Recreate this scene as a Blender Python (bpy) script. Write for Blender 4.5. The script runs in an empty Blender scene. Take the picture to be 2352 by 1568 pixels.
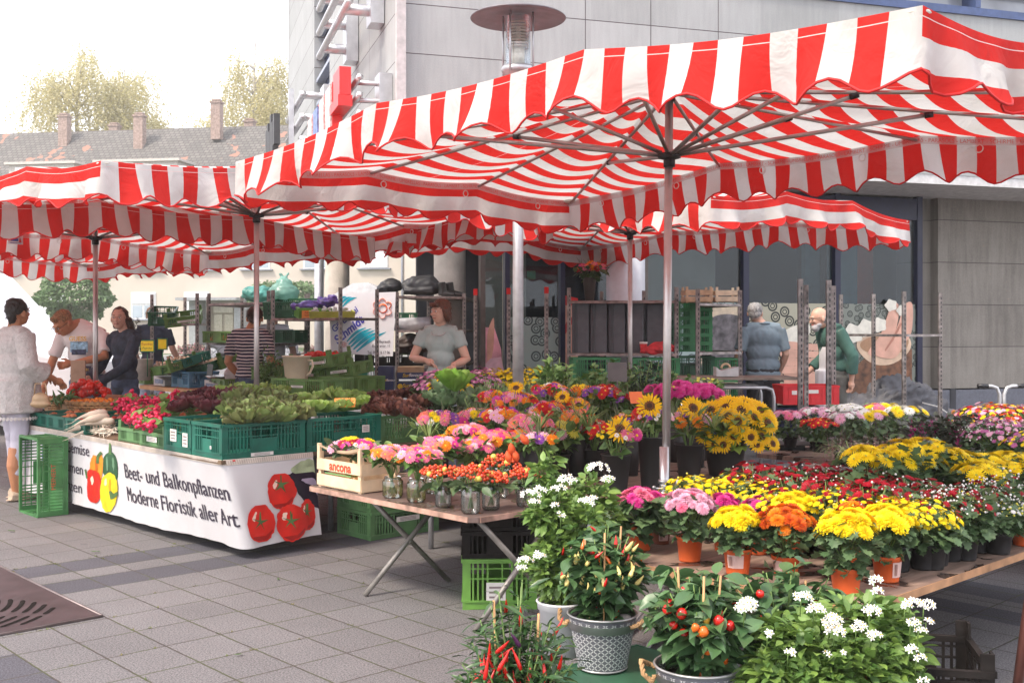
import bpy, math, random
import numpy as np
from mathutils import Vector, Matrix, Euler
# ---------------- camera, world, sun, exposure ----------------
sc = bpy.context.scene
cam = bpy.data.objects.new('camera', bpy.data.cameras.new('camera'))
sc.collection.objects.link(cam); sc.camera = cam
cam.location = (0, 0, 1.45); cam.rotation_euler = (math.radians(90), 0, 0)
cam.data.sensor_width = 36; cam.data.lens = 37.97; cam.data.shift_y = -0.0127
cam.data.clip_start = .05; cam.data.clip_end = 3000
SUN_EL, SUN_AZ = 54, -128          # azimuth clockwise from +Y (deg); sun over the left shoulder
w = bpy.data.worlds.new("World"); sc.world = w; w.use_nodes = True
_n = w.node_tree.nodes; _bg = _n['Background']
_sky = _n.new('ShaderNodeTexSky'); _sky.sky_type = 'NISHITA'; _sky.sun_disc = False
_sky.sun_elevation = math.radians(SUN_EL); _sky.sun_rotation = math.radians(SUN_AZ)
_sky.air_density = 1.0; _sky.dust_density = 3.5; _sky.ozone_density = 1.0
_mx = _n.new('ShaderNodeMix'); _mx.data_type = 'RGBA'; _mx.inputs[0].default_value = .72      # bright milky haze over the clear sky
_mx.inputs[7].default_value = (6.55, 6.5, 6.8, 1); w.node_tree.links.new(_sky.outputs[0], _mx.inputs[6])
w.node_tree.links.new(_mx.outputs[2], _bg.inputs[0]); _bg.inputs[1].default_value = 0.15
sun = bpy.data.objects.new('sun', bpy.data.lights.new('sun', 'SUN')); sc.collection.objects.link(sun)
sun.data.energy = 1.7; sun.data.angle = math.radians(11); sun.data.color = (1, .89, .74)
_d = Vector((math.sin(math.radians(SUN_AZ))*math.cos(math.radians(SUN_EL)), math.cos(math.radians(SUN_AZ))*math.cos(math.radians(SUN_EL)), math.sin(math.radians(SUN_EL))))
sun.rotation_euler = _d.to_track_quat('Z', 'Y').to_euler()
sc.view_settings.view_transform = 'Standard'; sc.view_settings.look = 'None'
sc.view_settings.exposure = 1.42; sc.view_settings.gamma = 1
sc.render.resolution_x = 1024; sc.render.resolution_y = 682
R = math.radians; PI = math.pi
rng = random.Random(7); nr = np.random.default_rng(7)
# ---------------- helpers ----------------
FD, CX, HZ, CH = 2480.6, 1176.0, 753.0, 1.45
TH = R(43); BD = Vector((math.cos(TH), math.sin(TH), 0)); AD = Vector((-math.sin(TH), math.cos(TH), 0))
def G(u, v, z=0.0):                  # point where the sight line meets the level z
    Y = (CH-z)*FD/(v-HZ); return Vector(((u-CX)/FD*Y, Y, z))
def P(u, v, Y):
    return Vector(((u-CX)/FD*Y, Y, CH+(HZ-v)/FD*Y))
def T(b, a, z=0.0): return Vector((BD.x*b+AD.x*a, BD.y*b+AD.y*a, z))
def lin(h):
    if isinstance(h, str):
        c = [int(h[i:i+2], 16)/255 for i in (0, 2, 4)]
        return tuple(x/12.92 if x <= .04045 else ((x+.055)/1.055)**2.4 for x in c)
    return tuple(h)
MC = {}
def nm(nt, typ, **kw):
    n = nt.nodes.new(typ)
    for k, v in kw.items():
        if k == 'ins':
            for i, x in v.items():
                if isinstance(x, bpy.types.NodeSocket): nt.links.new(x, n.inputs[i])
                else: n.inputs[i].default_value = x
        else: setattr(n, k, v)
    return n
def mth(nt, op, a, b=None, c=None):
    ins = {0: a}
    if b is not None: ins[1] = b
    if c is not None: ins[2] = c
    return nm(nt, 'ShaderNodeMath', operation=op, ins=ins).outputs[0]
def mixc(nt, f, a, b, mode='MIX'):
    n = nm(nt, 'ShaderNodeMix', data_type='RGBA', blend_type=mode)
    for i, x in ((0, f), (6, a), (7, b)):
        if isinstance(x, bpy.types.NodeSocket): nt.links.new(x, n.inputs[i])
        else: n.inputs[i].default_value = x if i == 0 else (*x[:3], 1)
    return n.outputs[2]
def newmat(name):
    m = bpy.data.materials.new(name); m.use_nodes = True
    return m, m.node_tree, m.node_tree.nodes['Principled BSDF']
def mat(name, col=(.5, .5, .5), rough=.6, metal=0, var=0.12, vs=12, bump=0, bs=60, isl=0, col2=None, trans=0, spec=.5, alpha=1, glass=0, coat=0, emit=0):
    if name in MC: return MC[name]
    m, nt, bs_ = newmat(name); col = lin(col)
    bs_.inputs['Roughness'].default_value = rough; bs_.inputs['Metallic'].default_value = metal
    bs_.inputs['Specular IOR Level'].default_value = spec
    if coat: bs_.inputs['Coat Weight'].default_value = coat
    tc = nm(nt, 'ShaderNodeTexCoord').outputs['Object']
    ns = nm(nt, 'ShaderNodeTexNoise', ins={'Vector': tc, 'Scale': vs, 'Detail': 4.0}).outputs['Fac']
    dark = tuple(c*(1-var*1.6) for c in col); lite = tuple(min(1, c*(1+var*1.2)) for c in col)
    f = nm(nt, 'ShaderNodeMapRange', ins={0: ns, 1: .3, 2: .7, 3: 0.0, 4: 1.0}).outputs[0]
    out = mixc(nt, f, dark, lite)
    if isl:
        ri = nm(nt, 'ShaderNodeNewGeometry').outputs['Random Per Island']
        c2 = lin(col2) if col2 else tuple(c*(1-isl) for c in col)
        f2 = nm(nt, 'ShaderNodeMapRange', ins={0: ri, 1: 0.0, 2: 1.0, 3: 0.0, 4: 1.0 if col2 else 1.0}).outputs[0]
        out = mixc(nt, f2, out, mixc(nt, f, tuple(c*(1-var) for c in c2), c2))
    nt.links.new(out, bs_.inputs['Base Color'])
    if bump:
        nb = nm(nt, 'ShaderNodeTexNoise', ins={'Vector': tc, 'Scale': bs, 'Detail': 5.0}).outputs['Fac']
        bn = nm(nt, 'ShaderNodeBump', ins={'Strength': bump, 'Height': nb, 'Distance': .02}).outputs[0]
        nt.links.new(bn, bs_.inputs['Normal'])
    if trans:
        tr = nm(nt, 'ShaderNodeBsdfTranslucent', ins={'Color': out})
        mx = nm(nt, 'ShaderNodeMixShader', ins={0: trans, 1: bs_.outputs[0], 2: tr.outputs[0]})
        nt.links.new(mx.outputs[0], nt.nodes['Material Output'].inputs[0])
    if glass: bs_.inputs['Transmission Weight'].default_value = glass; bs_.inputs['IOR'].default_value = 1.45
    if alpha < 1: bs_.inputs['Alpha'].default_value = alpha
    if emit:
        nt.links.new(out, bs_.inputs['Emission Color']); bs_.inputs['Emission Strength'].default_value = emit
    MC[name] = m; return m
def link(o, parent=None):
    sc.collection.objects.link(o)
    if parent is not None: o.parent = parent
    return o
def tag(o, label=None, cat=None, group=None, kind=None):
    if label: o['label'] = label
    if cat: o['category'] = cat
    if group: o['group'] = group
    if kind: o['kind'] = kind
    return o
def empty(name, loc=(0, 0, 0), rz=0, label=None, cat=None, group=None, kind=None):
    o = bpy.data.objects.new(name, None); o.empty_display_size = .1
    o.location = loc; o.rotation_euler = (0, 0, rz); link(o); return tag(o, label, cat, group, kind)
def inst(name, me, parent=None, loc=(0, 0, 0), rot=(0, 0, 0), s=1):
    o = bpy.data.objects.new(name, me); o.location = loc; o.rotation_euler = rot
    o.scale = (s, s, s) if isinstance(s, (int, float)) else s
    return link(o, parent)
def copy_tree(o, parent=None):
    c = o.copy(); link(c); c.parent = parent
    for ch in list(o.children): copy_tree(ch, c)
    return c
def npmesh(name, V, F, mats, mi=None, smooth=False, uv=None):
    me = bpy.data.meshes.new(name)
    V = np.asarray(V, dtype=np.float32)
    if isinstance(F, np.ndarray):
        k = F.shape[1]; n = len(F)
        me.vertices.add(len(V)); me.vertices.foreach_set('co', V.ravel())
        me.loops.add(n*k); me.loops.foreach_set('vertex_index', F.ravel().astype(np.int32))
        me.polygons.add(n); me.polygons.foreach_set('loop_start', np.arange(0, n*k, k, dtype=np.int32))
        me.polygons.foreach_set('loop_total', np.full(n, k, dtype=np.int32))
    else:
        me.from_pydata([tuple(map(float, v)) for v in V], [], F)
    for m in (mats if isinstance(mats, (list, tuple)) else [mats]): me.materials.append(m)
    if mi is not None and len(me.polygons) == len(mi): me.polygons.foreach_set('material_index', np.asarray(mi, dtype=np.int32))
    if uv is not None:
        l = me.uv_layers.new(name='UVMap'); l.data.foreach_set('uv', np.asarray(uv, dtype=np.float32).ravel())
    me.update(calc_edges=True)
    if smooth: me.polygons.foreach_set('use_smooth', np.ones(len(me.polygons), dtype=bool))
    return me
class MB:
    """collects simple solids into one mesh"""
    def __init__(s): s.v = []; s.f = []; s.m = []; s.sm = []
    def add(s, V, F, m=0, smooth=False, M=None):
        o = len(s.v)
        for v in V:
            v = Vector(v); s.v.append(M @ v if M is not None else v)
        for f in F: s.f.append(tuple(i+o for i in f)); s.m.append(m); s.sm.append(smooth)
        return s
    def box(s, c, d, m=0, M=None, rz=0, bev=0):
        x, y, z = d[0]/2, d[1]/2, d[2]/2
        V = [(-x, -y, -z), (x, -y, -z), (x, y, -z), (-x, y, -z), (-x, -y, z), (x, -y, z), (x, y, z), (-x, y, z)]
        F = [(0, 3, 2, 1), (4, 5, 6, 7), (0, 1, 5, 4), (1, 2, 6, 5), (2, 3, 7, 6), (3, 0, 4, 7)]
        if bev:
            b = min(bev, x*.9, y*.9); V = []
            pts = [(-x+b, -y), (x-b, -y), (x, -y+b), (x, y-b), (x-b, y), (-x+b, y), (-x, y-b), (-x, -y+b)]
            for zz in (-z, z): V += [(p[0], p[1], zz) for p in pts]
            F = [tuple(range(7, -1, -1)), tuple(range(8, 16))] + [(i, (i+1) % 8, (i+1) % 8+8, i+8) for i in range(8)]
        T_ = Matrix.Translation(c) @ Matrix.Rotation(rz, 4, 'Z')
        return s.add(V, F, m, False, M @ T_ if M is not None else T_)
    def tube(s, pts, r, n=8, m=0, cap=True, M=None, smooth=True, closed=False):
        pts = [Vector(p) for p in pts]; rs = r if isinstance(r, list) else [r]*len(pts)
        V = []; up = None; L = len(pts)
        for i, p in enumerate(pts):
            if closed: d = pts[(i+1) % L]-pts[i-1]
            else: d = pts[min(i+1, L-1)]-pts[max(i-1, 0)]
            d = d.normalized() if d.length > 1e-9 else Vector((0, 0, 1))
            if up is None: up = d.orthogonal().normalized()
            else:
                up = up-d*up.dot(d); up = up.normalized() if up.length > 1e-6 else d.orthogonal().normalized()
            w_ = d.cross(up); rr = rs[i]; ra, rb = rr if isinstance(rr, tuple) else (rr, rr)
            for k in range(n):
                t = 2*PI*k/n; V.append(p+up*math.cos(t)*ra+w_*math.sin(t)*rb)
        F = []
        for i in range(L if closed else L-1):
            j = (i+1) % L
            for k in range(n): F.append((i*n+k, i*n+(k+1) % n, j*n+(k+1) % n, j*n+k))
        if cap and not closed: F += [tuple(range(n-1, -1, -1)), tuple(range((L-1)*n, L*n))]
        return s.add(V, F, m, smooth, M)
    def lathe(s, prof, n=24, m=0, c=(0, 0, 0), M=None, smooth=True):
        V = []; F = []
        for r_, z_ in prof:
            for k in range(n): V.append((c[0]+r_*math.cos(2*PI*k/n), c[1]+r_*math.sin(2*PI*k/n), c[2]+z_))
        for i in range(len(prof)-1):
            for k in range(n): F.append((i*n+k, i*n+(k+1) % n, (i+1)*n+(k+1) % n, (i+1)*n+k))
        return s.add(V, F, m, smooth, M)
    def ball(s, c, r, n=12, k=8, m=0, M=None, R_=None):
        rx, ry, rz = r if isinstance(r, tuple) else (r, r, r); V = []; F = []
        for i in range(k+1):
            ph = PI*i/k
            for j in range(n):
                t = 2*PI*j/n; V.append(Vector((rx*math.sin(ph)*math.cos(t), ry*math.sin(ph)*math.sin(t), -rz*math.cos(ph))))
        for i in range(k):
            for j in range(n): F.append((i*n+j, i*n+(j+1) % n, (i+1)*n+(j+1) % n, (i+1)*n+j))
        T_ = Matrix.Translation(c)
        if R_ is not None: T_ = T_ @ R_
        return s.add(V, F, m, True, M @ T_ if M is not None else T_)
    def prism(s, poly, z0, z1, m=0, M=None):     # polygon in xy extruded along z
        n = len(poly); V = [(p[0], p[1], z0) for p in poly]+[(p[0], p[1], z1) for p in poly]
        return s.add(V, [tuple(range(n-1, -1, -1)), tuple(range(n, 2*n))]+[(i, (i+1) % n, (i+1) % n+n, i+n) for i in range(n)], m, False, M)
    def mesh(s, name, mats):
        me = bpy.data.meshes.new(name); me.from_pydata([tuple(v) for v in s.v], [], s.f)
        for m in (mats if isinstance(mats, (list, tuple)) else [mats]): me.materials.append(m)
        me.polygons.foreach_set('material_index', s.m); me.polygons.foreach_set('use_smooth', s.sm); me.update(); return me
    def build(s, name, mats, parent=None, loc=(0, 0, 0), rot=(0, 0, 0)):
        return inst(name, s.mesh(name, mats), parent, loc, rot)
def scat(tv, tf, mats4):          # numpy: copy a template at many matrices -> V, F
    tv = np.asarray(tv, float); tf = np.asarray(tf); A = np.asarray(mats4, float)
    V = np.einsum('nij,vj->nvi', A[:, :3, :3], tv)+A[:, None, :3, 3]
    F = tf[None]+(np.arange(len(A))*len(tv))[:, None, None]
    return V.reshape(-1, 3), F.reshape(-1, tf.shape[1])
def frame(p, d, s=1.0, roll=None, up=(0, 0, 1)):   # local +Y along d, +Z towards up
    d = np.asarray(d, float); d /= np.linalg.norm(d)+1e-9; u = np.asarray(up, float)
    x = np.cross(d, u); n_ = np.linalg.norm(x); x = x/n_ if n_ > 1e-3 else np.array([1.0, 0, 0]); z = np.cross(x, d)
    if roll: x, z = x*math.cos(roll)+z*math.sin(roll), z*math.cos(roll)-x*math.sin(roll)
    M_ = np.eye(4); M_[:3, 0] = x*s; M_[:3, 1] = d*s; M_[:3, 2] = z*s; M_[:3, 3] = p; return M_
def text_mesh(txt, size, mats, bold=False, extrude=0.0, align='LEFT', shear=0, offset=0.0):
    cu = bpy.data.curves.new('lettering', 'FONT'); cu.body = txt; cu.size = size; cu.extrude = extrude; cu.align_x = align; cu.shear = shear; cu.offset = offset
    o = bpy.data.objects.new('lettering', cu); link(o)
    dg = bpy.context.evaluated_depsgraph_get(); me = bpy.data.meshes.new_from_object(o.evaluated_get(dg))
    bpy.data.objects.remove(o); me.materials.clear(); me.materials.append(mats); return me
# ---------------- ground ----------------
def ground_mat():
    m, nt, b = newmat('paving'); tc = nm(nt, 'ShaderNodeTexCoord').outputs['Object']
    mp = nm(nt, 'ShaderNodeMapping', ins={'Vector': tc, 'Rotation': (0, 0, -TH)}).outputs[0]
    s = nm(nt, 'ShaderNodeSeparateXYZ', ins={0: mp}); x, y = s.outputs[0], s.outputs[1]
    wob = nm(nt, 'ShaderNodeTexNoise', ins={'Vector': mp, 'Scale': 18.0, 'Detail': 3.0}).outputs['Fac']
    wob = mth(nt, 'MULTIPLY', mth(nt, 'SUBTRACT', wob, .5), .007)
    x = mth(nt, 'ADD', x, wob); y = mth(nt, 'ADD', y, wob)
    gx = mth(nt, 'DIVIDE', mth(nt, 'SUBTRACT', x, 1.665), .2725); 
    upper = mth(nt, 'GREATER_THAN', y, 6.8); strip = mth(nt, 'MULTIPLY', mth(nt, 'GREATER_THAN', y, 6.285), mth(nt, 'LESS_THAN', y, 6.505))
    yy = mth(nt, 'SUBTRACT', y, 4.04); gy = mth(nt, 'DIVIDE', yy, .325)
    # rows in the band: 5.98 6.285 6.505 6.8
    inb = mth(nt, 'GREATER_THAN', y, 5.985)
    gyb = mth(nt, 'ADD', mth(nt, 'DIVIDE', mth(nt, 'SUBTRACT', y, 6.8), .33), 20)
    r1 = mth(nt, 'DIVIDE', mth(nt, 'SUBTRACT', y, 5.985), .30)
    fx = mth(nt, 'FRACT', gx)
    def dist(f, w_): return mth(nt, 'MULTIPLY', mth(nt, 'MINIMUM', f, mth(nt, 'SUBTRACT', 1.0, f)), w_)
    d1 = dist(fx, .2725); d2 = dist(mth(nt, 'FRACT', gy), .325); d3 = dist(mth(nt, 'FRACT', gyb), .33)
    dband = None
    for L in (5.985, 6.285, 6.505, 6.8):
        q = mth(nt, 'ABSOLUTE', mth(nt, 'SUBTRACT', y, L)); dband = q if dband is None else mth(nt, 'MINIMUM', dband, q)
    sel = lambda c, a_, b_: mth(nt, 'ADD', mth(nt, 'MULTIPLY', c, a_), mth(nt, 'MULTIPLY', mth(nt, 'SUBTRACT', 1.0, c), b_))
    dy = sel(upper, d3, sel(inb, dband, d2)); d = mth(nt, 'MINIMUM', d1, dy)
    joint = nm(nt, 'ShaderNodeMapRange', interpolation_type='SMOOTHSTEP', ins={0: d, 1: .0025, 2: .006, 3: 1.0, 4: 0.0}).outputs[0]
    cell = nm(nt, 'ShaderNodeCombineXYZ', ins={0: mth(nt, 'FLOOR', gx), 1: mth(nt, 'ADD', mth(nt, 'FLOOR', sel(upper, gyb, gy)), mth(nt, 'MULTIPLY', inb, 3.0))}).outputs[0]
    wn = nm(nt, 'ShaderNodeTexWhiteNoise', ins={'Vector': cell}).outputs['Value']
    dk = mth(nt, 'MAXIMUM', mth(nt, 'MULTIPLY', inb, mth(nt, 'LESS_THAN', y, 6.285)), mth(nt, 'MULTIPLY', mth(nt, 'GREATER_THAN', y, 6.505), mth(nt, 'LESS_THAN', y, 6.8)))
    dk2 = mth(nt, 'MULTIPLY', mth(nt, 'LESS_THAN', x, 1.665), mth(nt, 'LESS_THAN', y, 5.04))
    # darker rows that cross on the right of the flower tables
    def rect(x0, x1, y0, y1):
        return mth(nt, 'MULTIPLY', mth(nt, 'MULTIPLY', mth(nt, 'GREATER_THAN', x, x0), mth(nt, 'LESS_THAN', x, x1)), mth(nt, 'MULTIPLY', mth(nt, 'GREATER_THAN', y, y0), mth(nt, 'LESS_THAN', y, y1)))
    dk3 = mth(nt, 'MAXIMUM', rect(5.40, 5.655, -6, 5.985), rect(5.85, 6.16, -6, 5.985))
    dark = mth(nt, 'MAXIMUM', mth(nt, 'MAXIMUM', dk, dk2), dk3)
    sp = nm(nt, 'ShaderNodeTexNoise', ins={'Vector': tc, 'Scale': 120.0, 'Detail': 4.0, 'Roughness': .85}).outputs['Fac']
    spk = nm(nt, 'ShaderNodeMapRange', ins={0: sp, 1: .40, 2: .60, 3: 0.0, 4: 1.0}).outputs[0]
    big = nm(nt, 'ShaderNodeTexNoise', ins={'Vector': tc, 'Scale': 1.1, 'Detail': 7.0, 'Roughness': .62}).outputs['Fac']
    lt = mixc(nt, spk, (.048, .044, .047), (.225, .212, .218)); dkc = mixc(nt, spk, (.022, .021, .028), (.105, .10, .12))
    base = mixc(nt, dark, lt, dkc)
    tone = mth(nt, 'ADD', mth(nt, 'MULTIPLY', wn, .17), mth(nt, 'ADD', .55, mth(nt, 'MULTIPLY', big, .66)))
    base = mixc(nt, 1.0, base, nm(nt, 'ShaderNodeCombineXYZ', ins={0: tone, 1: tone, 2: tone}).outputs[0], 'MULTIPLY')
    # small dark blots
    vo = nm(nt, 'ShaderNodeTexVoronoi', ins={'Vector': mp, 'Scale': 2.3, 'Randomness': 1.0}).outputs['Distance']
    blot = nm(nt, 'ShaderNodeMapRange', ins={0: vo, 1: .045, 2: .06, 3: .6, 4: 0.0}).outputs[0]
    base = mixc(nt, blot, base, (.07, .065, .07))
    ms = nm(nt, 'ShaderNodeTexNoise', ins={'Vector': tc, 'Scale': 5.5, 'Detail': 5.0}).outputs['Fac']
    moss = nm(nt, 'ShaderNodeMapRange', ins={0: ms, 1: .44, 2: .54, 3: 0.0, 4: 1.0}).outputs[0]
    base = mixc(nt, joint, base, mixc(nt, moss, (.05, .038, .034), (.052, .055, .022)))
    nt.links.new(base, b.inputs['Base Color']); b.inputs['Roughness'].default_value = .85
    h = mth(nt, 'SUBTRACT', mth(nt, 'MULTIPLY', sp, .25), joint)
    nt.links.new(nm(nt, 'ShaderNodeBump', ins={'Strength': .6, 'Distance': .004, 'Height': h}).outputs[0], b.inputs['Normal'])
    return m
g = MB(); g.add([(-400, -50, 0), (400, -50, 0), (400, 900, 0), (-400, 900, 0)], [(0, 1, 2, 3)])
tag(g.build('pavement', ground_mat()), kind='structure')
asphalt = mat('asphalt', (.16, .16, .17), .9, var=.1, vs=8)
g = MB(); g.add([(-90, 44.5, .006), (60, 44.5, .006), (60, 54.5, .006), (-90, 54.5, .006)], [(0, 1, 2, 3)]); tag(g.build('road', asphalt), kind='structure')
g = MB(); g.box((-15, 44.3, .06), (150, .3, .12)); g.box((-15, 54.7, .06), (150, .3, .12)); tag(g.build('kerb', mat('kerbstone', (.42, .41, .39), .85)), kind='structure')
g = MB(); g.add([(-90, 54.85, .02), (60, 54.85, .02), (60, 61, .02), (-90, 61, .02)], [(0, 1, 2, 3)])
lawn = g.build('lawn', mat('lawn_ground', (.07, .13, .03), .9, var=.3, vs=3)); tag(lawn, kind='structure')
# weeds in the joints
wv = [(-.003, 0, 0), (.003, 0, 0), (.0, .016, .004)]; Ms = []
for k in range(320):
    i = rng.randint(-4, 14); j = rng.randint(0, 13); b_ = 1.665+.2725*i; a_ = 4.04+.325*j if 4.04+.325*j < 6 else 6.8
    if rng.random() < .5: a_ += rng.gauss(0, .05)
    else: b_ += rng.gauss(0, .06)
    if rng.random() < .35: continue
    c = T(b_, a_, .001)
    for q in range(9):
        an = rng.uniform(0, 2*PI); p = c+Vector((rng.gauss(0, .007), rng.gauss(0, .007), 0))
        Ms.append(frame(p, (math.cos(an), math.sin(an), rng.uniform(.1, .7)), rng.uniform(.35, .9)))
V_, F_ = scat(wv, np.array([[0, 1, 2]]), Ms)
tag(inst('weeds', npmesh('weeds', V_, F_, mat('weed', (.10, .15, .03), .8, isl=1, col2=(.16, .12, .05)))), kind='stuff', label='small moss and weed tufts in the paving joints')
lf = MB(); lf.add([(0, 0, 0), (.012, .02, .006), (.008, .05, .002), (0, .075, .008), (-.010, .045, .004), (-.013, .02, .008)], [(0, 1, 2, 3, 4, 5)]); lfm = lf.mesh('fallen_leaf', mat('fallen_leaf_green', (.06, .12, .03), .7, var=.3))
for u, v, a, lb in ((35, 1219, 1.2, 'fallen green leaf on the paving below the standing crate'), (232, 1266, 1.5, 'fallen green leaf on the dark paving band'), (560, 1500, 2.0, 'small leaf on the open paving in front'), (640, 1330, .3, 'small leaf on the paving before the skirt corner')): tag(inst('fallen_leaf', lfm, None, G(u, v, .006), (0, 0, a), 1.0 if u < 300 else .6), lb, 'leaf')
# tree grate
gr = MB(); c0 = T(2.185, 5.385, .004)
gm = mat('grate_iron', (.075, .052, .056), .5, .4, var=.15, vs=6)
gr.prism([T(2.185, 5.385)[:2], T(2.185, 6.92)[:2], T(.65, 6.92)[:2], T(.65, 5.385)[:2]], .004, .012)
tgr = empty('tree_grate', T(1.42, 6.15, 0), 0, 'brown iron tree grate set flush in the paving at the left', 'grate')
o = gr.build('plate', gm, tgr); o.location = -T(1.42, 6.15, 0)
sl = MB()
def arcslot(cb, ca, r0, t0, t1, wd=.02):
    pts = [T(cb+r0*math.cos(t), ca+r0*math.sin(t), .0135) for t in np.linspace(t0, t1, 12)]
    L = len(pts); V = []
    for i, p in enumerate(pts):
        d = (pts[min(i+1, L-1)]-pts[max(i-1, 0)]).normalized(); n_ = Vector((-d.y, d.x, 0)); ww = wd*(.45 if i in (0, L-1) else 1)
        V += [p+n_*ww/2, p-n_*ww/2]
    sl.add(V, [(2*i, 2*i+1, 2*i+3, 2*i+2) for i in range(L-1)])
for q in range(4): arcslot(1.42, 6.15, .24+.06*q, R(-85), R(-5), .030); arcslot(1.42, 6.15, .27+.05*q, R(100), R(160), .022)
for q in range(6): arcslot(1.42, 6.15, .50+.06*q, R(-40-q*1.0), R(-8-q*5.5), .026)
for q in range(6): arcslot(1.42, 6.15, .50+.06*q, R(-84+q*5.0), R(-50+q*0.6), .026)
o = sl.build('slots', mat('slot_gravel', (.012, .009, .008), .95, var=.5, vs=60, spec=.1), tgr); o.location = -T(1.42, 6.15, 0)
fr = MB()
for A_, B_ in ((T(2.195, 5.375), T(2.195, 6.93)), (T(2.195, 5.375), T(.64, 5.375))):
    fr.tube([A_+Vector((0, 0, .008)), B_+Vector((0, 0, .008))], .008, 4)
o = fr.build('rim', mat('grate_rim', (.22, .18, .18), .5, .6), tgr); o.location = -T(1.42, 6.15, 0)
# ---------------- big corner building ----------------
BE = R(17.4); DX = Vector((math.cos(BE), math.sin(BE), 0)); DY = Vector((-math.sin(BE), math.cos(BE), 0))
K0 = Vector((-1.19, 11.76, 0))                         # overhanging corner of the upper floors
def wall_mat(name, c1, c2, zs, z0, seams_x, sw=.006, rough=.75, bands=None):
    """stone cladding: horizontal seams every zs from z0, vertical seams at given x (local)"""
    m, nt, b = newmat(name); tc = nm(nt, 'ShaderNodeTexCoord').outputs['Object']
    s = nm(nt, 'ShaderNodeSeparateXYZ', ins={0: tc}); x, y, z = s.outputs
    f = mth(nt, 'FRACT', mth(nt, 'DIVIDE', mth(nt, 'SUBTRACT', z, z0), zs))
    d = mth(nt, 'MULTIPLY', mth(nt, 'MINIMUM', f, mth(nt, 'SUBTRACT', 1.0, f)), zs)
    for q in seams_x:
        if isinstance(q, tuple): src, val = q
        else: src, val = 'x', q
        d = mth(nt, 'MINIMUM', d, mth(nt, 'ABSOLUTE', mth(nt, 'SUBTRACT', x if src == 'x' else y, val)))
    j = nm(nt, 'ShaderNodeMapRange', ins={0: d, 1: sw*.6, 2: sw, 3: 1.0, 4: 0.0}).outputs[0]
    n1 = nm(nt, 'ShaderNodeTexNoise', ins={'Vector': tc, 'Scale': 1.6, 'Detail': 5.0}).outputs['Fac']
    mp = nm(nt, 'ShaderNodeMapping', ins={'Vector': tc, 'Scale': (3, 3, .35)}).outputs[0]
    n2 = nm(nt, 'ShaderNodeTexNoise', ins={'Vector': mp, 'Scale': 6.0, 'Detail': 5.0}).outputs['Fac']
    n3 = nm(nt, 'ShaderNodeTexNoise', ins={'Vector': tc, 'Scale': 90.0, 'Detail': 3.0}).outputs['Fac']
    row = nm(nt, 'ShaderNodeTexWhiteNoise', ins={'Vector': nm(nt, 'ShaderNodeCombineXYZ', ins={2: mth(nt, 'FLOOR', mth(nt, 'DIVIDE', mth(nt, 'SUBTRACT', z, z0), zs)), 0: mth(nt, 'FLOOR', mth(nt, 'DIVIDE', x, 1.1))}).outputs[0]}).outputs['Value']
    f1 = mth(nt, 'ADD', mth(nt, 'MULTIPLY', mth(nt, 'ADD', n1, n2), .5), mth(nt, 'MULTIPLY', mth(nt, 'SUBTRACT', row, .5), .3))
    f1 = mth(nt, 'ADD', f1, mth(nt, 'MULTIPLY', mth(nt, 'SUBTRACT', n3, .5), .5))
    col = mixc(nt, nm(nt, 'ShaderNodeMapRange', ins={0: f1, 1: .25, 2: .75, 3: 0.0, 4: 1.0}).outputs[0], c1, c2)
    rust = nm(nt, 'ShaderNodeMapRange', ins={0: nm(nt, 'ShaderNodeTexNoise', ins={'Vector': tc, 'Scale': 14.0, 'Detail': 6.0}).outputs['Fac'], 1: .68, 2: .76, 3: 0.0, 4: .35}).outputs[0]
    col = mixc(nt, rust, col, (.36, .25, .18))
    col = mixc(nt, j, col, (.06, .045, .05))
    nt.links.new(col, b.inputs['Base Color']); b.inputs['Roughness'].default_value = rough
    nt.links.new(nm(nt, 'ShaderNodeBump', ins={'Strength': .5, 'Distance': .006, 'Height': mth(nt, 'SUBTRACT', mth(nt, 'MULTIPLY', n3, .2), j)}).outputs[0], b.inputs['Normal'])
    return m
def SLY(u, off):      # local y on the plane x = -off for picture column u
    k = (u-CX)/FD; n0 = K0-DX*off; return (k*n0.y-n0.x)/(DY.x-k*DY.y)
bld = empty('corner_building', K0, BE, 'pale stone clad office building on round columns behind the stalls', 'building')
S0, S1 = 3.42, 13.0
upm = wall_mat('upper_cladding', (.265, .275, .275), (.375, .385, .39), .54, 4.99, [2.13, 2.95, 3.83, ('y', 2.1), ('y', 5.2), ('y', 8.0)])
win = [(3.86, 5.52, 4.35, 1.5)]     # x0, z0, width, height : openings in the upper right facade
up = MB(); LX, LY = 24.0, 12.3
# right facade with a ribbon window opening (y = 0 plane), modelled as strips
wx0, wz0, wz1 = 3.87, 5.5, 7.6
up.box(((wx0)/2, .15, (S0+S1)/2), (wx0, .3, S1-S0)); up.box((wx0+(LX-wx0)/2, .15, (S0+wz0)/2), (LX-wx0, .3, wz0-S0)); up.box((wx0+(LX-wx0)/2, .15, (wz1+S1)/2), (LX-wx0, .3, S1-wz1))
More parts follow.
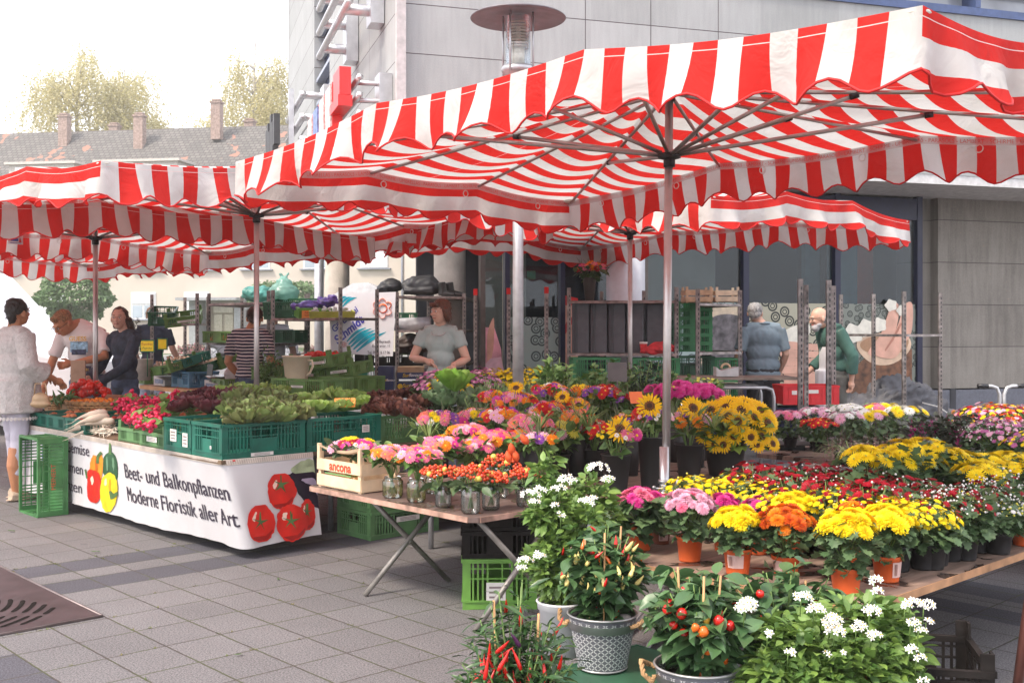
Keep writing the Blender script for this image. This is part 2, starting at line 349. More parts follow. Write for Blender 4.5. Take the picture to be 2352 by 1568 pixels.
# left facade (x = 0 plane) with one narrow vertical window slot at y 5.9..7.5
ys0, ys1 = SLY(757, 0), SLY(722, 0)
up.box((.15, .3+(ys0-.3)/2, (S0+S1)/2), (.3, ys0-.3, S1-S0)); up.box((.15, (ys1+LY)/2, (S0+S1)/2), (.3, LY-ys1, S1-S0)); up.box((.15, (ys0+ys1)/2, S1-.2), (.3, ys1-ys0, .4))
up.box((LX/2, LY-.15, (S0+S1)/2), (LX, .3, S1-S0)); up.box((LX/2, LY/2, S1+.1), (LX+.1, LY+.1, .2))
up.build('upper_wall', upm, bld)
so = MB(); so.box((LX/2, LY/2, S0-.06), (LX-.02, LY-.02, .12)); so.build('soffit', mat('soffit', (.55, .54, .54), .7), bld)
co = MB(); co.box((-.03, -.03, (S0+S1)/2), (.1, .1, S1-S0-.01)); co.build('corner_trim', mat('trim_stone', (.45, .42, .42), .7), bld)
blue = mat('window_blue', (.055, .085, .19), .4, .2); glas = mat('dark_glass', (.09, .11, .13), .06, 0, var=.1, spec=1, coat=.5)
lglas = mat('pale_glass', (.34, .36, .40), .12, 0, var=.25, vs=1.2, spec=1)
W_ = MB(); W_.box((wx0+5, .12, wz0+.05), (10, .3, .1)); W_.box((wx0+5, .12, wz0+.42), (10, .22, .05))
for q in (0.03, 1.02, 2.4, 3.7, 5.0, 6.4): W_.box((wx0+q, .1, (wz0+wz1)/2+.05), (.08, .26, wz1-wz0-.11))
wf = W_.build('window_frame', blue, bld)
g = MB(); g.box((wx0+5, .24, (wz0+wz1)/2+.04), (10, .02, wz1-wz0-.1)); g.build('pane', lglas, wf)
g = MB(); g.box((.2, (ys0+ys1)/2, (S0+S1)/2-.1), (.04, ys1-ys0, S1-S0-.3)); o = g.build('window', mat('navy_glass', (.05, .07, .15), .15, spec=1), bld)
g = MB()
for q in range(18): g.box((.1, (ys0+ys1)/2, S0+.3+q*.42), (.14, ys1-ys0-.02, .06))
g.build('window_bar', mat('steel_blue', (.35, .38, .45), .4, .6), o)
alu = mat('aluminium', (.62, .62, .64), .35, .8, var=.06)
# sun-louvre tubes on the left facade
def louvre(y0, y1, zz, off=.45, label=None):
    r_ = MB(); 
    for q, z in enumerate(zz): r_.tube([(-off, y0, z), (-off, y1, z)], .045, 10)
    for yy in (y0+.35, y1-.5):
        for z in zz: r_.tube([(-off, yy, z), (0, yy, z)], .07, 10)
        r_.box((-.09, yy, sum(zz)/len(zz)), (.16, .3, (max(zz)-min(zz))+.35))
    return r_
o = louvre(SLY(803, .45), SLY(733, .45), [5.22, 5.55, 5.88]).build('sun_louvre', alu, bld)
g = MB()
for q in range(5): g.tube([(-.25, ys0-.3, 3.95+q*.22), (-.25, ys1+.2, 3.95+q*.22)], .018, 6)
g.build('grille_rod', alu, bld)
# ground floor: stone wall, plinth, glass front, columns
def LF(x, y, z=0): return K0+DX*x+DY*y+Vector((0, 0, z))
GY = 1.25                                                    # ground-floor line set back
stm = wall_mat('granite', (.145, .13, .115), (.29, .265, .235), .602, .585, [], .006)
Xs = 7.98                                                    # left end of the stone pier (local x)
g = MB(); g.box((Xs+8, GY+.2, (S0+.585)/2), (16, .4, S0-.585-.02)); g.build('stone_wall', stm, bld)
g = MB(); g.box((Xs-.14, GY+.36, (S0+.585)/2), (.28, .4, S0-.585-.02)); g.build('stone_return', stm, bld)
g = MB(); g.box((Xs+7.8, GY+.22, .29), (16.7, .42, .57)); g.build('plinth', mat('plinth_granite', (.13, .135, .165), .6, var=.12, vs=40), bld)
conc = mat('column_concrete', (.44, .39, .34), .85, var=.12, vs=5, bump=.2, bs=30)
for (u, Y, r_) in ((1033, 13.9, .205), (775, 18, .2)):
    p = P(u, 0, Y); q = MB(); q.tube([(0, 0, 0), (0, 0, S0-.12)], r_, 28)
    o = q.build('column', conc, bld); v = p-K0; o.location = (v.dot(DX), v.dot(DY), 0)
# white round column by the trolleys
p = P(1437, 0, 13.1); q = MB(); q.tube([(0, 0, 0), (0, 0, S0-.12)], .235, 28); o = q.build('column', mat('white_column', (.60, .61, .66), .6, var=.04), bld)
v = p-K0; o.location = (v.dot(DX), v.dot(DY)+0.0, 0)
# glass front: bays by local x
def XL(u):      # local x on the glass line for picture column u
    k = (u-CX)/FD; n0 = K0+DY*GY
    return (k*n0.y-n0.x)/(DX.x-k*DX.y)
navy = mat('navy_frame', (.012, .014, .045), .35, .1); frm = mat('bronze_frame', (.12, .10, .09), .4, .5)
def pane_mat(name, tint, refl):
    m, nt, b = newmat(name); g = nm(nt, 'ShaderNodeBsdfGlossy', ins={'Roughness': .02, 'Color': (.9, .92, .95, 1)}); tp = nm(nt, 'ShaderNodeBsdfTransparent', ins={'Color': (*tint, 1)}); fr_ = nm(nt, 'ShaderNodeFresnel', ins={'IOR': 1.5})
    mx = nm(nt, 'ShaderNodeMixShader', ins={0: mth(nt, 'ADD', mth(nt, 'MULTIPLY', fr_.outputs[0], .35), refl), 1: tp.outputs[0], 2: g.outputs[0]}); nt.links.new(mx.outputs[0], nt.nodes['Material Output'].inputs[0]); return m
fg = pane_mat('shop_glass', (.60, .66, .70), .02)
mul = [1107, 1163, 1290, 1480, 1710, 1920, 2108]
for i, u in enumerate(mul):
    x = XL(u); g = MB(); wd = .085 if u > 1600 else .06
    g.box((0, 0, S0/2), (wd, .1, S0-.13)); g.build('mullion', navy if u not in (1107, 1480) else frm, bld, (x, GY, 0))
g = MB(); x0, x1 = XL(1107), XL(2108); g.box(((x0+x1)/2, GY, S0-.3), (x1-x0-.08, .08, .3)); g.box(((x0+x1)/2, GY, .2), (x1-x0-.08, .11, .36)); g.build('transom', navy, bld)
for i in range(len(mul)-1):
    x0, x1 = XL(mul[i])+.05, XL(mul[i+1])-.05; g = MB(); g.box(((x0+x1)/2, GY+.02, (S0-.1)/2+.15), (x1-x0, .012, S0-.8))
    g.build('shop_window', fg, bld)
# interior: back wall, ceiling, floor so that the glass shows a room
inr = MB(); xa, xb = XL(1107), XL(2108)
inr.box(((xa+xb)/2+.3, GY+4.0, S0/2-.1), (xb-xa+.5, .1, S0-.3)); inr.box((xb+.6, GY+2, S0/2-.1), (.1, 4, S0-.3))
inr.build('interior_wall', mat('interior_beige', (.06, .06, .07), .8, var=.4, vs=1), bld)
g = MB(); g.box(((xa+xb)/2, GY+2.1, 2.95), (xb-xa, 3.9, .08)); g.build('interior_ceiling', mat('interior_ceiling', (.30, .29, .27), .7), bld)
g = MB(); g.box((XL(2060), GY+.9, 1.7), (.45, .1, 2.6)); g.build('interior_banner', mat('orange_panel', (.50, .07, .025), .5), bld)
g = MB(); g.box((XL(2012), GY+.8, 1.75), (.45, .1, 2.4)); g.box((XL(1965), GY+1.1, 1.75), (.25, .1, 2.4)); g.build('curtain', mat('teal_panel', (.10, .20, .22), .6), bld)
g = MB(); g.box((XL(1595), GY+.7, 1.9), (XL(1700)-XL(1490), .05, 2.9)); g.box((XL(1226), GY+1.3, 1.9), (XL(1280)-XL(1170), .05, 2.6)); g.build('reflection_panel', mat('reflection_beige', (.55, .48, .36), .8, var=.12, vs=2), bld)  # beige panels added behind the panes to stand in for the reflected facade
# printed foils on the lower part of the panes
def foil(u0, u1, z0, z1, m, name='window_foil', dy=-.012, parent=bld):
    x0, x1 = XL(u0)+.05, XL(u1)-.05; g = MB(); g.box(((x0+x1)/2, GY+dy, (z0+z1)/2), (x1-x0, .004, z1-z0)); return g.build(name, m, parent)
def circ_mat(name, bg, ring, sc_=5.0):
    m, nt, b = newmat(name); tc = nm(nt, 'ShaderNodeTexCoord').outputs['Object']
    vo = nm(nt, 'ShaderNodeTexVoronoi', voronoi_dimensions='2D', ins={'Vector': nm(nt, 'ShaderNodeMapping', ins={'Vector': tc, 'Rotation': (R(90), 0, 0)}).outputs[0], 'Scale': sc_, 'Randomness': .8}).outputs['Distance']
    r_ = nm(nt, 'ShaderNodeValToRGB'); nt.links.new(vo, r_.inputs[0]); e = r_.color_ramp; e.interpolation = 'CONSTANT'
    e.elements[0].position = 0; e.elements[0].color = (*bg, 1); e.elements[1].position = .12; e.elements[1].color = (*ring, 1)
    for p_, c in ((.2, bg), (.27, ring), (.40, bg)): q = e.elements.new(p_); q.color = (*c, 1)
    nt.links.new(r_.outputs[0], b.inputs['Base Color']); b.inputs['Roughness'].default_value = .25; return m
cm1 = circ_mat('ring_foil', (.42, .40, .30), (.02, .025, .02), 5.5); cm2 = circ_mat('ring_foil_grey', (.20, .22, .19), (.035, .045, .04), 9)
cm3 = circ_mat('ring_foil_teal', (.36, .48, .46), (.10, .14, .14), 6)
ZT = 1.79                                                     # top of the printed foils
foil(1712, 1920, .42, ZT, cm1); foil(1920, 2108, .42, ZT, cm2); foil(1163, 1290, .42, ZT-.2, cm3); foil(1480, 1712, 1.0, ZT, cm3)
def FP(u, v):  # local coordinates of picture point on foil plane
    x = XL(u); w0 = K0+DY*GY+DX*x; return x, CH+(HZ-v)/FD*w0.y
def flat(name, pts, m, dy, smooth=0):
    pl = [FP(*p) for p in pts]
    if smooth:
        out = []; n = len(pl)
        for i in range(n):
            p0, p1, p2, p3 = [Vector(pl[(i+k) % n]) for k in (-1, 0, 1, 2)]
            for t in (0, .25, .5, .75): out.append(.5*((2*p1)+(p2-p0)*t+(2*p0-5*p1+4*p2-p3)*t*t+(3*p1-p0-3*p2+p3)*t**3))
        pl = out
    g = MB(); n = len(pl); g.add([(q[0], 0, q[1]) for q in pl], [tuple(range(n))]); return g.build(name, m, bld, (0, GY+dy, 0))
skin_p = mat('print_skin', (.72, .40, .30), .3, var=.12, vs=5); skin_d = mat('print_skin_shade', (.48, .20, .14), .3, var=.1)
wood_p = mat('print_wood', (.16, .065, .03), .4, var=.5, vs=9); bowl_p = mat('print_bowl', (.66, .47, .33), .3, var=.15, vs=5); bowl_d = mat('print_bowl_rim', (.40, .22, .12), .3)
wh_p = mat('print_petal', (.80, .76, .66), .3, var=.1)
flat('foot_poster', [(1935, 925), (1935, 870), (1990, 815), (2093, 800), (2093, 932)], wood_p, -.018)
flat('poster_bowl', [(1965, 790), (1985, 770), (2060, 760), (2088, 778), (2085, 806), (2050, 833), (2010, 836), (1980, 818)], bowl_p, -.024, 1)
flat('poster_bowl_inside', [(1973, 788), (2000, 772), (2060, 768), (2084, 780), (2070, 806), (2020, 812), (1985, 805)], bowl_d, -.028, 1)
flat('poster_foot', [(2045, 698), (2062, 705), (2052, 765), (2030, 795), (2005, 815), (1992, 812), (1994, 800), (2020, 765)], skin_p, -.032, 1)
flat('poster_foot', [(2075, 698), (2092, 698), (2090, 760), (2072, 790), (2052, 820), (2014, 818), (2013, 806), (2045, 775), (2060, 740)], skin_p, -.036, 1)
flat('poster_toe_line', [(2064, 740), (2068, 742), (2048, 780), (2030, 805), (2028, 802), (2045, 775)], skin_d, -.040)
for (u, v, r_) in ((2042, 700, 15), (2066, 712, 13), (1985, 752, 22), (2015, 745, 18), (1955, 765, 25)):
    flat('poster_flower', [(u+r_*(1 if k % 2 else .8)*math.cos(k*PI/5), v+r_*(1 if k % 2 else .8)*math.sin(k*PI/5)) for k in range(10)], wh_p, -.042-.002*(r_ % 5), 1)
# hands poster behind the two men
flat('poster_towel', [(1790, 765), (1850, 740), (1855, 770), (1800, 800)], wh_p, -.018, 1)
for k in range(4): flat('poster_finger', [(1790, 792+k*19), (1800, 782+k*19), (1860, 788+k*17), (1925, 792+k*14), (1925, 805+k*14), (1860, 803+k*17), (1800, 800+k*19)], skin_p, -.02-.003*k, 1)
flat('poster_palm', [(1798, 840), (1900, 835), (1880, 920), (1800, 925)], skin_p, -.019)
# pebble poster
peb = mat('print_pebble', (.13, .115, .125), .45, var=.5, vs=10)
flat('poster_cream', [(1600, 700), (1708, 700), (1708, 910), (1600, 910)], mat('print_cream', (.62, .50, .36), .3), -.016)
for k, (c, rx, ry) in enumerate((((1668, 740), 42, 20), ((1662, 770), 46, 24), ((1660, 814), 50, 27), ((1655, 850), 60, 20))):
    flat('poster_pebble', [(c[0]+rx*math.cos(t), c[1]+ry*math.sin(t)) for t in np.linspace(0, 2*PI, 13)[:-1]], peb, -.02-.003*k, 1)
# pink poster + lips poster at the left bays
pk = mat('print_pink', (.75, .36, .44), .3, var=.3, vs=4)
flat('poster_hand', [(1112, 750), (1135, 752), (1150, 800), (1155, 860), (1106, 860), (1106, 770)], pk, -.018)
flat('poster_hand_finger', [(1118, 770), (1128, 735), (1134, 735), (1132, 800), (1120, 840)], skin_p, -.021, 1)
flat('poster_blossom', [(1108, 840), (1125, 822), (1150, 818), (1158, 860), (1108, 862)], mat('print_pale_pink', (.75, .52, .62), .3), -.024)
flat('poster_face', [(1290, 690), (1326, 690), (1326, 830), (1296, 850), (1288, 840)], skin_p, -.018)
flat('poster_lip', [(1288, 760), (1302, 735), (1326, 715), (1326, 728), (1308, 748), (1292, 775)], mat('print_lip', (.55, .07, .06), .3), -.022)
flat('poster_red', [(1290, 676), (1326, 684), (1326, 700), (1288, 700)], mat('print_red', (.6, .03, .03), .3), -.024)
# green exit plate inside
o = flat('exit_sign', [(1216, 620), (1236, 620), (1236, 640), (1216, 640)], mat('exit_green', (.10, .48, .22), .4), .1)
# canopy seen mirrored etc. is left to the glass; red shop sign and dark sign on the left facade
red = mat('sign_red', (.72, .012, .012), .35); whf = mat('sign_white_face', (.62, .50, .48), .4, var=.35, vs=25)
sg = empty('shop_sign', LF(0, 0), BE, 'large red box letter sign on brackets on the pale left facade', 'sign')
y1 = SLY(793, .55); q = MB()
q.box((-.55, y1+.25, 4.22), (.13, .5, .31)); q.build('letter', [red], sg)
q = MB(); q.box((-.55, y1+.35, 4.0), (.16, .7, .12)); q.build('letter', [red], sg)
for k in range(4):
    q = MB(); q.box((-.55, y1+.85+k*.6, 4.03-.01*k), (.12, .5, .6)); q.box((-.62, y1+.85+k*.6, 4.03-.01*k), (.02, .44, .55), 1)
    q.build('letter', [red, whf if k != 2 else mat('sign_blue', (.12, .2, .45), .4, var=.4, vs=20)], sg)
q = MB(); 
for z in (3.85, 4.05, 4.25): q.tube([(-.40, y1-.12, z), (-.40, y1+3.2, z)], .035, 8); q.tube([(-.4, y1+.2, z), (0, y1+.2, z)], .03, 8)
q.box((-.08, y1+.2, 4.05), (.15, .3, .6)); q.build('bracket', alu, sg)
s2 = empty('facade_sign', LF(0, 0), BE, 'narrow dark letter sign on tubes near the far end of the left facade', 'sign')
y2 = SLY(690, .5); q = MB()
for k in range(6): q.box((-.75, y2+1.3+.3*k, 4.75-.12*(k % 2)), (.1, .22, .5+.1*(k % 3)))
q.build('letter', mat('sign_dark', (.05, .05, .055), .5), s2)
q = MB(); q.box((-.55, y2+.9, 4.75), (.08, .1, 1.2))
for z in (4.4, 4.75, 5.1): q.tube([(-.45, y2, z), (-.45, y2+2.4, z)], .05, 8); q.tube([(-.5, y2+.1, z), (0, y2+.1, z)], .06, 8)
q.box((-.08, y2+.1, 4.75), (.15, .4, 1.0)); q.build('bracket', alu, s2)

# ---------------- street lamp ----------------
lp = empty('street_lamp', P(1190, 0, 9.0).xy.to_3d(), 0, 'grey street lamp with wide flat disc above a glass cylinder', 'street lamp')
galv = mat('galvanised', (.46, .46, .48), .4, .7, var=.1)
q = MB(); q.tube([(0, 0, 0), (0, 0, 3.58)], [.048, .042], 18); q.build('pole', mat('lamp_pole', (.42, .42, .44), .45, .5), lp)
q = MB(); q.lathe([(.001, .11), (.2, .10), (.38, .045), (.40, .03), (.395, .025), (.2, .06), (.001, .07)], 48, c=(0, 0, 4.0)); q.build('disc', mat('lamp_disc', (.15, .14, .155), .5, .2), lp)
q = MB(); q.lathe([(.10, 3.63), (.105, 3.64), (.105, 4.04), (.098, 4.04), (.098, 3.64)], 32); q.build('glass_cylinder', pane_mat('clear_glass', (.90, .92, .93), .06), lp)
q = MB(); q.tube([(0, 0, 3.6), (0, 0, 3.8)], .055, 20); q.tube([(0, 0, 3.8), (0, 0, 3.95)], .02, 12); q.build('lamp_bulb', mat('bulb_ceramic', (.7, .62, .5), .3), lp)
q = MB()
for k in range(9): q.lathe([(.085, 0), (.09, .008), (.085, .016)], 24, c=(0, 0, 3.78+k*.025))
q.build('louvre_ring', mat('ring_metal', (.45, .38, .3), .3, .8), lp)
q = MB(); q.lathe([(.001, 3.55), (.13, 3.57), (.145, 3.6), (.13, 3.63), (.05, 3.64)], 32)
for k in range(4):
    t = PI/4+k*PI/2+.3; q.tube([(.14*math.cos(t), .14*math.sin(t), 3.56), (.14*math.cos(t), .14*math.sin(t), 4.08)], .008, 8)
q.build('cage', galv, lp)
# red and white sticker wrapped on the pole
q = MB(); q.lathe([(.0485, .86), (.0483, .985)], 18); q.build('sticker', mat('sticker_red', (.62, .03, .03), .5), lp)
q = MB(); q.lathe([(.0492, .885), (.049, .94)], 18); q.build('sticker', mat('sticker_white', (.75, .73, .70), .5), lp)
# ---------------- apartment building behind ----------------
A0 = Vector((-42, 66.2, 0)); A1 = Vector((4.0, 59.0, 0)); ad = (A1-A0).normalized(); ar = math.atan2(ad.y, ad.x); AL = (A1-A0).length
apt = empty('apartment_building', A0, ar, 'long beige rendered apartment house with grey tiled roof across the street', 'building')
wallm = mat('beige_render', (.52, .46, .40), .9, var=.05, vs=.5)
def AX(u, off=0):
    k = (u-CX)/FD; return (k*A0.y-A0.x)/(ad.x-k*ad.y)
q = MB(); q.box((AL/2, 4, 4.75), (AL, 8, 9.5)); q.build('wall', wallm, apt)
q = MB(); z0, z1, ym = 9.3, 13.95, 4.6
q.add([(-1, -.5, z0), (AL+1, -.5, z0), (AL+1, ym, z1), (-1, ym, z1), (-1, 9.6, z0), (AL+1, 9.6, z0), (-1, -.5, z0-.15), (AL+1, -.5, z0-.15)], [(0, 1, 2, 3), (3, 2, 5, 4), (0, 3, 4), (1, 5, 2), (6, 7, 1, 0)])
def roof_mat():
    m, nt, b = newmat('roof_tiles'); tc = nm(nt, 'ShaderNodeTexCoord').outputs['Object']
    br = nm(nt, 'ShaderNodeTexBrick', ins={'Vector': nm(nt, 'ShaderNodeMapping', ins={'Vector': tc, 'Scale': (1, 1.45, 1)}).outputs[0], 'Scale': 1.0, 'Mortar Size': .03, 'Brick Width': .34, 'Row Height': .3, 'Color1': (.155, .145, .135, 1), 'Color2': (.10, .095, .09, 1), 'Mortar': (.05, .045, .045, 1), 'Bias': 0.0})
    n1 = nm(nt, 'ShaderNodeTexNoise', ins={'Vector': tc, 'Scale': .55, 'Detail': 3.0}).outputs['Fac']
    n2 = nm(nt, 'ShaderNodeTexVoronoi', ins={'Vector': tc, 'Scale': 2.4}).outputs['Color']
    s = nm(nt, 'ShaderNodeSeparateXYZ', ins={0: n2}).outputs[0]
    f = mth(nt, 'MULTIPLY', mth(nt, 'GREATER_THAN', n1, .60), mth(nt, 'GREATER_THAN', s, .62))
    c = mixc(nt, f, br.outputs['Color'], (.30, .15, .11)); nt.links.new(c, b.inputs['Base Color']); b.inputs['Roughness'].default_value = .85; return m
rf = q.build('roof', roof_mat(), apt)
bk = mat('chimney_brick', (.30, .22, .19), .9, var=.25, vs=8)
for (u, zt, y) in ((70, 14.9, 3.6), (143, 14.7, 6), (259, 14.7, 3.2), (441, 15.4, 3.4), (480, 14.7, 6)):
    q = MB(); x = AX(u); zt -= .25; q.box((x, y, zt-1.1), (.6, .5, 2.2)); q.box((x, y, zt+.05), (.72, .6, .1)); q.box((x, y, zt+.2), (.5, .4, .1)); q.build('chimney', bk, rf)
for (u0, u1) in ((30, 178), (232, 415)):
    q = MB(); x0, x1 = AX(u0), AX(u1); q.box(((x0+x1)/2, .9, 10.4), (x1-x0, 2.6, 1.4)); q.box(((x0+x1)/2, .9, 11.17), (x1-x0+.4, 3.0, .14))
    dm = q.build('dormer', mat('dormer_render', (.50, .46, .42), .9), apt)
    for k in range(2):
        q = MB(); q.box((x0+.9+k*1.2, -.42, 10.4), (.95, .08, 1.1)); w_ = q.build('window', mat('window_white', (.72, .72, .72), .5), dm)
wfm = mat('window_white', (.72, .72, .72), .5); pane = mat('pane_glass', (.30, .36, .42), .08, spec=1, var=.2, vs=.8); shut = mat('roller_shutter', (.66, .67, .70), .6, var=.04); sillm = mat('sill', (.25, .27, .33), .6)
def awin(x, z, w_, h_, sh):
    q = MB(); q.box((x, -.01, z+h_/2), (w_, .06, h_)); f = q.build('window', wfm, apt)
    q = MB()
    if sh < 1: q.box((x-w_/4+.02, -.045, z+h_*(1-sh)/2), (w_/2-.16, .02, h_*(1-sh)-.14)); q.box((x+w_/4-.02, -.045, z+h_*(1-sh)/2), (w_/2-.16, .02, h_*(1-sh)-.14)); q.build('pane', pane, f)
    q = MB()
    if sh > 0: q.box((x, -.06, z+h_-h_*sh/2), (w_-.12, .05, h_*sh-.06)); q.build('shutter', shut, f)
    q = MB(); q.box((x, -.12, z-.05), (w_+.35, .22, .06)); q.build('sill', sillm, f)
for u, sh in ((10, 1), (120, 1), (330, .45), (452, 1), (1100, .3)): awin(AX(u), 2.0, 1.55, 1.55, sh)
for u, sh in ((12, 1), (120, 1), (230, 0), (340, 0), (470, 0), (590, 0), (728, 0), (860, 1), (985, 1), (1100, 1)): awin(AX(u), 4.85, 1.6, 1.5, sh)
for u in (20, 120, 228, 340, 460): awin(AX(u), 7.6, 1.5, 1.2, .3)
# entrance porch
q = MB(); x = AX(510); q.box((x, -1.1, 3.1), (3.6, 2.2, .16)); q.box((x-1.2, -.6, 1.5), (.5, 1.2, 3.0)); q.box((x+1.45, -.6, 1.5), (.4, 1.2, 3.0)); pch = q.build('porch', mat('porch_grey', (.30, .31, .33), .7), apt)
q = MB(); q.box((x+.15, -.1, 1.45), (1.5, .12, 2.7)); dr = q.build('door', mat('door_frame', (.33, .27, .2), .6), apt)
q = MB(); q.box((x-.15, -.18, 1.3), (.5, .04, 1.9)); q.box((x+.5, -.18, 1.3), (.5, .04, 1.9)); q.box((x+.15, -.18, 2.55), (1.2, .04, .4)); q.build('pane', mat('warm_pane', (.45, .40, .28), .2, spec=1), dr)
q = MB(); q.tube([(AX(925), -.1, 0), (AX(925), -.1, 9.3)], .07, 8); q.build('downpipe', sillm, apt)
q = MB(); q.box((AX(1010), -.9, 4.75), (AX(1070)-AX(945), 1.8, 9.4)); q.build('bay', wallm, apt)
# ---------------- trees ----------------
leafT = np.array([(-.0, 0, 0), (.32, .35, .06), (.0, 1, .0), (-.32, .35, .06)]); leafF = np.array([[0, 1, 2, 3]])
bark = mat('birch_bark', (.45, .42, .38), .9, var=.4, vs=3)
def birch(u, Y, H, Rw, seed, label):
    r = random.Random(seed); p = P(u, 0, Y); t = empty('birch_tree', (p.x, p.y, 0), 0, label, 'tree', 'birch trees behind the apartment roof')
    q = MB(); q.tube([(0, 0, 0), (.2, 0, H*.35), (-.2, .2, H*.7), (.1, 0, H*.98)], [.34, .26, .14, .03], 8)
    ends = []
    for k in range(26):
        z = H*r.uniform(.3, .88); an = r.uniform(0, 2*PI); L = Rw*r.uniform(.45, .95)*(1.12-.55*(z/H)); up = r.uniform(.25, .8)*L
        pts = [(0, 0, z), (L*.45*math.cos(an), L*.45*math.sin(an), z+up*.8), (L*math.cos(an), L*math.sin(an), z+up)]
        q.tube(pts, [.1, .05, .02], 5); 
        for s_ in (.45, .6, .75, .88, 1): ends.append((Vector(pts[1]).lerp(Vector(pts[2]), (s_-.45)/.55), L))
    q.build('trunk', bark, t)
    Ms = []
    for e, L in ends:
        for j in range(9):
            c = e+Vector((r.gauss(0, .42), r.gauss(0, .42), r.gauss(.3, .4))); n = r.randint(12, 30); dx, dy = r.gauss(0, .05), r.gauss(0, .05)
            for i in range(n):
                c = c+Vector((dx+r.gauss(0, .05), dy+r.gauss(0, .05), -.16))
                Ms.append(frame(c, (r.gauss(0, 1), r.gauss(0, 1), -r.uniform(.2, 1.2)), r.uniform(.14, .26), r.uniform(0, 6)))
    V, F = scat(leafT, leafF, Ms); inst('crown', npmesh('crown', V, F, mat('birch_leaf', (.46, .42, .18), .7, isl=1, col2=(.66, .60, .36), trans=.5)), t)
birch(180, 78, 23.3, 5.0, 1, 'broad birch with hanging twigs, leftmost above the roof')
birch(285, 80, 22.2, 4.2, 2, 'birch between the broad left birch and the glowing gap')
birch(358, 84, 19.6, 2.4, 12, 'smaller thin birch right of the two left birches')
birch(585, 78, 23.4, 4.0, 3, 'birch with hanging twigs closest to the tall pale building')
birch(485, 84, 19.4, 2.6, 13, 'low thin birch behind the brick chimney')
def ball_tree(u, v, Y, rx, rz, seed, label, name='globe_tree', n=5200, s=.17):
    r = random.Random(seed); p = P(u, v, Y); t = empty(name, (p.x, p.y, 0), 0, label, 'tree', 'clipped globe trees in front of the apartment house')
    q = MB(); q.tube([(0, 0, 0), (.03, 0, p.z-rz*.5)], [.1, .07], 8)
    for k in range(9): an = k*.7; q.tube([(0, 0, p.z-rz*.7), (rx*.6*math.cos(an), rx*.6*math.sin(an), p.z+rz*r.uniform(-.4, .4))], [.05, .02], 5)
    q.build('trunk', mat('tree_bark', (.16, .12, .09), .9), t); Ms = []
    for k in range(n):
        d = Vector((r.gauss(0, 1), r.gauss(0, 1), r.gauss(0, 1))).normalized(); rad = r.uniform(.55, 1)**.5*(1+.08*math.sin(d.x*7+seed)+.07*math.cos(d.z*9)+.05*math.sin(d.y*11))
        if d.z < -.3: rad *= .82
        c = Vector((d.x*rx*rad, d.y*rx*rad, p.z+d.z*rz*rad)); Ms.append(frame(c, (d.x+r.gauss(0, .5), d.y+r.gauss(0, .5), -.5+r.gauss(0, .4)), s*r.uniform(.7, 1.3), r.gauss(0, .8), d))
    V, F = scat(leafT*[1.3, 1, 1], leafF, Ms); inst('crown', npmesh('crown', V, F, mat('globe_leaf', (.08, .15, .055), .6, isl=1, col2=(.16, .25, .10), trans=.25)), t)
ball_tree(172, 684, 48, 1.62, 1.22, 4, 'clipped globe tree left of the dark haired woman in denim')
ball_tree(657, 690, 50, 1.75, .95, 5, 'clipped globe tree behind the tied plastic bags')
# bushes and flowers in front of the house
def bush(c, r_, n, m, s, name, label, cat, grp=None, flat_=.7):
    q = []; 
    for k in range(n):
        d = Vector((rng.gauss(0, 1), rng.gauss(0, 1), abs(rng.gauss(0, 1)))).normalized()*rng.uniform(.5, 1); p = Vector(c)+Vector((d.x*r_, d.y*r_, d.z*r_*flat_))
        q.append(frame(p, (d.x+rng.gauss(0, .6), d.y+rng.gauss(0, .6), d.z), s*rng.uniform(.6, 1.3), rng.gauss(0, .8)))
    V, F = scat(leafT, leafF, q); o = inst(name, npmesh(name, V, F, m)); return tag(o, label, cat, grp)
gleaf = mat('bush_leaf', (.06, .12, .04), .7, isl=1, col2=(.12, .18, .06), trans=.2)
bush((P(150, 0, 40).x, 40, .3), 1.4, 2200, mat('lavender_bush', (.10, .15, .07), .7, isl=1, col2=(.24, .24, .38)), .12, 'lavender_bush', 'bluish flowering bush by the white van bonnet', 'bush')
for k, (u, Y) in enumerate(((285, 56), (430, 56), (445, 56.5), (468, 56), (680, 56), (700, 57))):
    bush((P(u, 0, Y).x, Y, .05), .8, 420, mat('rose_bush', (.07, .13, .04), .7, isl=1, col2=(.42, .10, .16)), .13, 'rose_bush', 'low pink rose bush on the lawn strip by the house', 'bush', 'rose bushes on the lawn')
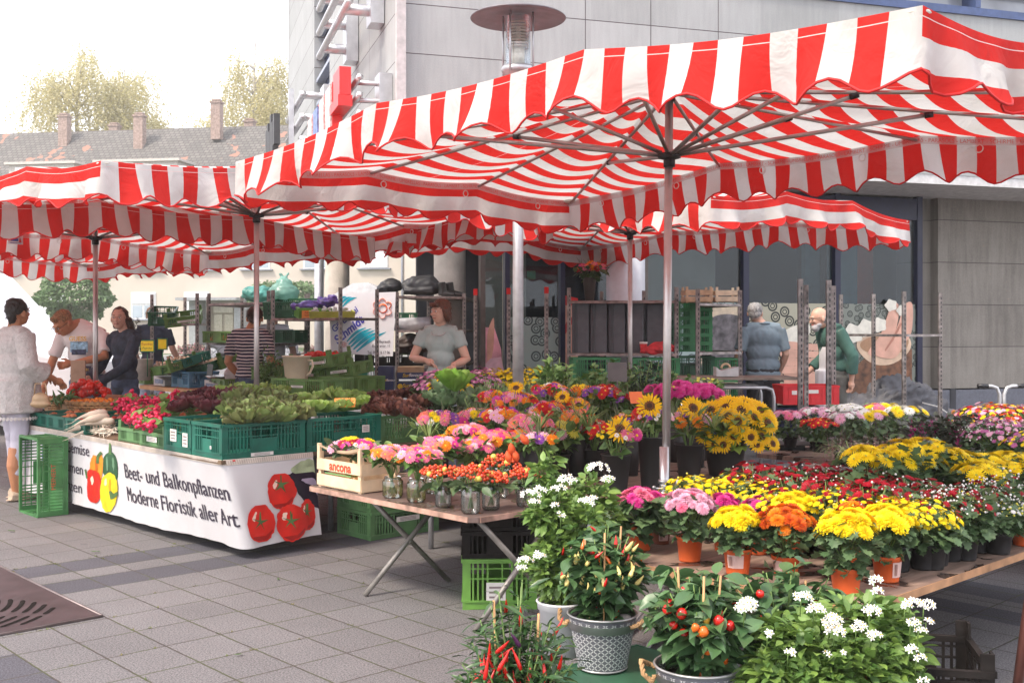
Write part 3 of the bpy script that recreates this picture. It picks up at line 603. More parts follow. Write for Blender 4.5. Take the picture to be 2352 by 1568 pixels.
# ---------------- market umbrellas ----------------
def stripe_mat(name, use_u=True):
    m, nt, b = newmat(name); uv = nm(nt, 'ShaderNodeUVMap').outputs[0]
    u = nm(nt, 'ShaderNodeSeparateXYZ', ins={0: uv}); k = mth(nt, 'GREATER_THAN', mth(nt, 'FRACT', mth(nt, 'MULTIPLY', u.outputs[0], .5)), .5)
    tc = nm(nt, 'ShaderNodeTexCoord').outputs['Object']
    n = nm(nt, 'ShaderNodeTexNoise', ins={'Vector': tc, 'Scale': 2.2, 'Detail': 6.0}).outputs['Fac']
    w_ = mixc(nt, nm(nt, 'ShaderNodeMapRange', ins={0: n, 1: .35, 2: .7, 3: 0.0, 4: 1.0}).outputs[0], (.72, .71, .70), (.55, .53, .50))
    r_ = mixc(nt, n, (.66, .018, .016), (.60, .035, .028)); c = mixc(nt, k, w_, r_)
    c = mixc(nt, mth(nt, 'LESS_THAN', mth(nt, 'ABSOLUTE', mth(nt, 'SUBTRACT', u.outputs[1], .033)), .0018), c, (.78, .62, .60))
    nt.links.new(c, b.inputs['Base Color']); b.inputs['Roughness'].default_value = .85; b.inputs['Specular IOR Level'].default_value = .2
    n2 = nm(nt, 'ShaderNodeTexNoise', ins={'Vector': tc, 'Scale': 5.0, 'Detail': 3.0, 'Distortion': 1.5}).outputs['Fac']
    bp = nm(nt, 'ShaderNodeBump', ins={'Strength': .6, 'Distance': .03, 'Height': n2}).outputs[0]; nt.links.new(bp, b.inputs['Normal'])
    t = nm(nt, 'ShaderNodeBsdfTranslucent', ins={'Color': c, 'Normal': bp})
    mx = nm(nt, 'ShaderNodeMixShader', ins={0: .36, 1: b.outputs[0], 2: t.outputs[0]}); nt.links.new(mx.outputs[0], nt.nodes['Material Output'].inputs[0]); return m
canm = stripe_mat('striped_canvas'); pipm = mat('red_piping', (.60, .012, .012), .7); steel = mat('steel_tube', (.46, .43, .42), .32, .75, var=.08); blk = mat('black_plastic', (.015, .015, .018), .4)
capm = mat('cream_canvas', (.70, .67, .60), .85, trans=.2); tapem = None
def tape_mat():
    m, nt, b = newmat('lettered_tape'); uv = nm(nt, 'ShaderNodeUVMap').outputs[0]; s = nm(nt, 'ShaderNodeSeparateXYZ', ins={0: uv})
    n = nm(nt, 'ShaderNodeTexNoise', ins={'Vector': nm(nt, 'ShaderNodeMapping', ins={'Vector': uv, 'Scale': (70, 2, 1)}).outputs[0], 'Scale': 1.0, 'Detail': 1.0}).outputs['Fac']
    w = mth(nt, 'FRACT', mth(nt, 'MULTIPLY', s.outputs[0], 7.0)); k = mth(nt, 'MULTIPLY', mth(nt, 'GREATER_THAN', n, .5), mth(nt, 'LESS_THAN', w, .78))
    k = mth(nt, 'MULTIPLY', k, mth(nt, 'MULTIPLY', mth(nt, 'GREATER_THAN', s.outputs[1], .3), mth(nt, 'LESS_THAN', s.outputs[1], .72)))
    c = mixc(nt, mth(nt, 'MULTIPLY', k, 0.0), (.74, .66, .66), (.60, .12, .10)); nt.links.new(c, b.inputs['Base Color']); b.inputs['Roughness'].default_value = .4
    t = nm(nt, 'ShaderNodeBsdfTranslucent', ins={'Color': c}); tp = nm(nt, 'ShaderNodeBsdfTransparent')
    m1 = nm(nt, 'ShaderNodeMixShader', ins={0: .4, 1: b.outputs[0], 2: t.outputs[0]}); m2 = nm(nt, 'ShaderNodeMixShader', ins={0: .35, 1: m1.outputs[0], 2: tp.outputs[0]})
    nt.links.new(m2.outputs[0], nt.nodes['Material Output'].inputs[0]); return m
tapem = tape_mat()
def umbrella_meshes(L, W, lh, sh, apex, seed):
    r = random.Random(seed); NS = 39; hx, hy = L/2, W/2
    ribs = []                       # rib ends round the edge: x, y, z
    def side(p0, p1, lift): return [(p0[0], p0[1], 0.0)]+[(p0[0]+(p1[0]-p0[0])*t, p0[1]+(p1[1]-p0[1])*t, lift) for t in (1/3, 2/3)]
    ribs += side((-hx, -hy), (-hx, hy), sh)+side((-hx, hy), (hx, hy), lh)+side((hx, hy), (hx, -hy), sh)+side((hx, -hy), (-hx, -hy), lh)
    bd = []                         # boundary samples: x,y,z, side(0 short -x,1 long +y,2 short +x,3 long -y), arclength, frac in segment
    S = 0
    for i in range(12):
        a, b = Vector(ribs[i]), Vector(ribs[(i+1) % 12]); sd = i//3; n = 40 if sd % 2 else 27; ln = (b-a).length
        for k in range(n):
            t = k/n; p = a.lerp(b, t); bd.append((p.x, p.y, p.z-.03*math.sin(PI*t), sd, S+ln*t, t))
        S += ln
    N = len(bd); rings = [1, .93, .82, .68, .54, .4, .26, .12, .0]; V = []; uvv = []
    ucoord = lambda x: (hx-x)/(L/NS)
    for ri, q in enumerate(rings):
        for (x, y, z, sd, s_, t) in bd:
            sag = -.055*math.sin(PI*t)*q*(1-q)*3.2*(1.25 if sd % 2 else .9)
            V.append((x*q, y*q, apex*(1-q)**1.0+z*q+sag-.02*math.sin(PI*(1-q)))); uvv.append((ucoord(x*q), y*q))
    F = []; UV = []
    for ri in range(len(rings)-1):
        for k in range(N):
            k2 = (k+1) % N; f = (ri*N+k, ri*N+k2, (ri+1)*N+k2, (ri+1)*N+k); F.append(f); UV += [uvv[j] for j in f]
    # valance
    dr = [0, .035, .08, .13, .18, 1.0]; vo = len(V); VU = []
    out = {0: (-1, 0), 1: (0, 1), 2: (1, 0), 3: (0, -1)}
    edge = []
    for j, dd in enumerate(dr):
        for (x, y, z, sd, s_, t) in bd:
            
            if sd % 2: s1 = x+hx; wl = L/15
            else: s1 = y+hy; wl = W/10
            sc_ = .5-.5*math.cos(2*PI*s1/wl); depth = .200+(.062 if sd % 2 else .055)*sc_
            d = min(dd, .19) if dd < 1 else depth
            cf = min(1, min(s1, (L if sd % 2 else W)-s1)/.12)
            flare = (.02+.035*d/.2*math.sin(2*PI*s_/.62+seed)+.02*math.sin(2*PI*s_/.29))*d/.2*cf+.012*d/.2
            ox, oy = out[sd]; V.append((x+ox*flare, y+oy*flare, z-d)); VU.append((x, d, sd))
            if dd == 1: edge.append(V[-1])
    def vu(j, sd):
        x, d, _ = VU[j]
        if sd % 2: return (ucoord(x), d)
        return (-(d/.098) if sd == 2 else NS+(d/.098), d)
    for j in range(len(dr)-1):
        for k in range(N):
            k2 = (k+1) % N; ids = (j*N+k, j*N+k2, (j+1)*N+k2, (j+1)*N+k); F.append(tuple(vo+i for i in ids)); UV += [vu(i, bd[k][3]) for i in ids]
    me = npmesh('canopy', V, F, canm, smooth=True, uv=np.array(UV))
    q = MB(); q.tube(edge, .0055, 5, closed=True); pip = q.mesh('piping', pipm)
    TV = []; TF = []; TU = []
    for (x, y, z, sd, s_, t) in bd+[bd[0]]:
        ox, oy = out[sd]
        for h in (0.0, .045): TV.append((x-ox*.012, y-oy*.012, z-h-.004))
    for k in range(N):
        f = (2*k, 2*k+1, 2*k+3, 2*k+2); TF.append(f); s0 = bd[k][4]; s1 = bd[k+1][4] if k+1 < N else S; TU += [(s0, 0), (s0, 1), (s1, 1), (s1, 0)]
    tape = npmesh('tape', TV, TF, tapem, uv=np.array(TU))
    tx = text_mesh('LAMBERT - SCHIRME - UMBRELLAS - PARASOLS -', .034, pipm); n = len(tx.vertices); co = np.empty(n*3); tx.vertices.foreach_get('co', co); co = co.reshape(-1, 3); wt = co[:, 0].max()+.012; B = np.array([b[:5] for b in bd]+[(*bd[0][:4], S)]); fs = [tuple(p.vertices) for p in tx.polygons]; LV = []; LF = []
    for r_ in range(int(S/wt)):
        s = co[:, 0]+r_*wt; x, y, z = [np.interp(s, B[:, 4], B[:, i]) for i in (0, 1, 2)]; f_ = 1-.017/np.maximum(np.hypot(x, y), .1); LF += [tuple(i+len(LV)*n for i in f) for f in fs]; LV.append(np.stack([x*f_, y*f_, z-.037+co[:, 1]], 1))
    return me, pip, tape, ribs, bd, npmesh('tape_lettering', np.concatenate(LV), LF, mat('tape_red', (.55, .10, .09), .6))
lab_w = mat('label_white', (.70, .68, .70), .6); lab_b = mat('label_blue', (.04, .08, .35), .6); lab_r = mat('label_red', (.6, .02, .03), .6)
def umbrella(c, rot, L, W, lh, sh, zE, label, seed, zfoot=0, tilt=0):
    me, pip, tape, ribs, bd, tlet = umbrella_meshes(L, W, lh, sh, .36, seed); zl = zE-.06   # hub level
    t = empty('market_umbrella', (c[0], c[1], 0), rot, label, 'umbrella', 'red and white striped market umbrellas')
    cn = inst('canopy', me, t, (0, 0, zE)); inst('piping', pip, cn); inst('tape', tape, cn); inst('tape_lettering', tlet, cn)
    q = MB(); q.tube([(-tilt, 0, zfoot), (0, 0, zE+.30)], .0225, 16); q.build('pole', steel, t)
    q = MB(); q.tube([(0, 0, zl-.06), (0, 0, zl)], .032, 16)
    q.lathe([(.03, zl-.02), (.062, zl-.012), (.062, zl+.012), (.03, zl+.02)], 20); q.build('lower_hub', blk, t)
    q = MB(); q.tube([(0, 0, zE+.24), (0, 0, zE+.31)], .034, 16); q.build('upper_hub', blk, t)
    rb = []
    for i, (x, y, z) in enumerate(ribs):
        q = MB(); e = Vector((x*.985, y*.985, zE+z-.028)); s0 = Vector((x*.015, y*.015, zE+.285)); q.tube([s0, e], .0105, 8); q.build('rib', steel, t)
        m_ = s0.lerp(e, .52 if i % 3 == 0 else .46); m_.z -= .015; d = (m_-Vector((0, 0, zl))); s1 = Vector((0, 0, zl))+d.normalized()*.05
        q = MB(); q.tube([s1, m_], .0115, 8); q.tube([m_-d.normalized()*.03, m_+d.normalized()*.012], .017, 6, 1); q.build('strut', [steel, blk], t)
    for x, y in ((-1, -1), (-1, 1), (1, -1), (1, 1)):      # pocket patches on the corners
        q = MB(); q.ball((x*(L/2-.04), y*(W/2-.04), -.012), (.045, .045, .016), 16, 8); inst('corner_patch', q.mesh('corner_patch', capm), t, (0, 0, zE))
    ring = MB(); ring.tube([(.022*math.cos(a), 0, .022*math.sin(a)) for a in np.linspace(0, 2*PI, 13)[:-1]], .0035, 5, closed=True); rm = ring.mesh('d_ring', mat('ring_white', (.7, .68, .66), .4))
    for k in range(6):
        for sy in (-1, 1): 
            x = -L/2+L*(k+.5)/6; zz = np.interp(x, [-L/2, -L/6, L/6, L/2], [0, lh, lh, 0]); inst('d_ring', rm, t, (x, sy*(W/2-.02), zE+zz-.09))
    for k in range(4):
        for sx in (-1, 1):
            y = -W/2+W*(k+.5)/4; zz = np.interp(y, [-W/2, -W/6, W/6, W/2], [0, sh, sh, 0]); inst('d_ring', rm, t, (sx*(L/2-.02), y, zE+zz-.09), (0, 0, PI/2))
    # maker's label sewn to the inside of the far valance
    for sy in (1,):
        q = MB(); x = L*.045 if seed == 1 else -.1; y = W/2-.03; z = zE+lh-.10
        q.box((x, y, z), (.15, .003, .10)); q.add([(x+.06, y-.004, z-.03), (x+.03, y-.004, z-.03), (x+.042, y-.004, z+.03)], [(0, 1, 2)], 2); q.box((x-.012, y-.003, z-.005), (.075, .003, .028), 1); q.box((x, y-.003, z-.038), (.11, .003, .006), 1)
        q.build('maker_label', [lab_w, lab_b, lab_r], t)
    return t
s_ = .95; UA = R(133)     # long side of the near umbrella runs along the paving direction a
umbrella((.865, 5.94), UA, 4.33, 2.9, .135, .05, 2.457, 'large striped umbrella in front, its mast between the flower tables', 1, tilt=-.03)
bumb = math.atan2(.755, .656)
umbrella((-2.15, 9.09), bumb, 4.33, 2.9, .135, .06, 2.46, 'striped umbrella over the lettuce crates, its corner cap left of the picture centre', 2)
umbrella((-3.88, 10.06), bumb, 4.33, 2.9, .10, .05, 2.35, 'striped umbrella over the tomatoes, mast before the man in white', 3)
umbrella((-6.15, 12.2), bumb, 4.33, 2.9, .10, .05, 2.33, 'farthest striped umbrella at the left edge above the white van', 4)
umbrella((1.17, 10.7), UA+R(-2), 4.33, 2.9, .10, .11, 2.45, 'striped umbrella at the back in front of the shop windows', 5)
# sleeve with wing nut on the near mast
q = MB(); mx_, my_ = .865, 5.94; q.tube([(0, 0, .2), (0, 0, .80)], .027, 16); q.tube([(0, 0, .52), (0, 0, .56)], .034, 16); q.tube([(0, 0, .60), (0, 0, .62)], .034, 16)
o = q.build('mast_sleeve', mat('sleeve_steel', (.5, .5, .5), .3, .85)); o.location = (mx_-.028, my_, 0); tag(o, 'bright steel ground sleeve clamped round the foot of the front umbrella mast', 'pole sleeve')
q = MB(); q.tube([(-.05, -.03, .575), (.05, -.03, .575)], .007, 8); q.ball((.075, -.03, .60), (.02, .008, .03), 10, 6); q.ball((.075, -.03, .55), (.02, .008, .03), 10, 6); q.ball((-.06, -.03, .58), (.012, .008, .012), 8, 6)
q.build('wing_nut', mat('sleeve_steel'), o)
# ---------------- crates, trolleys ----------------
teal = mat('crate_teal', (.008, .125, .085), .45, var=.18, vs=9); olive = mat('crate_olive', (.10, .20, .045), .5, var=.18, vs=9)
lgreen = mat('crate_leaf_green', (.10, .22, .085), .5, var=.15, vs=8); dgreen = mat('crate_dark_green', (.015, .10, .045), .45, var=.2, vs=9)
brt = mat('crate_bright_green', (.12, .33, .04), .5, var=.12); black = mat('crate_black', (.016, .013, .012), .6, var=.3, spec=.15); cblue = mat('crate_blue', (.045, .16, .27), .5, var=.15)
cred = mat('crate_red', (.62, .012, .02), .4, var=.08); paper = mat('paper', (.72, .70, .66), .7, var=.05); mgreen = mat('crate_mid_green', (.03, .20, .07), .5, var=.15)
CM = {}
def crate_mesh(w, d, h, m, style='deep'):
    key = (round(w, 3), round(d, 3), round(h, 3), m.name, style)
    if key in CM: return CM[key]
    q = MB(); t = .009; q.box((0, 0, .008), (w-.02, d-.02, .012)); pc = .042
    ext = .055 if style == 'ears' else 0
    for sx in (-1, 1):
        for sy in (-1, 1):
            q.box((sx*(w/2-pc/2), sy*(d/2-t/2), (h+ext)/2), (pc, t, h+ext)); q.box((sx*(w/2-t/2), sy*(d/2-pc/2-t/2), (h+ext)/2), (t, pc-t, h+ext-.001))
    def wall(L, dist, ax):
        def bx(c, ln, z0, z1, th=t, off=0):
            z = (z0+z1)/2
            if ax == 0: q.box((c, dist+off*(1 if dist > 0 else -1), z), (ln, th, z1-z0))
            else: q.box((dist+off*(1 if dist > 0 else -1), c, z), (th, ln, z1-z0))
        if style == 'solid':
            bx(0, L-2*pc, .0, h-.02); bx(0, L-.004, h-.022, h, .024)
            for k in range(5): bx(-L/2+L*(k+.5)/5, .008, .02, h-.03, .018)
            return
        b0 = h*.17; bx(0, L-2*pc-.001, .002, b0); bx(0, L-.006, h-.02, h+.001, .02, .002); bx(0, L-.02, b0-.006, b0+.004, .016, .002)
        if h > .15: bx(0, L-2*pc, h*.60, h*.60+.007, t*1.2); bx(0, L-2*pc, h*.80, h*.8+.006, t*1.1)
        cw = L*.30
        bx(0, cw, b0+.004, h*(.55 if h > .15 else .85))
        n = max(2, int((L-2*pc)/.024))
        for k in range(n):
            c = -L/2+pc+(L-2*pc)*(k+.5)/n
            if abs(c) < cw/2: 
                if h > .15 and k % 3 == 0: bx(c, .007, h*.55, h-.02)
                continue
            bx(c, .0095, b0+.004, h-.02)
        # hand hold
    wall(w, d/2-t/2, 0); wall(w, -(d/2-t/2), 0); wall(d, w/2-t/2, 1); wall(d, -(w/2-t/2), 1)
    me = q.mesh('crate', m); CM[key] = me; return me
def crate(loc, rz, dims, m, label, group=None, style='deep', tilt=None, lab=None, name='crate'):
    o = inst(name, crate_mesh(*dims, m, style), None, loc, (tilt[0] if tilt else 0, tilt[1] if tilt else 0, rz))
    tag(o, label, 'crate', group)
    if lab:         # paper label on a side: (side, x, z, w, h)
        for (sd, x, z, w_, h_) in lab:
            q = MB(); w, d, h = dims
            if sd == 'y-': q.box((x, -d/2-.004, z), (w_, .002, h_))
            elif sd == 'y+': q.box((x, d/2+.004, z), (w_, .002, h_))
            elif sd == 'x-': q.box((-w/2-.004, x, z), (.002, w_, h_))
            else: q.box((w/2+.004, x, z), (.002, w_, h_))
            for k in range(3):
                zz = z+h_*(.25-.25*k)
                if sd in ('y-', 'y+'): q.box((x, (-d/2-.0055) if sd == 'y-' else d/2+.0055, zz), (w_*.7, .001, h_*.1), 1)
                else: q.box(((-w/2-.0055) if sd == 'x-' else w/2+.0055, x, zz), (.001, w_*.7, h_*.1), 1)
            q.build('paper_label', [paper, mat('label_ink', (.25, .2, .2), .7)], o)
    return o
cart = mat('trolley_steel', (.23, .20, .19), .45, .65, var=.35, vs=14)
def trolley(posts, ztop, shelves, label, tips=None, name='plant_trolley', base=True):
    pp = [Vector(((u-CX)/FD*Y, Y, 0)) for u, Y in posts]; c = sum(pp, Vector())/len(pp); t = empty(name, c, 0, label, 'trolley', 'steel plant trolleys')
    for i, p in enumerate(pp):
        q = MB(); l = p-c; q.box((l.x, l.y, ztop/2+.05), (.042, .012, ztop-.1)); q.box((l.x-.018, l.y+.016, ztop/2+.05), (.006, .022, ztop-.1))
        for k in range(int((ztop-.3)/.05)): q.box((l.x+.006, l.y-.0075, .3+k*.05), (.012, .002, .026), 1)
        q.build('post', [cart, blk], t)
        if tips: q = MB(); q.box((l.x, l.y, ztop+.02), (.046, .03, .07)); q.build('tip', tips, t)
    for z in shelves+([.14] if base else []):
        q = MB(); n = len(pp); loc = [p-c for p in pp]
        q.prism([(l.x, l.y) for l in loc], z-.012, z, 1)
        for i in range(n):
            a, b = loc[i], loc[(i+1) % n]; q.tube([a+Vector((0, 0, z)), b+Vector((0, 0, z))], (.022, .016), 4, smooth=False)
        q.build('shelf', [cart, mat('shelf_board', (.20, .15, .12), .6, var=.3, vs=6)], t)
    return t
trolley([(349, 13.4), (453, 12.9), (478, 14.2), (425, 14.6)], 1.87, [1.50, .84], 'steel trolley behind the woman in denim with a steep crate pair on it')
trolley([(480, 13.3), (617, 12.3), (703, 13.5), (556, 14.4)], 1.88, [1.74, 1.26], 'steel trolley behind the striped shirt with one olive crate')
trolley([(627, 12.1), (782, 11.35), (866, 11.9), (708, 13.2)], 1.88, [1.55, .91], 'steel trolley with purple bag and slanted crates before the white banner')
trolley([(912, 12.5), (1066, 12.9), (1091, 14.3), (984, 14.0)], 1.87, [1.815, 1.42, 1.0, .68], 'steel trolley carrying boots on top and printed fruit cartons below')
trolley([(1092, 12.2), (1168, 11.9), (1255, 11.6), (1190, 13.0)], 1.84, [.6], 'tall empty trolley with red tipped posts behind the street lamp', tips=pipm)
trolley([(1307, 11.7), (1554, 11.5), (1479, 12.6), (1382, 12.9)], 1.89, [1.735, 1.17], 'steel trolley holding the grey storage cases', base=False)
trolley([(1603, 11.2), (1700, 11.6), (1630, 12.5), (1620, 12.4)], 1.86, [1.70, 1.19], 'steel trolley with wooden boxes on its top shelf', base=False)
trolley([(2077, 12.3), (2160, 12.6), (2007, 13.2), (1932, 13.4)], 1.87, [1.37], 'empty steel trolley standing by the granite wall')
trolley([(1839, 9.4), (1904, 9.6), (1915, 10.9), (1852, 10.7)], 1.88, [], 'open trolley frame in front of the bearded man')
# ---------------- counter with printed skirt ----------------
CB, CA = 3.25, 6.13; TZ = .63
def FA(u, b=CB):
    k = (u-CX)/FD; return b*(k*BD.y-BD.x)/(AD.x-k*AD.y)
wood = mat('table_wood', (.25, .14, .07), .6, var=.3, vs=7); tim = mat('dark_timber', (.15, .10, .06), .8, var=.3)
cnt = empty('market_counter', T(CB+.6, CA+1.8), TH, 'vegetable counter wrapped in a white printed canvas skirt', 'counter')
q = MB(); q.box((0, 0, TZ-.012), (1.2, 3.6, .024)); q.box((1.0, -1.2, TZ-.012), (.8, 1.2, .024)); q.build('table_top', tim, cnt)
q = MB()
for x in (-.25, .5):
    for y in (-1.35, -.5, .6, 1.7): q.tube([(x, y, 0), (x, y, TZ-.02)], .02, 8)
q.tube([(1.3, -1.2, 0), (1.3, -1.2, TZ-.02)], .02, 8); q.build('leg', galv, cnt)
LFAR = T(CB, 9.75); REND = T(CB+.66, CA)
def skirt(s, z, off=0.0):
    h = min(1, max(0, (TZ-z)/.57)); acc = Vector((0, 0, 0)); pts = []
    for ds in (-.05, -.025, 0, .025, .05):
        s_ = s+ds; Cc = T(CB+.15*h, CA-.02*h)
        if s_ <= 0: p = Cc.lerp(LFAR+T(-.04*h, 0), min(1.2, -s_/3.62))
        else: p = Cc.lerp(REND+T(.06*h, -.02*h), s_/.66)
        pts.append(p)
    p = sum(pts, Vector())/5; d = (pts[-1]-pts[0]).normalized(); n = Vector((d.y, -d.x, 0))
    wv_ = (.010*math.sin(s*5.3+1)+.006*math.sin(s*13.7+h*2)+.004*math.sin(s*31))*h**.7+.014*h
    p = p+n*(wv_+off); p.z = z; return p
zb = lambda s: .075+.012*math.sin(s*2.1+1)-.02*math.exp(-(s/.3)**2)
SS = np.linspace(-3.5, .66, 240); HS = np.linspace(0, 1, 24); V = []
for h in HS:
    for s in SS: z = TZ+(zb(s)-TZ)*h; V.append(skirt(s, z))
F = [(j*240+i, j*240+i+1, (j+1)*240+i+1, (j+1)*240+i) for j in range(23) for i in range(239)]
canv = mat('white_canvas', (.64, .62, .63), .55, var=.03, vs=3, trans=.08)
sk = inst('canvas_skirt', npmesh('canvas_skirt', V, F, canv, smooth=True), None); sk.parent = cnt; sk.matrix_parent_inverse = (Matrix.Translation(cnt.location) @ Matrix.Rotation(TH, 4, 'Z')).inverted()
def oncnt(o): o.parent = sk; return o
q = MB(); V = []
for s in SS: V += [skirt(s, TZ+.004, .004), skirt(s, TZ-.032, .004)]
q.add(V, [(2*i, 2*i+1, 2*i+3, 2*i+2) for i in range(239)], 0)
for s in np.arange(-3.48, .65, .016): 
    a = skirt(s, TZ, .006); b = skirt(s, TZ-.028, .006); c = skirt(s+.003, TZ-.028, .006); d = skirt(s+.003, TZ, .006); q.add([a, b, c, d], [(0, 1, 2, 3)], 1)
oncnt(q.build('hem', [mat('hem_cream', (.62, .55, .48), .8), mat('hem_stitch', (.36, .28, .24), .8)]))
# picture -> skirt coordinates
_S, _Z = np.meshgrid(np.linspace(-3.45, .66, 420), np.linspace(.06, TZ, 60)); _pp = [skirt(s, z) for s, z in zip(_S.ravel(), _Z.ravel())]
_UV = np.array([(CX+FD*p.x/p.y, HZ-FD*(p.z-CH)/p.y) for p in _pp])
def s2(u, v):
    i = int(np.argmin((_UV[:, 0]-u)**2+(_UV[:, 1]-v)**2)); return _S.ravel()[i], _Z.ravel()[i]
def decal(name, pts, m, off=.004, smooth=True, k=4):
    if smooth:
        out = []; n = len(pts)
        for i in range(n):
            p0, p1, p2, p3 = [Vector((*pts[(i+j) % n], 0)) for j in (-1, 0, 1, 2)]
            for j in range(k):
                t = j/k; out.append((.5*((2*p1)+(p2-p0)*t+(2*p0-5*p1+4*p2-p3)*t*t+(3*p1-p0-3*p2+p3)*t**3)).xy)
        pts = out
    pts = [s2(*p) for p in pts]; c = (sum(p[0] for p in pts)/len(pts), sum(p[1] for p in pts)/len(pts)); n = len(pts); V = []
    for r_ in (1, .7, .4): V += [skirt(c[0]+(p[0]-c[0])*r_, c[1]+(p[1]-c[1])*r_, off) for p in pts]
    V.append(skirt(*c, off)); F = [(j*n+i, j*n+(i+1) % n, (j+1)*n+(i+1) % n, (j+1)*n+i) for j in range(2) for i in range(n)]+[(2*n+i, 2*n+(i+1) % n, 3*n) for i in range(n)]
    g = MB(); g.add(V, F); return oncnt(g.build(name, m))
ink = mat('print_ink', (.045, .035, .055), .6, var=.03)
def stext(txt, s0, s1, z, size, m=ink, bold=.0, name='lettering', off=.004):
    me = text_mesh(txt, size, m, offset=bold); n = len(me.vertices); co = np.empty(n*3); me.vertices.foreach_get('co', co); co = co.reshape(-1, 3)
    x0, x1 = co[:, 0].min(), co[:, 0].max(); out = [skirt(s0+(c[0]-x0)*(s1-s0)/(x1-x0), z+c[1], off) for c in co]
    o2 = [skirt(s0+(c[0]-x0)*(s1-s0)/(x1-x0)+size*.028, z+c[1], off+.0007) for c in co]; fs = [tuple(p.vertices) for p in me.polygons]      # doubled for the bold weight
    return oncnt(inst(name, npmesh(name, out+o2, fs+[tuple(i+n for i in f) for f in fs], m)))
stext('Beet- und Balkonpflanzen', -1.49, -.01, .375, .150); stext('Moderne Floristik aller Art', -1.49, .01, .208, .150)
stext('Gemüse', -2.52, -2.08, .478, .12); stext('Blumen', -2.66, -2.19, .325, .12); stext('Pflanzen', -2.78, -2.22, .18, .12)
stext('h', -3.03, -2.93, .22, .42, mat('print_blue', (.03, .08, .42), .5), .008)
og = mat('print_orange', (.80, .26, .02), .35, var=.2, vs=9); gg = mat('print_dark_green', (.03, .10, .045), .3, var=.2, vs=9); rr = mat('print_tomato', (.62, .02, .012), .3, var=.15, vs=8)
yy = mat('print_yellow', (.85, .62, .02), .3, var=.12, vs=9); hl = mat('print_highlight', (.85, .62, .50), .3, var=.0); st = mat('print_stem', (.08, .16, .05), .4, var=.3); aub = mat('print_aubergine', (.02, .012, .025), .25); sm = mat('print_sage', (.35, .42, .25), .5, var=.25); rdk = mat('print_tomato_shade', (.34, .008, .006), .3)
dk_o = mat('print_orange_shade', (.55, .12, .01), .35); dk_y = mat('print_yellow_shade', (.55, .33, .01), .35); hg = mat('print_green_light', (.16, .30, .18), .3)
decal('pepper_print', [(208, 1062), (215, 1044), (226, 1048), (234, 1042), (238, 1060), (236, 1085), (232, 1102), (222, 1090), (209, 1080)], og, .004)
decal('pepper_shade', [(221, 1050), (225, 1052), (226, 1078), (223, 1088), (220, 1070)], dk_o, .0055)
decal('pepper_print', [(240, 1048), (253, 1036), (266, 1044), (271, 1072), (268, 1105), (255, 1112), (240, 1090), (238, 1068)], gg, .005)
decal('pepper_light', [(246, 1052), (249, 1050), (250, 1074), (247, 1076)], hg, .0065); decal('pepper_light', [(260, 1050), (264, 1056), (264, 1076), (261, 1074)], hg, .0065)
decal('stem_print', [(250, 1042), (252, 1015), (256, 1016), (258, 1042)], st, .006, False)
decal('stem_print', [(222, 1062), (224, 1046), (232, 1036), (237, 1038), (230, 1050), (229, 1062)], st, .007, False)
decal('pepper_print', [(203, 1082), (213, 1078), (228, 1084), (233, 1100), (232, 1135), (224, 1153), (210, 1150), (202, 1130)], rr, .006)
decal('pepper_light', [(210, 1098), (214, 1092), (218, 1100), (214, 1112)], hl, .0075)
decal('stem_print', [(196, 1078), (199, 1076), (203, 1094), (201, 1098)], st, .0075, False)
decal('pepper_print', [(234, 1106), (240, 1092), (253, 1084), (266, 1092), (272, 1115), (268, 1150), (258, 1170), (245, 1174), (236, 1158), (232, 1130)], yy, .0075)
decal('pepper_shade', [(253, 1100), (258, 1104), (256, 1126), (252, 1128)], dk_y, .009); decal('pepper_light', [(243, 1100), (247, 1098), (247, 1112), (243, 1112)], mat('print_cream_light', (.9, .82, .5), .3), .009)
decal('stem_print', [(252, 1128), (258, 1124), (264, 1132), (272, 1126), (273, 1134), (264, 1142), (256, 1146)], st, .010, False)
def stom(u, v, rx, ry, o_, star=1):
    decal('tomato_print', [(u+rx*math.cos(t)*(1+.05*math.cos(3*t)), v+ry*math.sin(t)) for t in np.linspace(0, 2*PI, 11)[:-1]], rr, o_)
    decal('tomato_shade', [(u+rx*.9*math.cos(t), v+ry*.93*math.sin(t)) for t in (.35, .9, 1.6, 2.2)]+[(u+rx*.5, v+ry*.68), (u+rx*.75, v+ry*.45)], rdk, o_+.0012)
    decal('tomato_light', [(u-rx*.62, v-ry*.25), (u-rx*.45, v-ry*.55), (u-rx*.3, v-ry*.5), (u-rx*.45, v-ry*.1)], hl, o_+.002)
    if star:
        g = []; uu, vv = u-rx*.05, v-ry*.12*star
        for k in range(10): a = k*PI/5-1.5; r_ = (.62 if k % 2 == 0 else .14); g.append((uu+rx*r_*math.cos(a), vv+ry*r_*.8*math.sin(a)))
        decal('calyx_print', g, st, o_+.003, False); decal('stem_print', [(uu-3, vv-ry*.5), (uu+1, vv-ry*.55), (uu+3, vv), (uu-2, vv)], st, o_+.0035, False)
decal('aubergine_print', [(660, 1088), (690, 1082), (738, 1078), (745, 1105), (752, 1150), (735, 1166), (705, 1155), (680, 1125), (668, 1105)], aub, .004)
decal('aubergine_light', [(690, 1100), (715, 1096), (738, 1115), (745, 1135), (725, 1115), (700, 1106)], mat('print_violet_light', (.36, .30, .40), .25), .0055)
decal('leaf_print', [(668, 1078), (685, 1062), (712, 1052), (726, 1066), (735, 1054), (738, 1080), (700, 1082), (680, 1086)], sm, .0045)
stom(705, 1180, 18, 36, .006, 1.6); stom(645, 1126, 33, 42, .007, 3); stom(598, 1200, 32, 44, .0085, .6); stom(668, 1198, 36, 43, .010, .8)
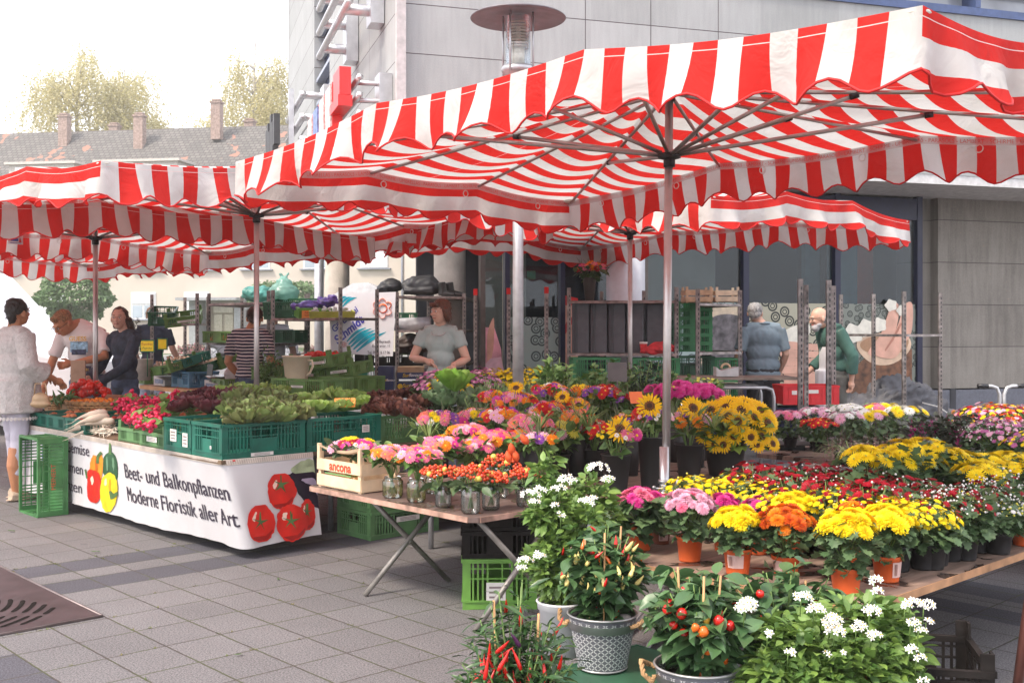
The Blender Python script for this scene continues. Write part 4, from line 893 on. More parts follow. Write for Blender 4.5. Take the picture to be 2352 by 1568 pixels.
decal('red_tag', [(533, 1052), (539, 1052), (539, 1058), (533, 1058)], pipm, .008, False)
decal('flower_outline_print', [(44+8*math.cos(t), 1099+11*math.sin(t)) for t in np.linspace(0, 2*PI, 9)[:-1]], mat('print_coral', (.66, .10, .05), .5), .004)
decal('flower_outline_heart', [(44+5*math.cos(t), 1099+7*math.sin(t)) for t in np.linspace(0, 2*PI, 9)[:-1]], canv, .005)
# ---------------- produce builders ----------------
def leaf_grid(L, Wd, ruf, curl, nx=4, ny=6, seed=0, fr=5):
    r = random.Random(seed); V = []; F = []
    for j in range(ny+1):
        t = j/ny; w_ = Wd*math.sin(PI*min(1, .12+t*.80))**.7*(.35+.65*t if t < .6 else 1)
        for i in range(nx+1):
            s = (i/nx-.5)*2; z = curl*t*t+abs(s)**2*Wd*.35+ruf*abs(s)*math.sin(fr*2*PI*t+s*2+seed)+ruf*.5*t*math.sin(s*5+seed)
            V.append((s*w_, t*L-abs(s)**2*L*.12*t, z))
    for j in range(ny):
        for i in range(nx): a = j*(nx+1)+i; F.append((a, a+1, a+nx+2, a+nx+1))
    return np.array(V), np.array(F)
def head_mesh(name, m, n, R_, ruf, seed, tall=.8, Wd=.5, L=1.0, open_=1.0):
    r = random.Random(seed); VV = []; FF = []; o = 0
    for k in range(n):
        lv, lf = leaf_grid(L, Wd, ruf, .25, seed=seed+k % 5); t = k/n; an = k*2.399; el = R(8+72*(1-t)**1.0*1) if False else R(80*(1-t)**.8+4)*1
        el = R(85-78*t*open_); ln = R_*(.55+.5*t)*r.uniform(.85, 1.15)
        d = (math.cos(an)*math.cos(el), math.sin(an)*math.cos(el), math.sin(el)*tall); p = (math.cos(an)*R_*.08, math.sin(an)*R_*.08, R_*.05)
        M_ = frame(p, d, ln, r.gauss(0, .15)); V, F = scat(lv, lf, [M_]); VV.append(V); FF.append(F+o); o += len(V)
    return npmesh(name, np.concatenate(VV), np.concatenate(FF), m, smooth=True)
def lm(name, c1, c2, **k): return mat(name, c1, .5, var=.25, vs=14, isl=1, col2=c2, trans=.25, **k)
Lred = lm('leaf_oxblood', (.09, .018, .03), (.20, .045, .05)); Loak = lm('leaf_oak', (.15, .14, .06), (.26, .36, .11)); Lgr = lm('leaf_lime', (.27, .42, .08), (.46, .58, .20))
Llol = lm('leaf_lollo', (.075, .022, .022), (.24, .09, .06)); Lcab = lm('leaf_cabbage', (.13, .30, .03), (.28, .46, .08)); Lblu = lm('leaf_bluegreen', (.16, .27, .13), (.28, .38, .22))
HM = {}
for nme, m_, ruf, op, n_, tl, Wd_ in (('red_lettuce', Lred, .10, 1, 26, .6, .42), ('oak_leaf_lettuce', Loak, .13, 1.15, 40, .7, .27), ('green_lettuce', Lgr, .10, .95, 28, .8, .42), ('curly_red_lettuce', Llol, .16, .95, 44, .8, .36), ('cabbage', Lcab, .09, .8, 40, 1.0, .42), ('leafy_green', Lblu, .05, .95, 18, .8, .45)):
    HM[nme] = [head_mesh(nme, m_, n_, .17, ruf, 10*k+3, tl, Wd_, open_=op) for k in range(3)]
def heads(kind, pts, s, label, grp):
    for k, (u, v, z) in enumerate(pts):
        p = G(u, v, z); o = inst(kind, HM[kind][k % 3], None, p, (rng.gauss(0, .18), rng.gauss(0, .18), rng.uniform(0, 6)), s*rng.uniform(.85, 1.15)); tag(o, label, 'cabbage' if kind == 'cabbage' else 'lettuce', grp)
# crates along the counter, near edge (b = CB) from the corner to the left
def ccrate(a0, b0, h, m, label, style='deep', dz=0, lab=None, wa=.4, wb=.6, grp='crates on the vegetable counter'):
    return crate(T(b0+wb/2, a0+wa/2, TZ+dz), TH, (wb, wa, h), m, label, grp, style, lab=lab)
ccrate(6.14, CB+.01, .22, teal, 'deep teal crate on the counter corner, full of oak leaf lettuce', lab=[('y-', -.02, .02, .16, .022), ('x-', -.06, .07, .02, .02)])
ccrate(6.15, CB+.63, .22, teal, 'deep teal crate right of the corner crate, with green lettuce', lab=[('y-', .17, .13, .06, .05)])
ccrate(6.55, CB+.01, .22, teal, 'deep teal crate left of the corner with two torn paper labels', lab=[('x-', .05, .11, .09, .08), ('x-', -.12, .09, .07, .09)])
ccrate(6.2, CB+1.26, .2, lgreen, 'leaf green crate under the curly red lettuces')
ccrate(6.95, CB+.02, .10, lgreen, 'light green crate of leafy greens with a white label', 'ears', lab=[('x-', 0, .055, .16, .035)])
ccrate(7.36, CB+.04, .10, lgreen, 'light green crate under the hanging radish bunches', 'ears')
ccrate(8.33, CB+.02, .11, teal, 'low teal crate next to the white radishes'); ccrate(8.74, CB+.02, .11, teal, 'low teal crate, second from the white radishes'); ccrate(9.15, CB+.03, .11, teal, 'low teal crate at the left end beside the lady in lace')
ccrate(8.2, CB+.66, .11, olive, 'low olive crate of peaches before the wicker basket', 'ears'); ccrate(8.62, CB+.66, .11, olive, 'low olive crate of apples behind the teal crates'); ccrate(9.04, CB+.66, .11, teal, 'low dark crate behind the left end crate')
# crates below / beside the counter
crate(T(4.62, 6.25, 0), TH, (.6, .4, .19), lgreen, 'green crate on the ground at the open end of the counter, bottom of two', 'crates by the counter end', lab=[('y-', .02, .12, .2, .035)])
crate(T(4.62, 6.25, .19), TH, (.6, .4, .19), lgreen, 'green crate on top of the one at the open end of the counter', 'crates by the counter end')
crate(T(5.35, 6.7, 0), TH, (.6, .4, .16), dgreen, 'dark green crate on the ground far under the flower table')
# open crate standing on its short side
me = crate_mesh(.60, .40, .235, mat('crate_meadow', (.055, .19, .06), .5, var=.2, vs=8))
o = inst('crate', me, None, T(3.215, 8.72, .302))
o.rotation_euler = Matrix(((0, AD.x, -BD.x), (0, AD.y, -BD.y), (1, 0, 0))).to_euler()
tag(o, 'tall green crate stood on its short end before the printed skirt', 'crate')
tm = inst('lettering', text_mesh('MEINERT', .05, mat('crate_lettering', (.5, .08, .03), .5), align='CENTER'), o, (0, -.203, .10), (PI/2, 0, 0))
heads('red_lettuce', [(415, 945, .84), (450, 938, .86), (480, 950, .85), (500, 935, .87), (435, 925, .85), (470, 920, .85), (520, 925, .86)], .78, 'dark red lettuce heaped in the crate left of the counter corner', 'dark red lettuces')
heads('oak_leaf_lettuce', [(545, 952, .87), (585, 955, .88), (625, 950, .88), (570, 930, .88), (610, 925, .88), (650, 935, .88), (668, 958, .86), (545, 932, .88), (640, 968, .85), (600, 970, .85), (565, 972, .85)], .95, 'green brown oak leaf lettuce in the corner crate', 'oak leaf lettuces')
heads('green_lettuce', [(715, 950, .86), (750, 948, .86), (790, 945, .86), (825, 940, .86), (695, 932, .87), (735, 925, .87), (780, 925, .87), (815, 922, .87), (560, 908, .86), (520, 912, .86), (600, 905, .86), (645, 908, .86)], .72, 'pale green lettuce in the crate right of the corner', 'pale green lettuces')
heads('curly_red_lettuce', [(865, 945, .85), (895, 940, .85), (930, 945, .85), (960, 935, .85), (880, 920, .85), (915, 918, .85), (950, 915, .85), (985, 925, .85), (850, 922, .84), (905, 955, .83), (945, 960, .83), (720, 905, .84), (765, 903, .84)], .68, 'curly oxblood lettuce next to the pale lettuces', 'curly red lettuces')
heads('cabbage', [(1045, 900, .97)], 1.0, 'large loose green cabbage standing above the red lettuces', None)
heads('leafy_green', [(1000, 925, .88), (1030, 935, .85), (1070, 935, .85), (1100, 925, .88), (1015, 908, .93)], .85, 'blue green leafy head below the big cabbage', 'blue green leafy heads')
crate(P(1045, 0, 8.2).xy.to_3d()+Vector((0, 0, .552)), R(8), (.60, .42, .25), teal, 'deep teal crate under the big cabbage')
# radishes
radm = mat('radish_red', (.62, .012, .07), .3, var=.15, vs=20); rw = mat('root_white', (.70, .62, .50), .6)
q = MB(); q.lathe([(.001, -.016), (.009, -.013), (.0135, -.002), (.012, .008), (.005, .015), (.0015, .024), (.0006, .045)], 12); rad_me = q.mesh('radish', radm)
leafR, leafRF = leaf_grid(1, .3, .05, -.1, 2, 4)
Lrad = lm('leaf_radish', (.12, .24, .04), (.24, .36, .12))
def radbunch(p, d, label, n=19):
    t = empty('radish_bunch', p, 0, label, 'radishes', 'radish bunches on the counter')
    for k in range(n):
        e = Vector((rng.gauss(0, .028), rng.gauss(0, .028), rng.gauss(.015, .018))); inst('radish', rad_me, t, e, (rng.uniform(0, 6), rng.uniform(0, 6), 0), rng.uniform(.85, 1.25))
    Ms = [frame((rng.gauss(0, .015), rng.gauss(0, .015), 0), (d[0]+rng.gauss(0, .3), d[1]+rng.gauss(0, .3), rng.uniform(-.25, .5)), rng.uniform(.09, .15), rng.gauss(0, .4)) for _ in range(9)]
    V, F = scat(leafR, leafRF, Ms); inst('leaves', npmesh('leaves', V, F, Lrad, smooth=True), t)
pts = [(275, 935), (290, 925), (300, 945), (315, 930), (310, 958), (325, 945), (335, 965), (320, 975), (345, 950), (350, 935), (365, 945), (370, 960), (380, 940), (395, 935), (405, 925), (420, 930), (430, 915), (445, 922), (455, 912), (400, 912), (380, 915), (360, 925), (340, 920), (300, 912), (340, 980), (305, 970)]
for u, v in pts: radbunch(G(u, v, .80+(.05 if v < 930 else 0)), (rng.gauss(0, .6), .6), 'bunch of small red radishes with leaves in the heap left of the dark red lettuce')
# white radishes
q = MB()
wr = q.tube([(0, 0, 0), (.02, 0, .002), (.06, 0, .004), (.13, .005, .002), (.20, .01, -.008), (.25, .02, -.02)], [.012, .026, .03, .024, .010, .002], 12); q.tube([(.2, .01, -.008), (.28, .05, -.03), (.33, .04, -.04)], [.004, .002, .001], 5)
wrm = q.mesh('white_radish', mat('white_root_skin', (.66, .56, .44), .5, var=.12, vs=12))
for k, (u, v, z) in enumerate(((245, 975, .69), (238, 962, .73), (250, 955, .77), (235, 985, .66), (256, 985, .66), (246, 945, .80), (262, 965, .74), (225, 975, .69))):
    o = inst('white_radish', wrm, None, G(u, v, z), (rng.gauss(0, .3), .1, R(205)+rng.gauss(0, .25)), rng.uniform(.9, 1.15)); tag(o, 'long white radish with root threads in the pile beside the low teal crates', 'radish', 'white radishes')
Ms = [frame(G(rng.uniform(225, 265), rng.uniform(962, 992), rng.uniform(.64, .72)), (rng.gauss(-.4, 1), rng.gauss(-.6, .6), rng.uniform(-.6, .3)), rng.uniform(.04, .10), rng.uniform(0, 6)) for _ in range(420)]
V, F = scat([(-.012, 0, 0), (.012, 0, 0), (.03, .5, .05), (.0, 1, -.05)], np.array([[0, 1, 2, 3]]), Ms); tag(inst('root_threads', npmesh('root_threads', V, F, rw)), 'fine tangle of root threads below the white radishes', kind='stuff')
# wicker baskets
def basket(c, rx, ry, h, label):
    t = empty('wicker_basket', c, R(-8), label, 'basket'); wk = mat('wicker', (.40, .22, .09), .6, var=.35, vs=30); q = MB(); n = 64
    for j in range(6):
        z = h*j/5; k_ = .8+.2*j/5; pts = [(rx*k_*math.cos(2*PI*i/n), ry*k_*math.sin(2*PI*i/n), z+(.004 if (i+j) % 2 else -.004)) for i in range(n)]; q.tube(pts, .012, 6, closed=True)
    q.build('weave', wk, t); q = MB(); q.lathe([(.001, .01), (rx*.8, .01)], 32); o = q.build('bottom', wk, t); o.scale = (1, ry/rx, 1)
    q = MB(); pts = []
    for i in range(220): a = 2*PI*i/220; w_ = 2*PI*i/220*36; pts.append((rx*math.cos(a)*(1+.035*math.cos(w_)), ry*math.sin(a)*(1+.035*math.cos(w_)), h+.012+.014*math.sin(w_)))
    q.tube(pts, .009, 5, closed=True); q.tube([(rx*math.cos(2*PI*i/48), ry*math.sin(2*PI*i/48), h+.012) for i in range(48)], .012, 6, closed=True); q.build('rim', wk, t)
b1 = P(224, 0, 9.55); b1.z = TZ+.04; basket(b1, .28, .20, .12, 'wide wicker basket of small orange tomatoes'); b2 = P(138, 0, 9.9); b2.z = TZ+.06; basket(b2, .15, .12, .11, 'small wicker basket left of the wide one')
tom = mat('tomato_red', (.62, .022, .012), .18, var=.15, vs=12, spec=.6); q = MB(); q.lathe([(.001, .028), (.012, .031), (.026, .026), (.035, .008), (.034, -.010), (.022, -.027), (.001, -.031)], 16, 0)
for k in range(5): a = k*1.257; q.add([(0, 0, .031), (.006*math.cos(a+1), .006*math.sin(a+1), .033), (.022*math.cos(a), .022*math.sin(a), .031), (.006*math.cos(a-1), .006*math.sin(a-1), .033)], [(0, 1, 2, 3)], 1)
tom_me = q.mesh('tomato', [tom, mat('calyx_green', (.06, .14, .03), .6)]); ctm = mat('cherry_orange', (.78, .22, .01), .2, var=.15)
q = MB(); q.ball((0, 0, 0), .017, 10, 7); ctme = q.mesh('cherry_tomato', ctm)
bt = P(205, 0, 10.0)
for k in range(62):
    u = rng.uniform(158, 248); hgt = .17*(1-((u-203)/58)**2)*rng.uniform(.3, 1); p = P(u, 0, rng.uniform(9.75, 10.15)); p.z = .80+max(0, hgt)
    o = inst('tomato', tom_me, None, p, (rng.gauss(0, .7), rng.gauss(0, .7), rng.uniform(0, 6)), rng.uniform(.85, 1.15)); tag(o, 'ripe red tomato in the heap behind the wide wicker basket', 'tomato', 'heap of red tomatoes')
for k in range(60):
    a = rng.uniform(0, 2*PI); r_ = rng.uniform(0, 1)**.5; p = b1+Vector((.25*r_*math.cos(a), .18*r_*math.sin(a), .12+.03*(1-r_)+rng.uniform(0, .015))); o = inst('cherry_tomato', ctme, None, p, (0, 0, 0), rng.uniform(.9, 1.3)); tag(o, 'small orange tomato in the wide wicker basket', 'tomato', 'orange cherry tomatoes')
q = MB(); q.box((0, 0, .085), (.60, .42, .17)); o = q.build('cardboard_box', mat('cardboard', (.35, .24, .14), .8), None, P(205, 0, 9.98).xy.to_3d()+Vector((0, 0, TZ)), (0, 0, R(-8))); tag(o, 'cardboard box under the heap of red tomatoes', 'box')
q = MB(); q.tube([(0, 0, 0), (.0, .01, .03), (0, 0, .075)], [.008, .011, .003], 7); gp = q.mesh('green_pepper', mat('small_green_pepper', (.05, .15, .03), .3, isl=1, col2=(.10, .22, .05)))
for k in range(36):
    p = P(rng.uniform(122, 165), 0, rng.uniform(9.5, 9.7)); p.z = .80+rng.uniform(0, .06); o = inst('green_pepper', gp, None, p, (rng.uniform(0, 6), rng.uniform(0, 6), 0)); tag(o, 'small green pepper in the heap between the two baskets', 'pepper', 'small green peppers')
pe = mat('peach', (.62, .22, .08), .5, isl=1, col2=(.70, .35, .10)); q = MB(); q.ball((0, 0, 0), .033, 12, 8); pem = q.mesh('peach', mat('peach_skin', (.62, .20, .08), .5, var=.4, vs=18)); apm = q.mesh('apple', mat('apple_skin', (.45, .04, .03), .35, var=.5, vs=14))
for (a0, b0, me_, nm_) in ((8.2, CB+.66, pem, 'peach'), (8.62, CB+.66, apm, 'apple'), (8.33, CB+.02, apm, 'apple'), (8.74, CB+.02, pem, 'peach'), (9.15, CB+.03, pem, 'peach')):
    for k in range(22):
        p = T(b0+rng.uniform(.05, .55), a0+rng.uniform(.04, .36), TZ+.05+rng.uniform(0, .05)); o = inst(nm_, me_, None, p, (rng.uniform(0, 3), rng.uniform(0, 3), 0), rng.uniform(.8, 1.1)); tag(o, ('blushed orange peach' if nm_ == 'peach' else 'dark red apple')+' lying in a low crate on the counter', nm_, nm_+'es in the low crates' if nm_ == 'peach' else 'apples in the low crates')
# folded brown paper bags before the basket
q = MB(); q.box((0, 0, .02), (.34, .22, .03)); q.add([(-.17, -.11, .036), (.17, -.11, .036), (.20, .11, .09), (-.10, .11, .12)], [(0, 1, 2, 3)]); tag(q.build('paper_bags', mat('brown_paper', (.28, .16, .09), .8, var=.2), None, G(275, 935, .74), (0, 0, .4)), 'folded brown paper bags lying before the wide basket', 'paper bags')
def price(loc, rz, w_, h_, lines, label, col=(.85, .30, .05), tilt=-.35, ink_=None):
    m_ = mat('price_card_%02d' % int(col[1]*100), col, .5, var=.03); q = MB(); q.box((0, 0, h_/2), (w_, .003, h_)); o = q.build('price_card', m_, None, loc, (tilt, 0, rz)); tag(o, label, 'price card')
    for k, ln in enumerate(lines):
        me = text_mesh(ln, h_*.30, mat('marker_red', (.30, .02, .02), .6), align='CENTER', shear=.2); inst('handwriting', me, o, (0, -.003, h_*(.66-.33*k)), (PI/2, 0, .05))
    return o
price(G(792, 940, .88)+Vector((0, 0, .02)), R(8), .145, .08, ['Endivien', '1.50'], 'orange handwritten price card stuck in the pale green lettuces', tilt=-.75)
price(G(992, 905, .88)+Vector((0, 0, .02)), R(-10), .06, .11, ['- -'], 'narrow salmon price card leaning beside the big cabbage', (.80, .42, .25), tilt=-.2)
price(G(634, 925, .93), R(0), .02, .02, [], 'tiny orange tag on the oak leaf lettuces')
# ---------------- scales bench behind ----------------
bA, bB = G(322, 887, .76), G(600, 914, .76); bd_ = (bB-bA).normalized(); br_ = math.atan2(bd_.y, bd_.x); bl_ = (bB-bA).length
bn = empty('bench_table', bA, br_, 'long wooden bench table behind the radishes carrying scales and crates', 'table'); q = MB(); q.box((bl_/2, .3, 0), (bl_, .62, .045)); q.build('table_top', mat('orange_wood', (.42, .20, .07), .5, var=.15, vs=5), bn, (0, 0, 0))
q = MB()
for x in (.3, bl_-.3): q.tube([(x, .05, -.74), (x, .3, 0)], .015, 6); q.tube([(x, .55, -.74), (x, .3, 0)], .015, 6)
q.build('leg', blk, bn)
def onb(u, off, z=.785):   # point on the bench, picture column u, offset behind the near edge
    k = (u-CX)/FD; nrm = Vector((-bd_.y, bd_.x, 0)); p0 = bA+nrm*off; t = (p0.x-k*p0.y)/(k*bd_.y-bd_.x); p = p0+bd_*t; p.z = z; return p
crate(onb(352, .25), br_, (.32, .36, .13), olive, 'small olive crate at the left end of the scales bench', 'crates on the scales bench'); crate(onb(448, .28), br_, (.46, .36, .18), cblue, 'blue crate on the scales bench between the two scales', 'crates on the scales bench')
crate(onb(535, .26), br_, (.30, .34, .13), olive, 'olive crate next to the striped shirt on the bench', 'crates on the scales bench')
def scale(p, rz, label):
    t = empty('scale', p, rz, label, 'scales', 'shop scales'); q = MB(); q.prism([(-.15, 0), (.15, 0), (.15, .07), (-.15, .11)], -.14, .14, M=Matrix.Rotation(PI/2, 4, 'X')); q.build('housing', mat('scale_grey', (.45, .43, .42), .4), t)
    q = MB(); q.box((0, -.145, .05), (.22, .004, .05), 0); q.build('keypad', mat('keypad_blue', (.12, .16, .28), .4, var=.5, vs=60), t)
    q = MB(); q.lathe([(.001, .13), (.16, .13), (.19, .155), (.185, .157), (.155, .135), (.001, .135)], 24); q.build('pan', mat('scale_steel', (.6, .6, .6), .25, .9), t)
scale(onb(392, .22), br_, 'scale with steel pan left of the blue crate'); scale(onb(512, .22), br_, 'scale with steel pan right of the blue crate'); scale(G(655, 905, .72), br_+.2, 'scale beside the beige jug')
q = MB(); q.box((0, 0, .07), (.13, .005, .13)); tag(q.build('slate', blk, None, onb(481, .1, .93), (-.1, 0, br_)), 'small black slate leaning over the blue crate', 'slate')
# crates of shallots and mushrooms sloping behind the bench
bits = mat('shallots', (.50, .30, .20), .5, isl=1, col2=(.70, .62, .5)); q = MB(); q.ball((0, 0, 0), (.016, .013, .013), 8, 5); _v = np.array([tuple(v) for v in q.v]); _f = np.array([f for f in q.f])
def pile(c, w, d, rz, n, m_, name, label, h=.05, s=1, cat=None):
    Ms = []; 
    for k in range(n):
        x, y = rng.uniform(-w/2, w/2), rng.uniform(-d/2, d/2); M_ = np.array(Matrix.Translation(Vector(c)+Vector((x*math.cos(rz)-y*math.sin(rz), x*math.sin(rz)+y*math.cos(rz), rng.uniform(0, h)))) @ Euler((rng.uniform(0, 6), rng.uniform(0, 6), 0)).to_matrix().to_4x4() @ Matrix.Scale(s*rng.uniform(.7, 1.3), 4)); Ms.append(M_)
    V, F = scat(_v, _f, Ms); return tag(inst(name, npmesh(name, V, F, m_, smooth=True)), label, kind='stuff')
for k, (u, v, z, m_, lb) in enumerate(((395, 850, .92, olive, 'olive crate of mushrooms sloping behind the left scale'), (425, 838, .98, teal, 'teal crate of shallots above the mushroom crate'), (470, 850, .93, dgreen, 'dark green crate behind the blue crate'), (510, 842, .95, olive, 'olive eared crate beside the trolley post right of the blue crate'))):
    Y_ = 12.35+.12*k; p = P(u, v, Y_); o = crate(p, br_+.15, (.52, .38, .10), m_, lb, 'sloping crates behind the bench', 'ears' if k in (0, 3) else 'deep', tilt=(.25, -.12)); pile(p+Vector((0, 0, .05)), .42, .3, br_, 90, bits, 'shallots', 'loose shallots filling a crate behind the bench')
# crates on trolley 1 (steep) and others
crate(P(375, 740, 13.4), R(12), (.30, .55, .17), dgreen, 'dark green crate tilted up on the left trolley', 'crates on the trolleys', tilt=(.16, .02)); crate(P(424, 741, 13.3), R(12), (.42, .5, .12), olive, 'olive crate with a long label in front of the tilted dark green crate', 'crates on the trolleys', 'ears', tilt=(.16, -.12), lab=[('y-', .05, .06, .22, .025)])
crate(P(522, 786, 13.1), R(-22), (.42, .40, .14), olive, 'olive crate on the trolley left of the striped shirt', 'crates on the trolleys'); pile(P(522, 786, 13.1)+Vector((0, 0, .03)), .34, .3, 0, 80, mat('carrots', (.62, .16, .03), .5), 'carrots', 'orange carrots in the crate left of the striped shirt')
crate(P(655, 786, 12.6), R(-10), (.40, .40, .15), dgreen, 'dark green crate on the lower shelf right of the striped shirt', 'crates on the trolleys'); crate(P(672, 728, 12.4), R(-14), (.52, .40, .20), dgreen, 'dark green crate on the middle shelf beside the purple bag', 'crates on the trolleys', tilt=(.12, 0))
crate(P(718, 728, 12.0), R(20), (.36, .34, .12), brt, 'bright green box holding a purple bag', 'crates on the trolleys', 'solid', tilt=(.12, 0)); crate(P(762, 728, 11.8), R(12), (.48, .30, .075), mat('carton_lime', (.38, .42, .05), .5), 'low lime green carton on the shelf right of the purple bag', 'crates on the trolleys', 'solid', tilt=(.08, 0)); pile(P(762, 728, 11.8)+Vector((0, 0, .06)), .42, .24, R(12), 60, mat('eggs_pale', (.60, .58, .62), .5), 'garlic_bulbs', 'pale garlic bulbs in the lime carton')
def blob(name, m_, items, vox=.02, sm=4, parent=None, loc=(0, 0, 0)):
    g = MB()
    for it in items:
        if it[0] == 'b': g.ball(it[1], it[2], 16, 12, R_=it[3] if len(it) > 3 else None)
        else: g.tube(it[1], it[2], 12)
    me = g.mesh(name, m_); o = inst(name, me, parent, loc); md = o.modifiers.new('r', 'REMESH'); md.mode = 'VOXEL'; md.voxel_size = vox; md.use_smooth_shade = True
    s = o.modifiers.new('s', 'SMOOTH'); s.factor = .6; s.iterations = sm
    dg = bpy.context.evaluated_depsgraph_get(); m2 = bpy.data.meshes.new_from_object(o.evaluated_get(dg)); o.modifiers.clear(); o.data = m2; m2.name = name
    m2.materials.clear(); m2.materials.append(m_); m2.polygons.foreach_set('use_smooth', np.ones(len(m2.polygons), dtype=bool)); return o
def crumple(o, amp, sc, seed=0):
    me = o.data; n = len(me.vertices); co = np.empty(n*3); me.vertices.foreach_get('co', co); co = co.reshape(-1, 3); no = np.empty(n*3); me.vertices.foreach_get('normal', no); no = no.reshape(-1, 3)
    rs_ = np.random.default_rng(int(seed*7)+3); w_ = np.full(n//1 if False else len(co), 9.0)
    for k in range(5):
        d_ = rs_.normal(size=3); d_ /= np.linalg.norm(d_); e_ = rs_.normal(size=3); w_ = np.minimum(w_, np.abs(np.sin(co@d_*sc*rs_.uniform(.5, 1.1)+rs_.uniform(0, 6)+1.2*np.sin(co@e_*sc*.5))))
    w_ = w_*2.2-.6; me.vertices.foreach_set('co', (co+no*(w_*amp)[:, None]).ravel()); me.update()
bagm = mat('mint_bag', (.30, .55, .48), .25, var=.2, vs=8, trans=.5); p = P(652, 692, 12.7)
o = blob('plastic_bag', bagm, [('b', (0, 0, .11), (.185, .15, .115)), ('b', (0, 0, .20), (.10, .09, .09)), ('t', [(0, 0, .24), (-.05, 0, .35)], [.04, .012]), ('t', [(0, 0, .26), (.06, 0, .35)], [.03, .012])], .018, 3); crumple(o, .012, 36); o.location = p; tag(o, 'tied mint green plastic bag on the top shelf with its ears up', 'bag')
o = blob('plastic_bag', mat('teal_bag', (.12, .40, .36), .3, var=.3, vs=9, trans=.3), [('b', (0, 0, .1), (.20, .16, .10)), ('b', (-.1, 0, .1), (.12, .1, .09))], .018, 3); crumple(o, .018, 24, 3); o.location = P(596, 693, 13.2); tag(o, 'flatter teal plastic bag left of the tied mint bag', 'bag')
o = blob('purple_bag', mat('purple_foil', (.10, .05, .28), .35, var=.4, vs=14), [('b', (-.1, 0, .12), (.16, .1, .05)), ('b', (.1, 0, .16), (.09, .08, .06)), ('b', (.2, 0, .2), (.07, .06, .06))], .015, 2); crumple(o, .02, 40); o.location = P(722, 728, 12.0); tag(o, 'crumpled purple bag spilling from the bright green box', 'bag')
price(P(704, 731, 11.75), R(5), .1, .09, ['Aub', '4.50'], 'orange price card hanging before the bright green box', tilt=.05)
# slanted olive crates before the banner and big jug
for (u, v, Y_, m_, lb, dims, st_, tl) in ((740, 842, 10.9, olive, 'olive eared crate of orange tomatoes, highest in the slanted stack', (.50, .36, .12), 'ears', (.1, -.10)), (716, 868, 11.1, olive, 'olive crate under the tomatoes at the left of the slanted stack', (.5, .38, .11), 'ears', (.08, -.02)), (790, 862, 10.9, olive, 'olive eared crate with a long label at the right of the slanted stack', (.50, .36, .12), 'ears', (.1, -.12))):
    crate(P(u, v, Y_), R(-28), dims, m_, lb, 'slanted olive crates by the jug', st_, tilt=tl, lab=[('y-', .08, .06, .2, .026)])
for k in range(16):
    p = P(740, 834, 10.9)+Vector((rng.uniform(-.18, .18), rng.uniform(-.1, .12), .07+rng.uniform(0, .03))); o = inst('tomato', tom_me, None, p, (rng.uniform(0, 6), 0, 0), 1.0); o.data = o.data if k else o.data; tag(o, 'orange red tomato in the highest crate of the slanted stack', 'tomato', 'tomatoes in the slanted crate')
bc = G(712, 905, .72); bc.y += .1
crate(P(718, 904, 9.9), R(-30), (.62, .42, .15), olive, 'large olive crate with a cut away front before the jug', 'olive crates behind the lettuces', lab=[('x-', 0, .06, .07, .07), ('y-', 0, .08, .14, .02)]); crate(P(806, 898, 10.4), R(-30), (.5, .42, .15), olive, 'olive crate to the right behind the cut away one', 'olive crates behind the lettuces', lab=[('y-', 0, .08, .1, .02)])
crate(P(718, 904, 9.9)-Vector((0, 0, .15)), R(-30), (.62, .42, .15), olive, 'olive crate under the cut away one', 'olive crates behind the lettuces'); crate(P(806, 898, 10.4)-Vector((0, 0, .15)), R(-30), (.5, .42, .15), olive, 'lower olive crate at the right, mostly hidden', 'olive crates behind the lettuces')
q = MB(); q.box((0, 0, .28), (1.5, .8, .03)); 
for x in (-.7, .7):
    for y in (-.35, .35): q.tube([(x, y, 0), (x, y, .27)], .02, 6)
o = q.build('pallet_table', tim, None, (P(760, 0, 10.4).x, 10.4, 0), (0, 0, R(-30))); o.scale.z = 1.78; tag(o, 'low timber table under the olive crates behind the lettuces', 'table')
jg = empty('jug', P(681, 880, 10.1), R(-25), 'large beige plastic jug with a handle above the olive crates', 'jug'); q = MB(); q.lathe([(.001, 0), (.095, 0), (.10, .01), (.128, .25), (.137, .252), (.137, .262), (.122, .26), (.095, .02), (.001, .02)], 28); q.build('body', mat('beige_plastic', (.60, .50, .36), .4, var=.04), jg); q = MB(); q.tube([(.125, 0, .22), (.175, 0, .22), (.185, 0, .17), (.15, 0, .10), (.105, 0, .07)], (.008, .014), 8); q.build('handle', mat('beige_plastic'), jg)
crate(P(645, 868, 10.9), R(-15), (.46, .36, .12), olive, 'olive crate of shallots and carrots behind the jug', 'sloping crates behind the bench'); pile(P(660, 850, 10.9), .38, .28, 0, 120, mat('red_onion', (.45, .16, .08), .45, isl=1, col2=(.55, .30, .15)), 'onions', 'brown onions heaped behind the jug')
